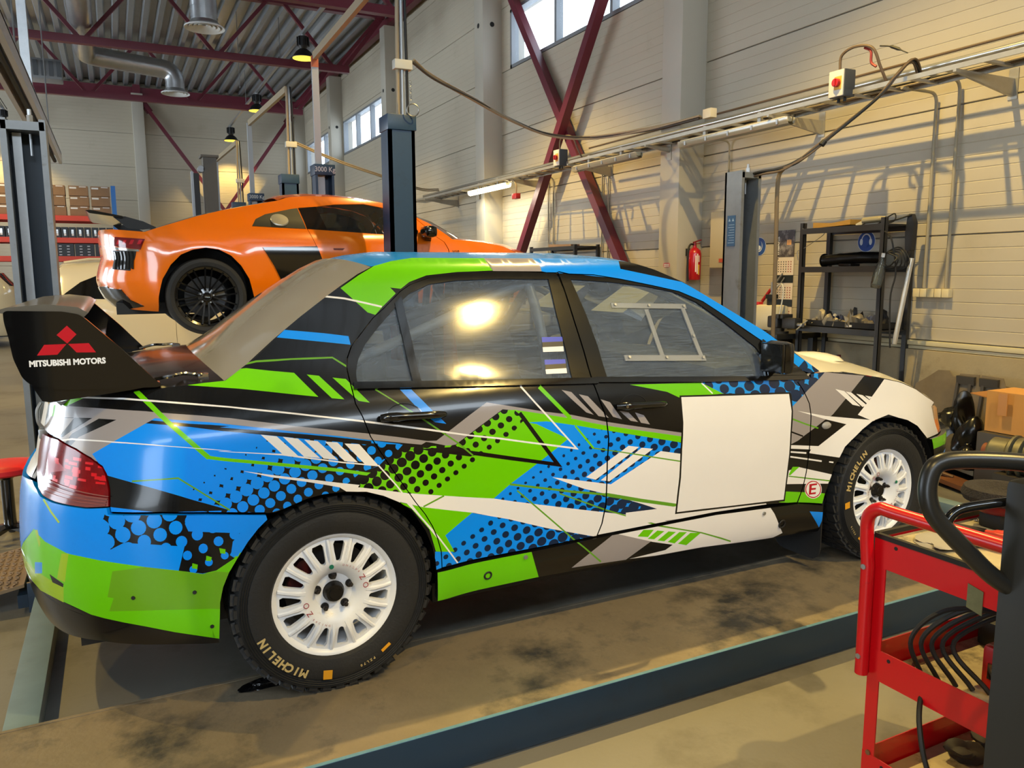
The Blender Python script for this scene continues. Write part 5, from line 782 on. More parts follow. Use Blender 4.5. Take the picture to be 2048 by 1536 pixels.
# rear wing
PL = [(-.865, 1.262), (-.857, 1.267), (-.72, 1.262), (-.68, 1.253), (-.664, 1.241), (-.569, 1.141), (-.472, 1.029), (-.482, 1.025), (-.726, 1.034), (-.813, 1.053), (-.833, 1.075), (-.851, 1.132), (-.857, 1.190), (-.865, 1.236)]
wings = []
for sd in (-1, 1):
    g = G(); g.prism(rounded(PL, .012, 3), (0, sd*.675, 0), (1, 0, 0), (0, 0, 1), (0, sd*.028, 0)); g.prism([(-.473, 1.032), (-.561, 1.019), (-.77, .998), (-.79, 1.003), (-.815, 1.055)], (0, sd*.60, 0), (1, 0, 0), (0, 0, 1), (0, sd*.09, 0))
    wings.append(g.build('wing_end_plate', M_kgloss, car, world=False, ang=40))
wing = wings[0]
af = [(-.90, 1.262), (-.86, 1.275), (-.76, 1.283), (-.68, 1.272), (-.655, 1.255), (-.67, 1.240), (-.76, 1.245), (-.86, 1.258)]
G().prism(af, (0, -.675, 0), (1, 0, 0), (0, 0, 1), (0, 1.35, 0)).build('aerofoil', mat('wing_top', (96, 92, 84), .3, coat=.4), wing, world=False, ang=50)
G().prism([(-.80, 1.15), (-.70, 1.165), (-.62, 1.15), (-.70, 1.14)], (0, -.675, 0), (1, 0, 0), (0, 0, 1), (0, 1.35, 0)).build('lower_aerofoil', M_kgloss, wing, world=False, ang=50)
lg = G(); Yp = -.7045; cx, cz = -.714, 1.169; u = .0255
lg.add([(cx, Yp, cz), (cx+u, Yp, cz+u*1.02), (cx+.003, Yp, cz+u*2.04), (cx-u*.98, Yp, cz+u*1.02)], [(0, 1, 2, 3)]); lg.add([(cx-.002, Yp, cz-.001), (cx-.027, Yp, cz-.031), (cx-.078, Yp, cz-.031), (cx-.058, Yp, cz-.001)], [(0, 3, 2, 1)]); lg.add([(cx+.002, Yp, cz-.001), (cx+.022, Yp, cz-.027), (cx+.072, Yp, cz-.029), (cx+.055, Yp, cz-.001)], [(0, 1, 2, 3)])
lg.build('three_diamond_emblem', mat('emblem_red', (190, 20, 36), .3), wing, smooth=False, world=False)
text_on(G(), 'MITSUBISHI MOTORS', .0235, (-.716, Yp, 1.114), (1, 0, 0), (0, 0, 1), bold=.0011, sx=.88).build('lettering', mat('lettering_white', (235, 235, 235), .4), wing, smooth=False, world=False)
text_on(G(), 'E', .0001, (0, -.5, .5), (1, 0, 0), (0, 0, 1)) if False else None
# under-body, wheel wells, mud flaps, cabin
g = G(); g.box((-.75, -.60, .20), (3.2, .60, .30)); g.box((.36, -.80, .20), (2.22, .80, .27)); g.box((.5, -.3, .12), (2.0, .3, .2)); g.build('floor_pan', M_kmat, car, smooth=False, world=False)
for xw in (0, 2.625):
    for sd in (-1, 1):
        g = G(); th = np.linspace(-.15, PI+.15, 18); g.grid([[(xw+.385*math.cos(a), sd*y, .315+.372*math.sin(a)) for y in (.865, .55)] for a in th]); g.add([(xw+.385*math.cos(a), sd*.55, .315+.372*math.sin(a)) for a in th], [tuple(range(18))]); g.build('wheel_well', M_kmat, car, world=False)
        if xw == 0: continue
        xf = xw-.39; pl = rounded([(-.86, .50), (-.58, .50), (-.58, .04), (-.86, .04)], .07); pl = [(a*-sd if sd > 0 else a, b) for a, b in pl]
        G().prism(pl, (xf, 0, 0), (0, 1, 0), (0, 0, 1), (.006, 0, 0)).build('mud_flap', M_rubber, car, world=False)
cab = mat('cabin_grey', (70, 74, 80), .6, var=.2); M_cage = mat('cage_paint', (150, 152, 150), .35)
g = G(); g.box((-.25, -.72, .32), (2.2, .72, .36)); g.box((2.05, -.70, .36), (2.2, .70, .92)); g.box((-.30, -.66, .36), (-.22, .66, 1.0)); g.box((-.3, -.62, .96), (.12, .62, 1.0)); g.build('cabin_tub', mat('cabin_dark', (26, 27, 30), .7), car, smooth=False, world=False)
g = G(); g.box((1.75, -.66, .78), (2.1, .66, .96), bev=.05); g.build('dashboard', M_kmat, car, world=False)
for sd in (-1, 1):
    g = G(); g.prism(rounded([(.72, .45), (1.25, .42), (1.28, .52), (.90, .56), (.80, 1.12), (.72, 1.22), (.62, 1.18)], .05), (0, sd*.36-.22, 0), (1, 0, 0), (0, 0, 1), (0, .44, 0)); g.prism(rounded([(.66, .75), (.95, .75), (.80, 1.0), (.66, 1.0)], .05), (0, sd*.36-.25, 0), (1, 0, 0), (0, 0, 1), (0, .5, 0)); g.build('bucket_seat', mat('seat_fabric', (30, 31, 34), .8), car, world=False)
cg = G(); Tb = .02
hoop = smooth_path([(.90, -.66, .38), (.90, -.68, .95), (.88, -.57, 1.30), (.86, -.42, 1.375), (.86, .42, 1.375), (.88, .57, 1.30), (.90, .68, .95), (.90, .66, .38)], 4); cg.tube(hoop, Tb, 8)
for sd in (-1, 1):
    cg.tube(smooth_path([(.87, sd*.55, 1.33), (1.3, sd*.53, 1.34), (1.62, sd*.56, 1.24), (1.98, sd*.66, .98), (2.05, sd*.66, .4)], 5), Tb, 8); cg.tube([(.87, sd*.55, 1.33), (-.15, sd*.52, .92)], Tb, 8); cg.tube([(.90, -sd*.5, 1.30), (.92, sd*.62, .45)], Tb, 8); cg.tube([(.87, sd*.5, 1.34), (-.12, -sd*.45, .92)], Tb, 8)
    cg.tube([(.90, sd*.68, .80), (2.03, sd*.68, .45)], Tb, 8); cg.tube([(.90, sd*.68, .45), (2.03, sd*.68, .75)], Tb, 8)
cg.tube([(.90, -.66, .95), (.90, .66, .95)], Tb, 8); cg.build('roll_cage', M_cage, car, world=False, ang=70)
for sd in (-1, 1): G().prism([(1.42, 1.19), (1.60, 1.30), (1.63, 1.28), (1.52, 1.15)], (0, sd*.30-.13, 0), (1, 0, 0), (0, 0, 1), (0, .26, 0)).build('sun_visor', mat('visor_white', (225, 225, 222), .5), car, smooth=False, world=False)
G().lathe([(.17, 0), (.19, .012), (.17, .024), (.155, .012)], (1.68, .36, .93), (-.9, 0, .35), 24, closed=True).build('steering_wheel', M_kmat, car, world=False)
g = G(); g.box((.62, -.40, .95), (.66, -.30, 1.2)); g.box((.62, .30, .95), (.66, .40, 1.2)); g.build('seat_belt', mat('belt_red', (140, 20, 26), .7), car, smooth=False, world=False)
# sill plate bolts / jacking hole
p = RALLY.S(.55, .29)+RALLY.N(.55, .29)*.013; G().lathe([(.010, .001), (.015, .003), (.017, 0)], p, RALLY.N(.55, .29), 16).build('jacking_hole', M_kmat, car, world=False)
p = RALLY.S(1.99, .262)+RALLY.N(1.99, .262)*.013; G().lathe([(.013, .001), (.019, .004), (.021, 0)], p, RALLY.N(1.99, .262), 16).build('jacking_hole', M_kmat, car, world=False)
for s, z in ((.70, .335), (1.87, .33)): p = RALLY.S(s, z)+RALLY.N(s, z)*.012; G().cyl(p, p+RALLY.N(s, z)*.006, .008, n=8).build('sill_bolt', M_galv, car, world=False)
# ------------------------------------------------------------------ wheels
M_rim = mat('white_rim', (226, 228, 232), .35, var=.04, vscale=6, dirt=(170, 150, 118), dscale=14, dlo=.62, dhi=.80); M_tyre = mat('tyre_rubber', (24, 24, 24), .7, bump=.2, bscale=120, var=.2, vscale=20)
def rim_face(nsp, r0, ri, ro, R, yfun, th, wi, wo):
    V = []; F = []
    def addp(p): b = len(V); V.extend(p); F.append(list(range(b, b+len(p))))
    addp([(R*math.cos(a), R*math.sin(a)) for a in np.linspace(0, 2*PI, 91)[:-1]])
    addp([(r0*math.cos(a), r0*math.sin(a)) for a in np.linspace(0, 2*PI, 25)[:-1]])
    for k in range(nsp):
        a0 = 2*PI*(k+.5)/nsp; tl = []
        for t in np.linspace(0, PI, 7): tl.append((ri+ (ro-ri)*.14*(1-math.sin(t)), wi*math.cos(t)))
        pts = [(ri+.012*(1-math.sin(t)), wi*math.cos(t)) for t in np.linspace(0, PI, 7)]+[(ri+(ro-ri)*.5, -(wi*.45+wo*.55)), (ro-.010, -wo), (ro, -wo*.75), (ro, wo*.75), (ro-.010, wo), (ri+(ro-ri)*.5, wi*.45+wo*.55)]
        addp(ccw([(r*math.cos(a0+w/r), r*math.sin(a0+w/r)) for r, w in pts]))
    for r in np.linspace(r0, R, 7)[1:-1]: V.extend([(r*math.cos(a), r*math.sin(a)) for a in np.linspace(0, 2*PI, 61)[:-1]])
    rv, _, rf, _, _, of = delaunay_2d_cdt([Vector(p) for p in V], [], F, 0, 1e-6, True); rv = np.array([q[:] for q in rv])
    keep = [f for f, o in zip(rf, of) if 0 in o and len(o) == 1]
    rr = np.hypot(rv[:, 0], rv[:, 1]); y = yfun(rr); P = np.stack([rv[:, 0], y, rv[:, 1]], -1); n = len(P); P = np.concatenate([P, P+[0, th, 0]])
    faces = [list(f) for f in keep]; cnt = {(a, b) for f in faces for a, b in zip(f, f[1:]+f[:1])}; ff = faces+[[n+i for i in f[::-1]] for f in faces]+[[b, a, n+a, n+b] for a, b in cnt if (b, a) not in cnt]
    g = G(); g.add(P, ff); return g
def make_tyre(parent, rr, ro, w, lugs, groove=True, txt=None):
    y0 = -.010; prof = [(rr-.004, .004), (rr+.008, y0-.004), (rr+.03, y0-.010), ((rr+ro)/2, y0-.012), (ro-.045, y0-.008)]
    if groove:
        for k in range(4): q = ro-.045+.007*k; prof += [(q, y0-.008), (q+.002, y0-.003), (q+.005, y0-.003), (q+.006, y0-.007)]
    prof += [(ro-.012, y0), (ro-.005, .012), (ro-.004, .03), (ro-.004, w-.03), (ro-.005, w-.012), (ro-.012, w+.010), ((rr+ro)/2, w+.02), (rr, w)]
    t = G().lathe(prof, (0, 0, 0), (0, 1, 0), 72).build('tyre', M_tyre, parent, world=False, ang=40)
    return t
def make_wheel(parent, loc, rot, flip=False):
    g = G(); g.lathe([(.208, -.002), (.210, .004), (.206, .010), (.194, .016), (.186, .05), (.18, .16), (.205, .2), (.200, .19), (.174, .16), (.180, .05), (.186, .014), (.196, .004), (.204, -.002)], (0, 0, 0), (0, 1, 0), 72, closed=True)
    f = rim_face(15, .036, .112, .180, .190, pchip([0, .052, .066, .092, .105, .15, .195], [.034, .034, .030, .0, -.004, .004, .012]), .016, .0095, .0190); g.add(f.v, f.f)
    rim = g.build('wheel', M_rim, parent, world=False, ang=40); rim.location = loc
    for k in range(15):
        a = 2*PI*k/15; r = np.array([math.cos(a), 0, math.sin(a)]); t = np.array([-math.sin(a), 0, math.cos(a)]); yv = np.array([0, 1, 0])
        P = []
        for q, wd, y, d in ((.100, .0125, -.001, .016), (.125, .0085, -.009, .014), (.16, .0062, -.004, .012), (.190, .0075, .006, .010)): P.append([r*q-t*wd+yv*(y+.006), r*q-t*wd*.45+yv*y, r*q+t*wd*.45+yv*y, r*q+t*wd+yv*(y+.006)])
        G().grid(np.array(P)).build('spoke', M_rim, rim, world=False, ang=30)
    ty = make_tyre(rim, .206, .325, .205, 0)
    tr = G(); nb = 44; rs = np.random.default_rng(3)
    for k in range(nb):
        a = 2*PI*k/nb
        for j, (ya, yb) in enumerate(((-.004, .040), (.045, .098), (.103, .156), (.161, .207))):
            aa = a+(.5*(j % 2))*2*PI/nb; r = np.array([math.cos(aa), 0, math.sin(aa)]); t = np.array([-math.sin(aa), 0, math.cos(aa)]); sk = .006*(1 if j % 2 else -1)
            tr.obox(r*.3245+np.array([0, (ya+yb)/2, 0]), t*.0165+np.array([0, sk, 0]), np.array([0, (yb-ya)/2, 0]), r*.0065)
        r = np.array([math.cos(a), 0, math.sin(a)]); t = np.array([-math.sin(a), 0, math.cos(a)]); tr.obox(r*.309+np.array([0, -.0075, 0]), t*.0135, np.array([0, .005, 0]), r*.012)
    o = tr.build('tread_block', M_tyre, rim, smooth=False, world=False); o['kind'] = 'stuff'
    h = G(); h.lathe([(.001, .008), (.018, .008), (.020, .012), (.028, .012), (.030, .018), (.034, .030), (.034, .05)], (0, 0, 0), (0, 1, 0), 24); h.build('hub', mat('hub_dark', (40, 38, 36), .4, .7), rim, world=False)
    for k in range(5):
        a = 2*PI*k/5+.35; c = np.array([.057*math.cos(a), 0, .057*math.sin(a)]); G().cyl(c+[0, .012, 0], c+[0, .036, 0], .0085, n=6).cyl(c+[0, .004, 0], c+[0, .03, 0], .005, n=8).build('lug_nut', mat('lug_steel', (70, 66, 64), .4, .8), rim, world=False); G().cyl(c+[0, .0285, 0], c+[0, .036, 0], .014, n=14).build('lug_hole', M_kmat, rim, world=False)
    b = G(); b.cyl((0, .075, 0), (0, .085, 0), .15, n=40); b.build('brake_disc', mat('brake_steel', (58, 56, 54), .5, .6), rim, world=False)
    G().prism(rounded([(-.15, .03), (-.10, .12), (-.04, .10), (-.07, .02)], .02), (0, .055, 0), (1, 0, 0), (0, 0, 1), (0, .05, 0)).build('brake_caliper', mat('caliper_red', (70, 14, 16), .5), rim, world=False)
    yt = -.0235; gold = mat('tyre_gold', (188, 166, 110), .6); o = (0, yt, 0); ux, uy = (1, 0, 0), (0, 0, 1)
    if not flip:
        text_arc(G(), 'MICHELIN', .036, o, ux, uy, .262, math.radians(243), math.radians(5.6), bold=.0016).build('tyre_lettering', gold, rim, smooth=False, world=False)
        g = G(); g.add([(.262*math.cos(a)*q/.262, yt, q*math.sin(a)) for q, a in ((.247, math.radians(257)), (.247, math.radians(264)), (.278, math.radians(264)), (.278, math.radians(258)))], [(0, 1, 2, 3)]); g.build('tyre_logo_patch', mat('tyre_yellow', (214, 150, 24), .6), rim, smooth=False, world=False)
        g = G(); text_arc(g, 'PZL70', .012, o, ux, uy, .262, math.radians(296), math.radians(2.6), bold=.0004); g.build('tyre_code', gold, rim, smooth=False, world=False)
        g = G(); a0, a1 = math.radians(303), math.radians(311); g.add([(q*math.cos(a), yt, q*math.sin(a)) for q, a in ((.255, a0), (.255, a1), (.266, a1), (.266, a0))], [(0, 1, 2, 3)]); g.build('tyre_code_patch', mat('tyre_yellow', (214, 150, 24)), rim, smooth=False, world=False)
        red = mat('rim_red_print', (150, 30, 60), .5); y2 = -.0065
        for base in (0, 180):
            g = G(); text_arc(g, 'OZ', .026, (0, y2+.0005, 0), ux, uy, .101, math.radians(190+base), math.radians(18), inward=True); text_arc(g, 'RACING', .0095, (0, y2, 0), ux, uy, .1035, math.radians(222+base), math.radians(6.6), inward=True); g.build('rim_lettering', red, rim, smooth=False, world=False)
        c = (-.012, -.0035, .098); G().cyl(c, (c[0], c[1]-.002, c[2]), .0075, n=14).build('rim_sticker', mat('sticker_green', (10, 110, 84), .5), rim, world=False)
    rim.rotation_euler = (0, rot, 0) if not flip else (0, rot, PI)
    return rim
make_wheel(car, (0, -.867, .325), 0); make_wheel(car, (2.625, -.867, .325), math.radians(75)); make_wheel(car, (0, .867, .325), .5, True); make_wheel(car, (2.625, .867, .325), .2, True)
# ================================================================== orange sports car on the blue lift
M_or = mat('orange_paint', (240, 116, 6), .18, coat=.8); M_tint = glass('tinted_glass', (200, 205, 208), .03, .75, .03)
r8 = thing('sports_car', 'orange mid-engine sports coupe raised on the blue two-post lift', 'car', (.145, 5.03, 1.075))
q8 = OUT8; tp = q8['top']
quarter = [(-1.55, .84), (-1.2, .84)]+tp[:9]+[(.80, 1.165), (.846, 1.139)]+q8['door_cut'][1:]+[(1.06, .35), (1.06, .13), (.46, .13)]+q8['arch'][::-1]+[(-.744, .146), (-1.0, .17), (-1.3, .19), (-1.55, .20)]
door = [(.806, 1.166), (.86, 1.176)]+tp[10:15]+[(2.005, 1.03)]+[(a-.004, b) for a, b in q8['door_cut2'][1:]]+[(2.29, .35), (2.25, .14), (1.065, .14), (1.065, .35)]+[(a+.005, b) for a, b in q8['door_cut'][:0:-1]]
arch8f = [(2.65+.385*math.cos(a), .25+.385*math.sin(a)) for a in np.linspace(0, PI, 14)]
fend = [(2.012, 1.03), (2.147, .95), (2.35, .783), (2.699, .757), (3.011, .72), (3.301, .626), (3.7, .55), (4.0, .50), (4.0, .13), (3.04, .13)]+arch8f+[(2.26, .13), (2.295, .35), (2.308, .633), (2.298, .687), (2.261, .755), (2.183, .808)]
for sd in (1, -1):
    panel('rear_quarter', R8, quarter, r8, M_or, side=sd, gs=.05, gz=.04)
    dd = panel('door', R8, door, r8, M_or, side=sd, gs=.05, gz=.04, holes=[q8['door_glass']])
    panel('front_fender', R8, fend, r8, M_or, side=sd, gs=.05, gz=.04)
    panel('door_glass', R8, q8['door_glass'], dd, M_tint, off=-.006, flange=0, side=sd, gs=.08, gz=.08)
    panel('door_pillar', R8, [(.885, 1.058), (1.05, 1.078), (1.10, .848), (.91, .857)], dd, M_kgloss, off=.003, flange=.006, side=sd)
    sw8 = panel('black_side_blade_upper', R8, q8['side_window'], r8, M_kmat, off=.004, flange=.006, side=sd)
    panel('side_blade', R8, q8['blade'], r8, M_kgloss, off=.010, flange=.02, side=sd)
    p = R8.S(.677, .937); n = R8.N(.677, .937); g = G(); g.lathe([(.001, .012), (.075, .010), (.082, .004), (.084, .0)], p*[1, sd, 1], n*[1, sd, 1], 24); g.build('fuel_cap', mat('brushed_alu', (176, 172, 160), .35, .6), r8, world=False)
    tl8 = panel('tail_lamp', R8, [(-.80, .69), (-.76, .765), (-.472, .742), (-.515, .655), (-.66, .672)], r8, [mat('lamp_red8', (110, 4, 16), .1, coat=1), mat('lamp_red8b', (190, 20, 40), .1, coat=1)], 0, [('P', 1, [(-.75+.07*k, .70), (-.72+.07*k, .70), (-.70+.07*k, .735), (-.73+.07*k, .735)]) for k in range(4)], {1: 1}, off=.006, flange=.01, side=sd)
    panel('chrome_strip', R8, [(-.95, .695), (-.80, .68), (-.53, .655), (-.53, .638), (-.80, .660), (-.95, .675)], r8, M_chrome, off=.008, flange=.01, side=sd)
    gr = panel('vent_grille', R8, q8['grille'], r8, M_kmat, off=.004, flange=.006, side=sd)
    for k in range(6): panel('grille_slat', R8, [(-.79+.038*k, .64), (-.775+.038*k, .64), (-.75+.036*k, .49), (-.765+.036*k, .49)], gr, M_kgloss, off=.012, flange=.008, side=sd)
    panel('exhaust_trim', R8, q8['exhaust'], r8, M_kgloss, off=.008, flange=.02, side=sd)
    panel('diffuser', R8, [(-1.55, .33), (-.90, .345), (-.80, .24), (-.66, .23), (-.55, .175), (-.744, .15), (-1.0, .16), (-1.55, .18)], r8, M_kgloss, off=.006, flange=.02, side=sd)
    g = G(); g.box((2.0, -1.10, .79), (2.13, -.90, .905), bev=.045); g.bar((2.08, -.95, .80), (2.10, -.86, .74), .06, .03); g.v = [(x, y*sd, z) for x, y, z in g.v]; g.f = g.f if sd > 0 else [f[::-1] for f in g.f]; g.build('door_mirror', M_kgloss, dd, world=False, ang=60)
    if sd > 0:
        text_on(G(), 'V10', .045, R8.S(2.37, .655)+[0, -.004, 0], (1, 0, 0), (0, -.15, 1), bold=.001).build('fender_badge', M_kmat, r8, smooth=False, world=False)
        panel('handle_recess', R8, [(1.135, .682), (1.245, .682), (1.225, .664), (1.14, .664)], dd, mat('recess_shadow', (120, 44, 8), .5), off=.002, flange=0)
        for k in range(2): p = R8.S(-.45+.0*k, .77); 
def edge8(pts): return [(R8.S(s, z)[0], -R8.S(s, z)[1], z) for s, z in pts]
e = edge8(tp[:9]); shell('engine_cover', [(x, y, z, .02, -.04) for x, y, z in e], mat('engine_glass_dark', (40, 38, 36), .2, coat=.5), r8)
e = edge8(tp[8:16]); shell('roof', [(x, y, z, .06, .0) for x, y, z in e], M_or, r8)
e = edge8(tp[14:18]); shell('windscreen', [(x, y, z, .05, .12*k) for k, (x, y, z) in enumerate(e)], M_tint, r8)
e = edge8(tp[17:21]); shell('bonnet', [(x, y, z, .05, .2+.05*k) for k, (x, y, z) in enumerate(e)], M_or, r8)
wg8 = [(-.86, .968), (-.80, .972), (-.66, .940), (-.46, .906), (-.345, .85), (-.47, .842), (-.66, .850), (-.72, .905)]
g = G().prism([(-.90, .985), (-.86, .99), (-.62, .945), (-.62, .93), (-.87, .962)], (0, -.70, 0), (1, 0, 0), (0, 0, 1), (0, 1.4, 0)); wo = g.build('rear_wing', M_kgloss, r8, world=False)
for sd in (-1, 1): G().prism([(-.70, .945), (-.60, .945), (-.46, .906), (-.345, .85), (-.47, .835), (-.58, .84)], (0, sd*.66, 0), (1, 0, 0), (0, 0, 1), (0, .03, 0)).build('wing_support', M_kmat, wo, world=False)
g = G(); g.box((-.72, -.70, .10), (3.3, .70, .20)); g.box((.42, -.86, .11), (2.25, .86, .16)); g.build('under_tray', M_kmat, r8, smooth=False, world=False)
g = G(); g.box((.5, -.75, .16), (.7, .75, .95)); g.box((.7, -.55, .2), (1.25, .55, .45)); g.box((1.9, -.75, .2), (2.3, .75, .80)); g.prism([(.78, .45), (1.0, .45), (.80, .92), (.70, .92)], (0, -.55, 0), (1, 0, 0), (0, 0, 1), (0, .42, 0)); g.prism([(.78, .45), (1.0, .45), (.80, .92), (.70, .92)], (0, .13, 0), (1, 0, 0), (0, 0, 1), (0, .42, 0)); g.build('cabin_trim', mat('cabin_black', (20, 20, 21), .7), r8, smooth=False, world=False)
G().lathe([(.17, 0), (.185, .012), (.17, .024), (.155, .012)], (1.72, -.36, .80), (-.9, 0, .35), 20, closed=True).build('steering_wheel', M_kmat, r8, world=False)
M_brim = mat('black_rim', (14, 14, 15), .2, coat=.6)
def wheel8(parent, loc, rot, flip, R=.26, ro=.34, w=.29, rimmat=None, nsp=10, cap=True):
    g = G(); g.lathe([(R, -.002), (R+.002, .006), (R-.012, .016), (R-.022, .06), (R-.03, .25), (R, .28), (R-.036, .25), (R-.030, .06), (R-.02, .01)], (0, 0, 0), (0, 1, 0), 56, closed=True)
    rim = g.build('wheel', rimmat or M_brim, parent, world=False); rim.location = loc
    for k in range(nsp):
        for sg in (-1, 1):
            a = 2*PI*k/nsp; b = a+sg*.20; p0 = np.array([.055*math.cos(a), .03, .055*math.sin(a)]); p1 = np.array([(R-.014)*math.cos(b), .008, (R-.014)*math.sin(b)]); G().bar(p0, p1, .013, .026, up=(0, 1, 0)).build('spoke', rimmat or M_brim, rim, smooth=False, world=False)
    G().lathe([(.001, .012), (.034, .012), (.038, .018), (.075, .026), (.08, .05)], (0, 0, 0), (0, 1, 0), 28).build('hub', rimmat or M_brim, rim, world=False)
    if cap:
        g = G()
        for k in range(4): g.lathe([(.0055, -.001), (.0075, -.0015), (.0075, .0)], (-.015+.010*k, .011, 0), (0, 1, 0), 14, closed=True)
        g.build('ring_emblem', M_chrome, rim, world=False); G().lathe([(.034, .011), (.036, .009), (.038, .013)], (0, 0, 0), (0, 1, 0), 28).build('cap_ring', M_chrome, rim, world=False)
    for k in range(5): a = 2*PI*k/5+.3; G().cyl((.057*math.cos(a), .02, .057*math.sin(a)), (.057*math.cos(a), .03, .057*math.sin(a)), .008, n=8).build('wheel_bolt', M_galv, rim, world=False)
    make_tyre(rim, R, ro, w, 0, groove=False); b = G().cyl((0, .10, 0), (0, .12, 0), .18, n=36); b.build('brake_disc', mat('brake_steel', (58, 56, 54)), rim, world=False)
    G().prism(rounded([(.04, .06), (.13, .10), (.17, .0), (.15, -.08), (.08, -.05)], .02), (0, .07, 0), (1, 0, 0), (0, 0, 1), (0, .05, 0)).build('brake_caliper', mat('caliper_grey', (90, 92, 96), .4), rim, world=False)
    rim.rotation_euler = (0, rot, PI if flip else 0); return rim
for xw in (0, 2.65):
    wheel8(r8, (xw, -.955, .25), .1, False); wheel8(r8, (xw, .955, .25), .4, True)
    for sd in (-1, 1):
        g = G(); th = np.linspace(-.3, PI+.3, 18); g.grid([[(xw+.395*math.cos(a), sd*y, .30+.385*math.sin(a)) for y in (.93, .55)] for a in th]); g.add([(xw+.395*math.cos(a), sd*.55, .30+.385*math.sin(a)) for a in th], [tuple(range(18))]); g.build('wheel_well', M_kmat, r8, world=False)
# ================================================================== pale SUVs on the floor behind
SUV = Surf(([.15, .22, .35, .6, .9, 1.1, 1.2, 1.3, 1.45, 1.58, 1.66, 1.71], [.84, .88, .93, .955, .95, .925, .89, .85, .78, .70, .60, .45]), ([-1.2, -.9, -.5, 0, 2, 2.6, 3.2, 3.7], [-.1, -.06, -.015, 0, 0, -.01, -.06, -.14]), ([-.9, -.3, .5, 2, 2.6], [-.06, -.02, 0, -.02, -.06]), (1.1, 1.4), ([.15, .4, .6, .9, 1.1, 1.3, 1.5, 1.7], [-.86, -.93, -.94, -.92, -.90, -.84, -.70, -.5]), ([.15, .4, .7, .9, 1.0], [3.7, 3.8, 3.78, 3.6, 3.4]), -.4, 2.7, 2.6, 2.6, (0, 2.86), .012, .36, (.55, .88), (.95, .9))
M_cream = mat('cream_paint', (222, 212, 186), .2, coat=.7)
def suv(loc, rz, lab):
    r = thing('parked_suv', lab, 'car', loc, 'pale cars parked behind the lifts')
    ar = [(.40*math.cos(a), .36+.40*math.sin(a)) for a in np.linspace(0, PI, 14)]; af = [(x+2.86, z) for x, z in ar]
    rear = [(-1.5, .25), (-.45, .25), (-.40, .36)]+ar[::-1][1:-1]+[(.40, .36), (.42, .24), (.995, .24), (.995, 1.62), (.5, 1.70), (0, 1.70), (-.45, 1.66), (-.75, 1.55), (-.95, 1.30), (-1.5, 1.28)]
    front = [(1.0, .24), (2.42, .24), (2.46, .36)]+af[::-1][1:-1]+[(3.26, .36), (3.3, .25), (4.1, .25), (4.1, .85), (3.4, .98), (2.7, 1.06), (2.3, 1.14), (1.95, 1.38), (1.6, 1.58), (1.3, 1.66), (1.0, 1.69)]
    front[-1] = (1.0, 1.62)
    top = [(-.75, 1.55), (-.45, 1.66), (0, 1.70), (.5, 1.70), (1.0, 1.695), (1.3, 1.66), (1.6, 1.58)]
    for sd in (1, -1):
        panel('rear_body_side', SUV, rear[:-7]+[(.995, 1.69), (.5, 1.70), (0, 1.70), (-.45, 1.66), (-.75, 1.55), (-.95, 1.30), (-1.5, 1.28)], r, M_cream, side=sd, gs=.07, gz=.06)
        panel('front_body_side', SUV, front[:-1]+[(1.0, 1.69)], r, M_cream, side=sd, gs=.07, gz=.06)
        w = panel('side_window', SUV, [(-.44, 1.20), (-.43, 1.24), (-.2, 1.42), (.06, 1.53), (.5, 1.57), (.97, 1.57), (1.4, 1.52), (1.75, 1.38), (2.05, 1.20), (.97, 1.18), (.1, 1.18)], r, M_kgloss, off=.004, flange=.006, side=sd, gs=.08, gz=.08)
        panel('window_pillar', SUV, [(.93, 1.57), (1.03, 1.57), (1.05, 1.18), (.93, 1.18)], w, M_kmat, off=.007, flange=.004, side=sd)
        P = [SUV.S(s, 1.70)*[1, sd, 1]+[0, sd*.06, .05 if 0 < i < 5 else 0] for i, s in enumerate(np.linspace(-.4, 1.2, 6))]; G().tube(P, .018, 8).build('roof_rail', mat('rail_cream', (205, 196, 172), .35), r, world=False)
    e = [(SUV.S(s, z)[0], -SUV.S(s, z)[1], z) for s, z in top]; shell('roof', [(x, y, z, .05, 0) for x, y, z in e], M_cream, r)
    e = [(SUV.S(s, z)[0], -SUV.S(s, z)[1], z) for s, z in [(-1.0, 1.29), (-.85, 1.40), (-.75, 1.55)]]; shell('rear_window', [(x, y, z, .03, -.06) for x, y, z in e], M_kgloss, r)
    e = [(SUV.S(s, z)[0], -SUV.S(s, z)[1], z) for s, z in [(1.6, 1.58), (1.95, 1.38), (2.3, 1.14)]]; shell('windscreen', [(x, y, z, .04, .05) for x, y, z in e], M_kgloss, r)
    e = [(SUV.S(s, z)[0], -SUV.S(s, z)[1], z) for s, z in [(2.3, 1.14), (2.7, 1.06), (3.4, .98), (3.6, .93)]]; shell('bonnet', [(x, y, z, .05, .1) for x, y, z in e], M_cream, r)
    G().box((-.8, -.7, .22), (3.6, .7, .35)).build('floor_pan', M_kmat, r, smooth=False, world=False)
    for xw in (0, 2.86): wheel8(r, (xw, -.94, .36), .2, False, .25, .36, .27, mat('grey_rim', (120, 122, 124), .3, .6), 5, False); wheel8(r, (xw, .94, .36), .2, True, .25, .36, .27, mat('grey_rim', (120, 122, 124)), 5, False)
    r.rotation_euler = (0, 0, rz); return r
suv((-.8, 10.15, 0), 0, 'cream SUV with roof rails parked on the floor behind the orange car')
suv((-3.35, 17.3, 0), PI, 'cream SUV parked before the pallet rack, half behind the grey lift column')
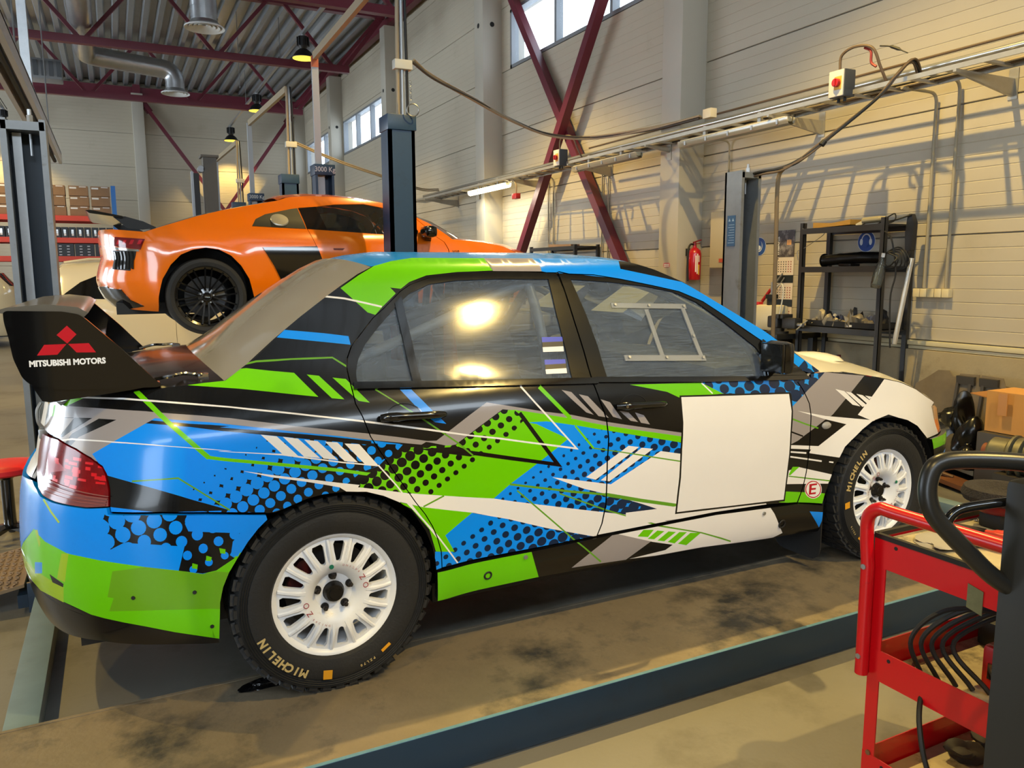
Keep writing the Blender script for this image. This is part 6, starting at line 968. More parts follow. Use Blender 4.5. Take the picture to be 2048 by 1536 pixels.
# ================================================================== four-post lift under the rally car
M_blue = mat('lift_blue', (17, 42, 64), .35, var=.15, vscale=6, dirt=(14, 30, 44), dscale=5, dlo=.55, dhi=.8); M_blueedge = mat('worn_blue_edge', (96, 140, 168), .4, .3, var=.3, vscale=30)
M_run = mat('worn_runway_steel', (128, 116, 96), .5, .2, var=.35, vscale=3.5, bump=.2, bscale=30, dirt=(58, 58, 58), dscale=3.0, dlo=.48, dhi=.66)
M_beam = mat('crossbeam_blue', (104, 126, 136), .4, var=.25, vscale=9, dirt=(120, 124, 120), dscale=7, dlo=.55, dhi=.75)
M_steel = mat('grey_post_steel', (126, 130, 134), .45, .35, var=.25, vscale=7, dirt=(92, 84, 74), dscale=6, dlo=.60, dhi=.78); M_inner = mat('post_inner_blue', (30, 44, 56), .5, var=.2)
lift = thing('four_post_lift', 'four-post drive-on lift with worn steel runways and grey posts under the rally car', 'car lift', (1.5, 0, 0))
for sd in (-1, 1):
    y0, y1 = sorted((sd*.655, sd*1.262))
    rw = G().box((-1.0, y0+.004, .140), (3.95, y1-.004, .15)).build('runway', M_run, lift, smooth=False)
    for ya, yb in ((y0, y0+.012), (y1-.012, y1)):
        G().box((-1.02, ya, .012), (3.97, yb, .1505), bev=.003).build('runway_side', M_blue, rw); G().box((-1.02, ya-.0005, .1505), (3.97, yb+.0005, .1525)).build('worn_edge', M_blueedge if abs(ya+yb) > 2 else M_run, rw, smooth=False)
    for xx in (.2, 1.5, 2.8): G().box((xx, y0+.02, .03), (xx+.08, y1-.02, .138)).build('cross_rib', M_blue, rw, smooth=False)
    # drive-on ramp of tread plate
    rp = G(); rp.prism([(-1.03, .15), (-1.03, .135), (-1.75, .004), (-1.78, .012)], (0, y0, 0), (1, 0, 0), (0, 0, 1), (0, y1-y0, 0)); rpo = rp.build('ramp', mat('tread_plate', (150, 132, 110), .35, .8, var=.2, vscale=10), lift, smooth=False)
    tp_ = G(); dr = np.array((-.72, 0, -.131)); dr = dr/np.linalg.norm(dr); nn = np.array((-.179, 0, .984))
    for i in range(22):
        for j in range(18):
            c = np.array((-1.05, y0+.02, .149))+dr*(.016+.032*i)+np.array((0, .0325*j, 0))+nn*.001; d = dr*.008+np.array((0, .011*(1 if (i+j) % 2 else -1), 0)); tp_.obox(c, d, np.cross(nn, d)*.25, nn*.0018)
    q = tp_.build('tread_lug', mat('tread_plate', (150, 132, 110)), rpo, smooth=False); q['kind'] = 'stuff'
    G().box((-1.06, y0, .04), (-1.02, y1, .10)).build('ramp_hinge', M_blue, lift, smooth=False)
for x0 in (-.99, 3.90):
    g = G().box((x0, -1.70, .025), (x0+.10, 1.56, .10), bev=.004); g.build('crossbeam', M_beam, lift)
def fpost(x, y, open_dir, h):
    g = G(); w, d, t = .20, .19, .028; sgn = open_dir     # channel opens towards sgn*Y
    yb = y-sgn*d/2; yf = y+sgn*d/2
    def B(a, b, m=0): g.box((min(a[0], b[0]), min(a[1], b[1]), a[2]), (max(a[0], b[0]), max(a[1], b[1]), b[2]), m)
    B((x-w/2, yb, 0), (x+w/2, yb+sgn*.02, h), 0); B((x-w/2, yb, 0), (x-w/2+t, yf, h), 0); B((x+w/2-t, yb, 0), (x+w/2, yf, h), 0); B((x-w/2+t, yb+sgn*.02, 0), (x+w/2-t, yb+sgn*.03, h-.05), 1)
    po = g.build('post', [M_steel, M_inner], lift, smooth=False)
    g = G(); g.box((x-w/2+.005, min(yb, yf), h-.055), (x+w/2-.005, max(yb, yf)-.01, h-.012)); g.build('post_head', M_steel, po, smooth=False)
    g = G(); g.box((x-.055, y-.02, .3), (x-.015, y-.005, h-.06)); g.build('latch_bar', mat('latch_alu', (160, 162, 164), .45, .5, var=.2), po, smooth=False)
    for k in range(26): G().box((x-.045+.006*(k % 2), y+sgn*.002, .35+.062*k), (x-.022+.006*(k % 2), y+sgn*.010, .385+.062*k)).build('chain_link', mat('chain_dark', (58, 58, 60), .5, .5), po, smooth=False) if k < 24 else None
    G().cyl((x+.025, y, h-.17), (x+.025, y, h-.06), .007, n=8).build('tie_rod', M_galv, po); G().cyl((x+.03, y+sgn*.02, h-.02), (x+.03, y+sgn*.02, h+.03), .016, n=6).cyl((x+.03, y+sgn*.02, h), (x+.03, y+sgn*.02, h+.06), .010, n=10).build('bolt', M_galv, po)
    G().box((x-.17, y-.17, 0), (x+.17, y+.17, .015)).build('base_plate', M_steel, po, smooth=False); return po
H4 = 2.30
pl_ = fpost(-.94, 1.55, -1, H4); pr_ = fpost(3.93, 1.55, -1, H4); fpost(-.94, -1.75, 1, H4); fpost(3.93, -1.75, 1, H4)
g = G(); g.box((3.826, 1.51, 1.72), (3.829, 1.60, 1.96)); g.build('warning_label', mat('label_blue', (50, 88, 130), .5), pr_, smooth=False)
g = G()
for k in range(2): g.add([(3.8255, 1.535+.04*k-.012, 1.915), (3.8255, 1.535+.04*k+.012, 1.915), (3.8255, 1.535+.04*k, 1.94)], [(0, 2, 1)])
for k in range(8): g.box((3.8252, 1.518, 1.745+.02*k), (3.8258, 1.518+.07-.008*(k % 3), 1.749+.02*k))
g.build('label_print', mat('label_print', (150, 178, 205), .6), pr_, smooth=False)
# ================================================================== blue two-post lifts
M_navy = mat('post_navy', (28, 56, 84), .38, var=.12, vscale=4, dirt=(20, 36, 52), dscale=4, dlo=.55, dhi=.8); M_bare = mat('bare_steel', (150, 154, 158), .4, .5, var=.15); M_gduct = mat('cable_duct_grey', (172, 178, 184), .5); M_beige = mat('conduit_beige', (150, 134, 108), .5)
def two_post(xn, ya, yb, h, za, lab, arms_z, txt=True, copper=False, xfar=None):
    x = xn
    r = thing('two_post_lift', lab, 'car lift', (x, (ya+yb)/2, 0), 'two-post lifts in the row')
    for y, s in ((ya, 1), (yb, -1)):      # s: direction of the opening
        x = xn if s > 0 else (xfar or xn)
        g = G(); w = .235; yb_ = y-s*.11; yf = y+s*.11
        g.box((x-w/2, min(yb_, yb_+s*.03), 0), (x+w/2, max(yb_, yb_+s*.03), h), 0); g.box((x-w/2, min(yb_, yf), 0), (x-w/2+.03, max(yb_, yf), h), 0); g.box((x+w/2-.03, min(yb_, yf), 0), (x+w/2, max(yb_, yf), h), 0)
        po = g.build('post', M_navy, r, smooth=False)
        G().box((x-w/2-.012, y-.125, h-.10), (x+w/2+.012, y+.125, h+.03), bev=.006).build('post_cap', M_navy, po)
        G().box((x-.09, min(y-s*.07, y+s*.02), .2), (x+.02, max(y-s*.07, y+s*.02), h-.10)).build('cylinder_cover', M_bare, po, smooth=False)
        G().box((x-.10, min(y, y+s*.17), arms_z-.25), (x+.10, max(y, y+s*.17), arms_z+.25)).build('carriage', M_navy, po, smooth=False)
        for sx in (-1, 1): G().bar((x, y+s*.2, arms_z-.12), (x+sx*.85, y+s*.75, arms_z-.10), .09, .07).build('lift_arm', M_navy, po, smooth=False); G().cyl((x+sx*.85, y+s*.75, arms_z-.08), (x+sx*.85, y+s*.75, arms_z+.02), .05, n=16).build('pad', M_rubber, po)
        G().box((x-.25, y-.25, 0), (x+.25, y+.25, .02)).build('base_plate', M_navy, po, smooth=False)
        if txt and s < 0: text_on(G(), '3000 Kg', .085, (x, y-.127, h-.035), (1, 0, 0), (0, 0, 1), bold=.001, sx=.9).build('load_lettering', mat('lettering_pale', (190, 196, 200), .5), po, smooth=False)
    # overhead cable arch: square duct from the far post, conduits down the near one
    xr = xfar or xn; x = xn
    g = G(); g.box((xr-.10, yb-.07, h), (xr-.02, yb-.03, za)); a1 = g.build('duct_riser', M_gduct, r, smooth=False)
    if copper: G().box((xr-.102, yb-.072, za-.13), (xr-.018, yb-.028, za)).build('duct_corner', mat('copper_duct', (176, 96, 62), .4), r, smooth=False)
    G().bar((xr-.06, yb-.05, za), (x+.03, ya+.05, za), .05, .09).build('overhead_duct', M_beige, r, smooth=False)
    for k in range(3): G().tube(smooth_path([(x+.0+.045*k, ya-.02, h-.02), (x+.01+.04*k, ya-.01, (h+za)/2), (x+.02+.03*k, ya, za-.02), (x+.02+.03*k, ya+.15, za+.02)], 5), .017 if k < 2 else .013, 8).build('conduit', [M_beige, M_bare, M_kmat][k], r)
    G().box((x-.03, ya-.06, h+.42), (x+.13, ya+.02, h+.50), bev=.008).build('conduit_clamp', mat('clamp_white', (196, 192, 180), .5), r)
    return r
L1 = two_post(1.72, 3.45, 6.80, 2.84, 4.16, 'dark blue two-post lift holding up the orange coupe', .95, copper=True, xfar=1.86)
two_post(1.80, 8.62, 11.6, 2.92, 4.16, 'dark blue two-post lift standing around the cream SUV', .45)
two_post(1.80, 13.75, 16.6, 2.94, 4.16, 'dark blue two-post lift standing empty nearest the far wall', .45, txt=False)
g = G(); g.lathe([(.05, -.005), (.056, 0), (.05, .005), (.045, 0)], (1.80, 3.27, 2.90), (.3, 1, .2), 18, closed=True); 
for k in range(7): g.lathe([(.010, -.003), (.014, 0), (.010, .003)], (1.78+.008*(k % 2), 3.27, 2.96+.028*k), (1 if k % 2 else .1, .1 if k % 2 else 1, 0), 10, closed=True)
g.build('hanging_chain', M_galv, L1)
# the cable swinging from the near conduit to the tray
r = thing('supply_cable', 'bundle of beige cables sagging from the blue lift post to the cable tray', 'cable', (1.85, 3.4, 3.28))
P = [(1.86, 3.41, 3.34), (2.2, 3.75, 3.30), (2.8, 4.25, 3.27), (3.5, 4.75, 3.20), (4.1, 5.0, 3.13), (4.5, 4.7, 3.08), (4.75, 4.0, 3.07), (4.85, 3.2, 3.08)]
for k in range(3): G().tube(smooth_path([(a+.012*math.sin(i*1.7+k*2), b+.012*math.cos(i*1.3+k), c+.014*math.sin(i+k*2.1)) for i, (a, b, c) in enumerate(P)], 8), .011, 6).build('cable_strand', M_beige if k < 2 else mat('cable_dark', (60, 54, 46), .6), r)
r = thing('supply_cable', 'thin cables sagging from the second lift past the far blue post', 'cable', (1.9, 8.6, 3.4))
P = [(1.9, 8.6, 3.40), (2.6, 8.9, 3.22), (3.5, 9.6, 3.12), (4.4, 10.2, 3.0), (4.85, 10.4, 3.02)]
for k in range(2): G().tube(smooth_path([(a, b+.02*k, c+.03*k) for a, b, c in P], 8), .012, 6).build('cable_strand', M_beige, r)
# grey column of another lift further back
r = thing('grey_lift_column', 'tall brown-grey lift column with flat top plate in front of the far wall', 'lift column', (1.1, 13.0, 0))
G().box((1.08, 12.9, 0), (1.32, 13.2, 3.72)).build('column', mat('column_greybrown', (92, 88, 82), .5, var=.1), r, smooth=False); G().box((1.04, 12.86, 3.72), (1.36, 13.24, 3.76)).build('top_plate', mat('column_greybrown', (92, 88, 82)), r, smooth=False)
G().box((.90, 12.95, 0), (1.0, 13.1, 3.42)).build('guide_rail', mat('rail_black', (30, 30, 32), .5), r, smooth=False); G().box((.86, 12.95, 0), (.90, 13.1, 3.45)).build('guide_rail_edge', M_bare, r, smooth=False); G().cyl((1.04, 12.9, 3.5), (1.04, 13.1, 3.5), .06, n=14).build('pulley', M_bare, r)
# extraction rail overhead on the left
r = thing('extraction_rail', 'silver aluminium extraction rail hanging above the grey lift post', 'rail', (-1.2, 4, 3.1))
g = G().box((-1.29, .5, 3.06), (-1.25, 9.6, 3.20)).box((-1.15, .5, 3.06), (-1.11, 9.6, 3.20)).box((-1.29, .5, 3.18), (-1.11, 9.6, 3.21)); g.build('profile', mat('rail_alu', (188, 190, 194), .4, .3), r, smooth=False); G().cyl((-1.2, .5, 3.10), (-1.2, 9.6, 3.10), .025, n=8).build('inner_pipe', M_kmat, r)
G().box((-1.24, 5.9, 3.2), (-1.16, 6.0, 7.2)).build('drop_post', M_galv, r, smooth=False); G().box((-1.24, 1.0, 3.2), (-1.16, 1.1, 7.2)).build('drop_post', M_galv, r, smooth=False)
# ================================================================== pallet rack with boxes
M_rackred = mat('rack_red', (216, 66, 40), .45, var=.06); M_rackblue = mat('rack_blue', (40, 112, 190), .45); M_card = mat('cardboard', (142, 110, 82), .8, var=.12, vscale=9); M_lab = mat('paper_label', (225, 225, 225), .7); M_bin = mat('parts_bin_black', (20, 21, 23), .4)
rk = thing('pallet_rack', 'blue and red pallet rack full of boxes by the far wall', 'rack', (-3, 19.6, 0))
for xx in (-.44, -3.2, -5.96):
    for yy in (19.05, 20.05):
        g = G().box((xx-.05, yy-.04, 0), (xx+.05, yy+.04, 3.72)); 
        g.build('upright', M_rackblue, rk, smooth=False)
    for k in range(5): G().bar((xx, 19.08, .3+.68*k), (xx, 20.02, .3+.68*(k+1)), .03, .03).build('upright_brace', M_rackblue, rk, smooth=False)
for zz in (1.86, 2.31, 2.84):
    for yy in (19.0, 20.08):
        for xa in (-5.91, -3.15): G().box((xa, yy-.03, zz), (xa+2.66, yy+.03, zz+.125)).build('beam', M_rackred, rk, smooth=False)
    G().box((-5.9, 19.05, zz+.10), (-.45, 20.05, zz+.12)).build('shelf_board', mat('rack_board', (120, 118, 112), .6), rk, smooth=False)
bx0 = None
for i in range(9):
    for j in range(3):
        x = (-.93-.49*i if i < 5 else -3.70-.49*(i-5)); z = 2.967+.245*j; jit = .012*math.sin(i*3+j*5)
        if bx0 is None:
            bx0 = thing('cardboard_box', 'brown cardboard stock box with white label on the pallet rack', 'box', (0, 0, 0), 'stock boxes on top of the rack')
            G().box((0, 0, 0), (.42, .4, .235)).build('carton', M_card, bx0, smooth=False, world=False); G().box((.02, -.003, .165), (.17, 0, .205)).build('label', M_lab, bx0, smooth=False, world=False); G().box((.23, -.003, .205), (.38, 0, .222)).build('label_strip', M_lab, bx0, smooth=False, world=False); o = bx0
        else: o = copy_tree(bx0)
        o.location = (x+jit, 19.06+jit, z); o['label'] = 'brown cardboard stock box on the pallet rack, '+('bottom', 'middle', 'top')[j]+' of its stack'; o['group'] = 'stock boxes on the rack, '+('bottom', 'middle', 'top')[j]+' row'
b0 = None
for i in range(28):
    if b0 is None:
        b0 = thing('parts_bin', 'narrow black parts bin with silver handle on the middle rack shelf', 'bin', (0, 0, 0), 'narrow bins on the middle rack shelf'); G().box((0, 0, 0), (.145, .45, .26)).build('bin', M_bin, b0, smooth=False, world=False); G().box((.05, -.02, .10), (.10, 0, .20)).build('handle', M_chrome, b0, smooth=False, world=False); G().box((.055, -.024, .05), (.10, -.004, .10)).build('tag', M_lab, b0, smooth=False, world=False); o = b0
    else: o = copy_tree(b0)
    o.location = (-.65-.165*i if i < 15 else -3.42-.165*(i-15), 19.05, 2.432)
b1 = None
for i in range(10):
    if b1 is None:
        b1 = thing('parts_cabinet', 'black drawer cabinet with pale tags on the lower rack shelf', 'cabinet', (0, 0, 0), 'drawer cabinets on the lower rack shelf'); G().box((0, 0, 0), (.42, .45, .31)).build('carcass', M_bin, b1, smooth=False, world=False)
        for c in range(2):
            for k in range(4): G().box((.10+.17*c, -.012, .03+.07*k), (.16+.17*c, 0, .05+.07*k)).build('drawer_tag', M_lab, b1, smooth=False, world=False)
        o = b1
    else: o = copy_tree(b1)
    o.location = (-.93-.445*i if i < 5 else -3.70-.445*(i-5), 19.06, 1.982)
# ================================================================== red workshop stool
st = thing('workshop_stool', 'low workshop stool with round red seat on a black wheeled base', 'stool', (-1.2, 1.84, 0))
G().lathe([(.001, .475), (.10, .472), (.165, .462), (.178, .45), (.178, .425), (.165, .415), (.001, .412)], (-1.2, 1.84, 0), (0, 0, 1), 32).build('seat', mat('stool_red', (205, 30, 38), .4), st)
G().cyl((-1.2, 1.84, .08), (-1.2, 1.84, .38), .032, n=16).cyl((-1.2, 1.84, .36), (-1.2, 1.84, .415), .02, .07, n=16).build('column', M_kgloss, st)
for k in range(5):
    a = k*2*PI/5+.4; d = np.array([math.cos(a), math.sin(a), 0]); c = np.array((-1.2, 1.84, 0)); G().bar(c+d*.03+[0, 0, .10], c+d*.23+[0, 0, .075], .04, .025).build('base_arm', M_kgloss, st, smooth=False); G().cyl(c+d*.22+[0, .012, .028], c+d*.22+[0, -.012, .028], .028, n=14).cyl(c+d*.22+[0, 0, .028], c+d*.22+[0, 0, .07], .006, n=8).build('caster', M_kmat, st)
G().tube(smooth_path([(-1.2, 1.84, .39), (-1.28, 1.80, .37), (-1.33, 1.78, .33)], 4), .007, 6).build('height_lever', M_kmat, st)

# ================================================================== cable tray along the window wall
M_tray = mat('tray_galv', (172, 168, 158), .4, .6, var=.2, vscale=10); M_pipe = mat('silver_pipe', (190, 190, 186), .28, .8); M_cbrown = mat('cable_brown', (92, 74, 54), .6); M_ck = mat('cable_black', (24, 23, 22), .6)
tr = thing('cable_tray', 'galvanised ladder cable tray on brackets along the window wall', 'cable tray', (4.95, 4.5, 2.9))
for xx in (4.76, 5.08): G().box((xx-.006, -3, 2.91), (xx+.006, 11.8, 2.945)).build('side_rail', M_tray, tr, smooth=False)
for k in range(53): G().box((4.768, -2.9+.28*k, 2.915), (5.072, -2.87+.28*k, 2.935)).build('rung', M_tray, tr, smooth=False)
G().cyl((5.0, -3, 3.03), (5.0, 3.2, 3.03), .024, n=12).build('silver_pipe', M_pipe, tr); G().cyl((5.0, 3.2, 3.03), (5.0, 11.6, 3.03), .022, n=12).build('silver_pipe', M_pipe, tr); G().cyl((5.05, -3, 3.12), (5.05, 5.6, 3.12), .011, n=8).build('thin_conduit', M_cbrown, tr)
for k in range(4): G().tube(smooth_path([(4.975+.022*k+.008*math.sin(i*1.9+k), -3+1.0*i, 2.945+.012*math.sin(i*1.3+k*2)) for i in range(15)], 4), .008+.002*(k % 2), 6).build('tray_cable', [M_beige, M_ck, M_beige, M_cbrown, M_beige][k], tr)
for yb, xw in ((-1.55, 5.06), (.37, 5.4), (2.12, 5.4), (3.94, 5.06), (5.6, 5.4), (7.4, 5.4), (9.06, 5.04), (10.8, 5.4)):
    g = G(); g.prism([(xw, 2.97), (xw, 2.78), (xw-.03, 2.78), (4.72, 2.885), (4.72, 2.905), (xw, 2.905)] if xw > 5.2 else [(xw, 2.905), (xw, 2.84), (4.72, 2.885), (4.72, 2.905)], (0, yb-.012, 0), (1, 0, 0), (0, 0, 1), (0, .024, 0)); g.box((xw-.008, yb-.035, 2.76), (xw, yb+.035, 2.98)); g.build('bracket', M_tray, tr, smooth=False)
M_case = mat('lamp_case', (196, 190, 168), .4); M_cover = glass('lamp_cover', (240, 238, 220), .15, .8, .35, (210, 205, 185)); M_tube_on = mat('lit_tube', (255, 246, 210), .5, emit=14); M_tube = mat('unlit_tube', (220, 220, 214), .4)
def fluo(y0, y1, lab, on=False):
    r = thing('strip_lamp', lab, 'strip lamp', (4.80, (y0+y1)/2, 2.80), 'strip lamps under the cable tray')
    G().box((4.755, y0+.03, 2.825), (4.845, y1-.03, 2.87), bev=.012).build('housing', M_case, r)
    pr = [(-.048, .03), (-.046, .0), (-.034, -.028), (0, -.042), (.034, -.028), (.046, 0), (.048, .03)]; g = G(); g.grid([[(4.80+a, y, 2.83+b) for a, b in pr] for y in (y0, y0+.03, y1-.03, y1)]); g.build('cover', M_cover if not on else mat('lit_cover', (255, 244, 205), .5, emit=5), r)
    for k in (-1, 1): G().cyl((4.80+.02*k, y0+.06, 2.825), (4.80+.02*k, y1-.06, 2.825), .011, n=8).build('tube', M_tube_on if on else M_tube, r)
    for k in range(5): G().box((4.748, y0+.12+(y1-y0-.24)*k/4-.01, 2.81), (4.852, y0+.12+(y1-y0-.24)*k/4+.01, 2.85)).build('clip', M_galv, r, smooth=False)
    for q in (.25, .75): yy = y0+(y1-y0)*q; G().box((4.785, yy-.02, 2.87), (4.815, yy+.02, 2.96)).build('hanger', M_tray, r, smooth=False)
fluo(1.92, 3.42, 'unlit strip lamp under the tray, between lift post and white column'); fluo(4.15, 5.55, 'unlit strip lamp under the tray where the red braces cross'); fluo(7.45, 8.87, 'lit strip lamp glowing under the cable tray', True)
l = bpy.data.lights.new('strip_light', 'AREA'); l.shape = 'RECTANGLE'; l.size = .08; l.size_y = 1.35; l.energy = 30; l.color = (1, .93, .72); o = bpy.data.objects.new('strip_light', l); o.location = (4.80, 8.16, 2.775); COL.objects.link(o)
def switch(y, lab):
    r = thing('isolator_switch', lab, 'switch', (4.70, y, 2.90)); G().box((4.66, y-.075, 2.89), (4.78, y+.075, 3.10), bev=.01).build('case', mat('switch_grey', (60, 64, 70), .5), r); G().box((4.645, y-.07, 2.895), (4.66, y+.07, 3.095), bev=.005).build('front', mat('switch_front', (214, 208, 196), .5), r)
    G().box((4.640, y-.055, 2.945), (4.645, y+.01, 3.045)).build('yellow_plate', mat('switch_yellow', (226, 170, 60), .5), r, smooth=False); G().cyl((4.64, y-.02, 2.995), (4.61, y-.02, 2.995), .032, n=16).box((4.60, y-.028, 2.97), (4.62, y-.012, 3.02)).build('rotary_knob', mat('switch_red', (176, 28, 34), .45), r)
    for k in range(2): G().cyl((4.72, y-.03+.06*k, 2.86), (4.72, y-.03+.06*k, 2.89), .012, n=8).build('cable_gland', M_kmat, r)
    G().tube(smooth_path([(4.72, y+.03, 3.10), (4.72, y+.02, 3.22), (4.73, y-.10, 3.26), (4.75, y-.24, 3.22), (4.80, y-.28, 3.08), (4.86, y-.30, 2.96)], 6), .011, 8).build('cable_loop', M_cbrown, r); return r
switch(1.32, 'grey isolator switch with red knob on the tray beside the lift cables'); switch(5.76, 'small isolator switch on the tray in front of the crossing braces')
r = thing('clamp_cable', 'red and black clamp leads hanging over the cable tray', 'cable', (4.8, 1.0, 3.1)); G().tube(smooth_path([(4.76, 1.16, 3.24), (4.76, 1.10, 3.20), (4.77, 1.10, 3.12), (4.78, 1.06, 3.08)], 5), .010, 6).build('red_lead', mat('lead_red', (150, 50, 44), .5), r); G().tube(smooth_path([(4.76, 1.02, 3.22), (4.77, .92, 3.19), (4.79, .80, 3.12)], 5), [.006]*5+[.014]*3+[.005]*3, 6).build('black_lead', M_ck, r)
G().box((4.77, 2.94, 3.03), (4.85, 3.06, 3.12), bev=.006).build('junction_box', mat('jbox_cream', (210, 200, 176), .5), tr)
# cable bundle swinging down to the lift post
r = thing('lift_cable', 'bundle of dark cables dropping from the tray to the grey lift post', 'cable', (4.1, 1.3, 2.3))
P = [(4.95, .80, 2.97), (4.80, .76, 3.06), (4.68, .80, 2.95), (4.6, .866, 2.815), (4.45, 1.0, 2.64), (4.3, 1.134, 2.473), (4.18, 1.22, 2.36), (4.08, 1.30, 2.31), (3.98, 1.40, 2.29), (3.93, 1.52, 2.27)]
for k in range(4): G().tube(smooth_path([(a+.01*math.sin(i+k*1.6), b+.010*math.cos(i*1.2+k*2), c+(.012*math.sin(i*.9+k*1.4) if i < 7 else -.02*(k == 3))) for i, (a, b, c) in enumerate(P)], 6), .009, 6).build('strand', [M_ck, M_cbrown, M_ck, M_cbrown][k], r)
G().cyl((4.30, 1.12, 2.47), (4.32, 1.11, 2.50), .022, n=10).build('cable_tie', M_kmat, r)
G().tube(smooth_path([(4.10, 1.29, 2.31), (4.10, 1.34, 2.26), (4.10, 1.352, 2.10), (4.10, 1.34, 1.6), (4.10, 1.335, .95), (4.10, 1.33, .2)], 5), .016, 8).build('drop_hose', mat('hose_brown', (118, 100, 72), .5), r)
# wall conduits and sockets
sk = thing('socket_strip', 'row of cream wall sockets fed by two grey conduits', 'sockets', (5.38, .88, 1.3))
for k in range(5): G().box((5.345, 1.04-.064*(k+1)+.002, 1.305), (5.4, 1.04-.064*k-.002, 1.375), bev=.006).build('socket', mat('socket_cream', (212, 198, 158), .45), sk)
for yy, zt in ((.955, 2.92), (.765, 2.98)): G().tube(elbow((5.37, yy, zt), (4.95, yy, zt), (5.37, yy, 1.38), .09)[:0]+[(4.95, yy, zt)]+elbow((5.37, yy, zt), (4.95, yy, zt), (5.37, yy, 1.38), .09)+[(5.37, yy, 1.38)], .013, 8).build('conduit', mat('conduit_grey', (150, 142, 122), .5), sk)
r = thing('wall_conduit', 'thin grey conduit running up the wall to the cable tray', 'conduit', (5.37, 3.33, 1.4))
for yy, z0 in ((3.33, 1.9),): G().tube([(4.95, yy, 2.9)]+elbow((5.375, yy, 2.9), (4.95, yy, 2.9), (5.375, yy, 1.5), .08)+[(5.375, yy, z0)], .010, 8).build('pipe', mat('conduit_grey', (150, 142, 122)), r)
for yy in (5.63, 5.78, 7.1, 7.25): 
    o = G().tube([(4.95, yy, 2.93)]+elbow((5.375, yy, 2.93), (4.95, yy, 2.93), (5.375, yy, 1.5), .08)+[(5.375, yy, .95)], .011, 8).build('drop_conduit', mat('conduit_grey', (150, 142, 122))); tag(o, 'thin grey conduit bending from the tray down the wall between the braces', 'conduit', 'wall conduits behind the braces')
r = thing('red_plug', 'red power plug hanging on a beige cable below the lit lamp', 'plug', (4.8, 7.2, 2.5)); G().tube(smooth_path([(4.8, 7.46, 2.86), (4.8, 7.30, 2.88), (4.8, 7.20, 2.80), (4.8, 7.2, 2.68)], 5), .012, 6).build('cable', M_beige, r); G().box((4.76, 7.13, 2.60), (4.84, 7.27, 2.68), bev=.012).build('plug_body', mat('plug_red', (176, 40, 34), .45), r)
# ================================================================== things on the wall
fe_ = thing('fire_extinguisher', 'red fire extinguisher with black hose on the white column', 'extinguisher', (5.22, 3.68, 1.43))
c0 = np.array((5.22, 3.665, 0)); G().lathe([(.001, 1.43), (.066, 1.432), (.075, 1.445), (.075, 1.72), (.066, 1.755), (.035, 1.785), (.022, 1.79), (.022, 1.81), (.001, 1.81)], c0, (0, 0, 1), 28).build('cylinder', mat('ext_red', (176, 14, 24), .3, coat=.4), fe_)
g = G().cyl(c0+[0, 0, 1.81], c0+[0, 0, 1.845], .02, n=12); g.bar(c0+[-.02, 0, 1.845], c0+[.09, 0, 1.875], .02, .012); g.bar(c0+[-.02, 0, 1.83], c0+[.07, 0, 1.835], .02, .01); g.build('valve_handle', mat('ext_valve', (120, 20, 24), .4), fe_)
G().tube(smooth_path([c0+[-.02, 0, 1.825], c0+[-.07, -.01, 1.82], c0+[-.105, -.02, 1.76], c0+[-.11, -.02, 1.6], c0+[-.105, -.02, 1.50], c0+[-.10, -.02, 1.42]], 6), .011, 8).build('hose', M_ck, fe_)
g = G(); 
for a0, z0, z1, m in ((-.55, 1.52, 1.70, 0), (-.30, 1.50, 1.72, 0), (-.05, 1.49, 1.60, 1), (-.05, 1.63, 1.70, 0)):
    g.grid([[c0+[.0757*math.cos(-PI/2+a0+t), .0757*math.sin(-PI/2+a0+t), z] for t in (0, .09, .18)] for z in (z0, z1)], m)
g.build('print_block', [mat('print_white', (225, 215, 205), .5), mat('print_yellow', (226, 190, 60), .5)], fe_)
G().box((5.18, 3.73, 1.70), (5.26, 3.77, 1.78)).build('wall_hook', M_kmat, fe_, smooth=False)
r = thing('sticker', 'small pink and white oval sticker on the white column', 'sticker', (5.058, 3.95, 1.6)); g = G().prism(rounded([(-.06, -.026), (.06, -.026), (.06, .026), (-.06, .026)], .025), (5.0595, 3.95, 1.6), (0, 1, 0), (0, 0, 1), (-.002, 0, 0)); g.build('sticker_face', mat('sticker_pink', (190, 110, 120), .5), r, smooth=False)
g = G(); [g.box((5.0565, 3.95-.045, 1.582+.018*k), (5.0572, 3.95+.045, 1.592+.018*k)) for k in range(2)]; g.build('sticker_print', M_lab, r, smooth=False)
r = thing('control_cabinet', 'slim beige control box on the wall behind the grey lift post', 'control box', (5.35, 3.3, 1.56)); G().box((5.22, 3.10, 1.56), (5.4, 3.42, 2.16), bev=.02).build('case', mat('box_beige', (172, 160, 134), .5), r); G().box((5.214, 3.2, 1.62), (5.22, 3.26, 1.66)).build('red_mark', mat('mark_red', (170, 70, 50), .5), r, smooth=False); G().tube(smooth_path([(5.3, 3.2, 1.56), (5.31, 3.22, 1.45), (5.33, 3.16, 1.36), (5.35, 3.1, 1.33)], 5), .008, 6).build('lead', M_ck, r); G().box((5.36, 3.16, 1.17), (5.4, 3.28, 1.29), bev=.006).build('socket', mat('socket_cream', (212, 198, 158)), r)
M_sblue = mat('sign_blue', (24, 72, 150), .5); M_swhite = mat('sign_white', (222, 226, 230), .5)
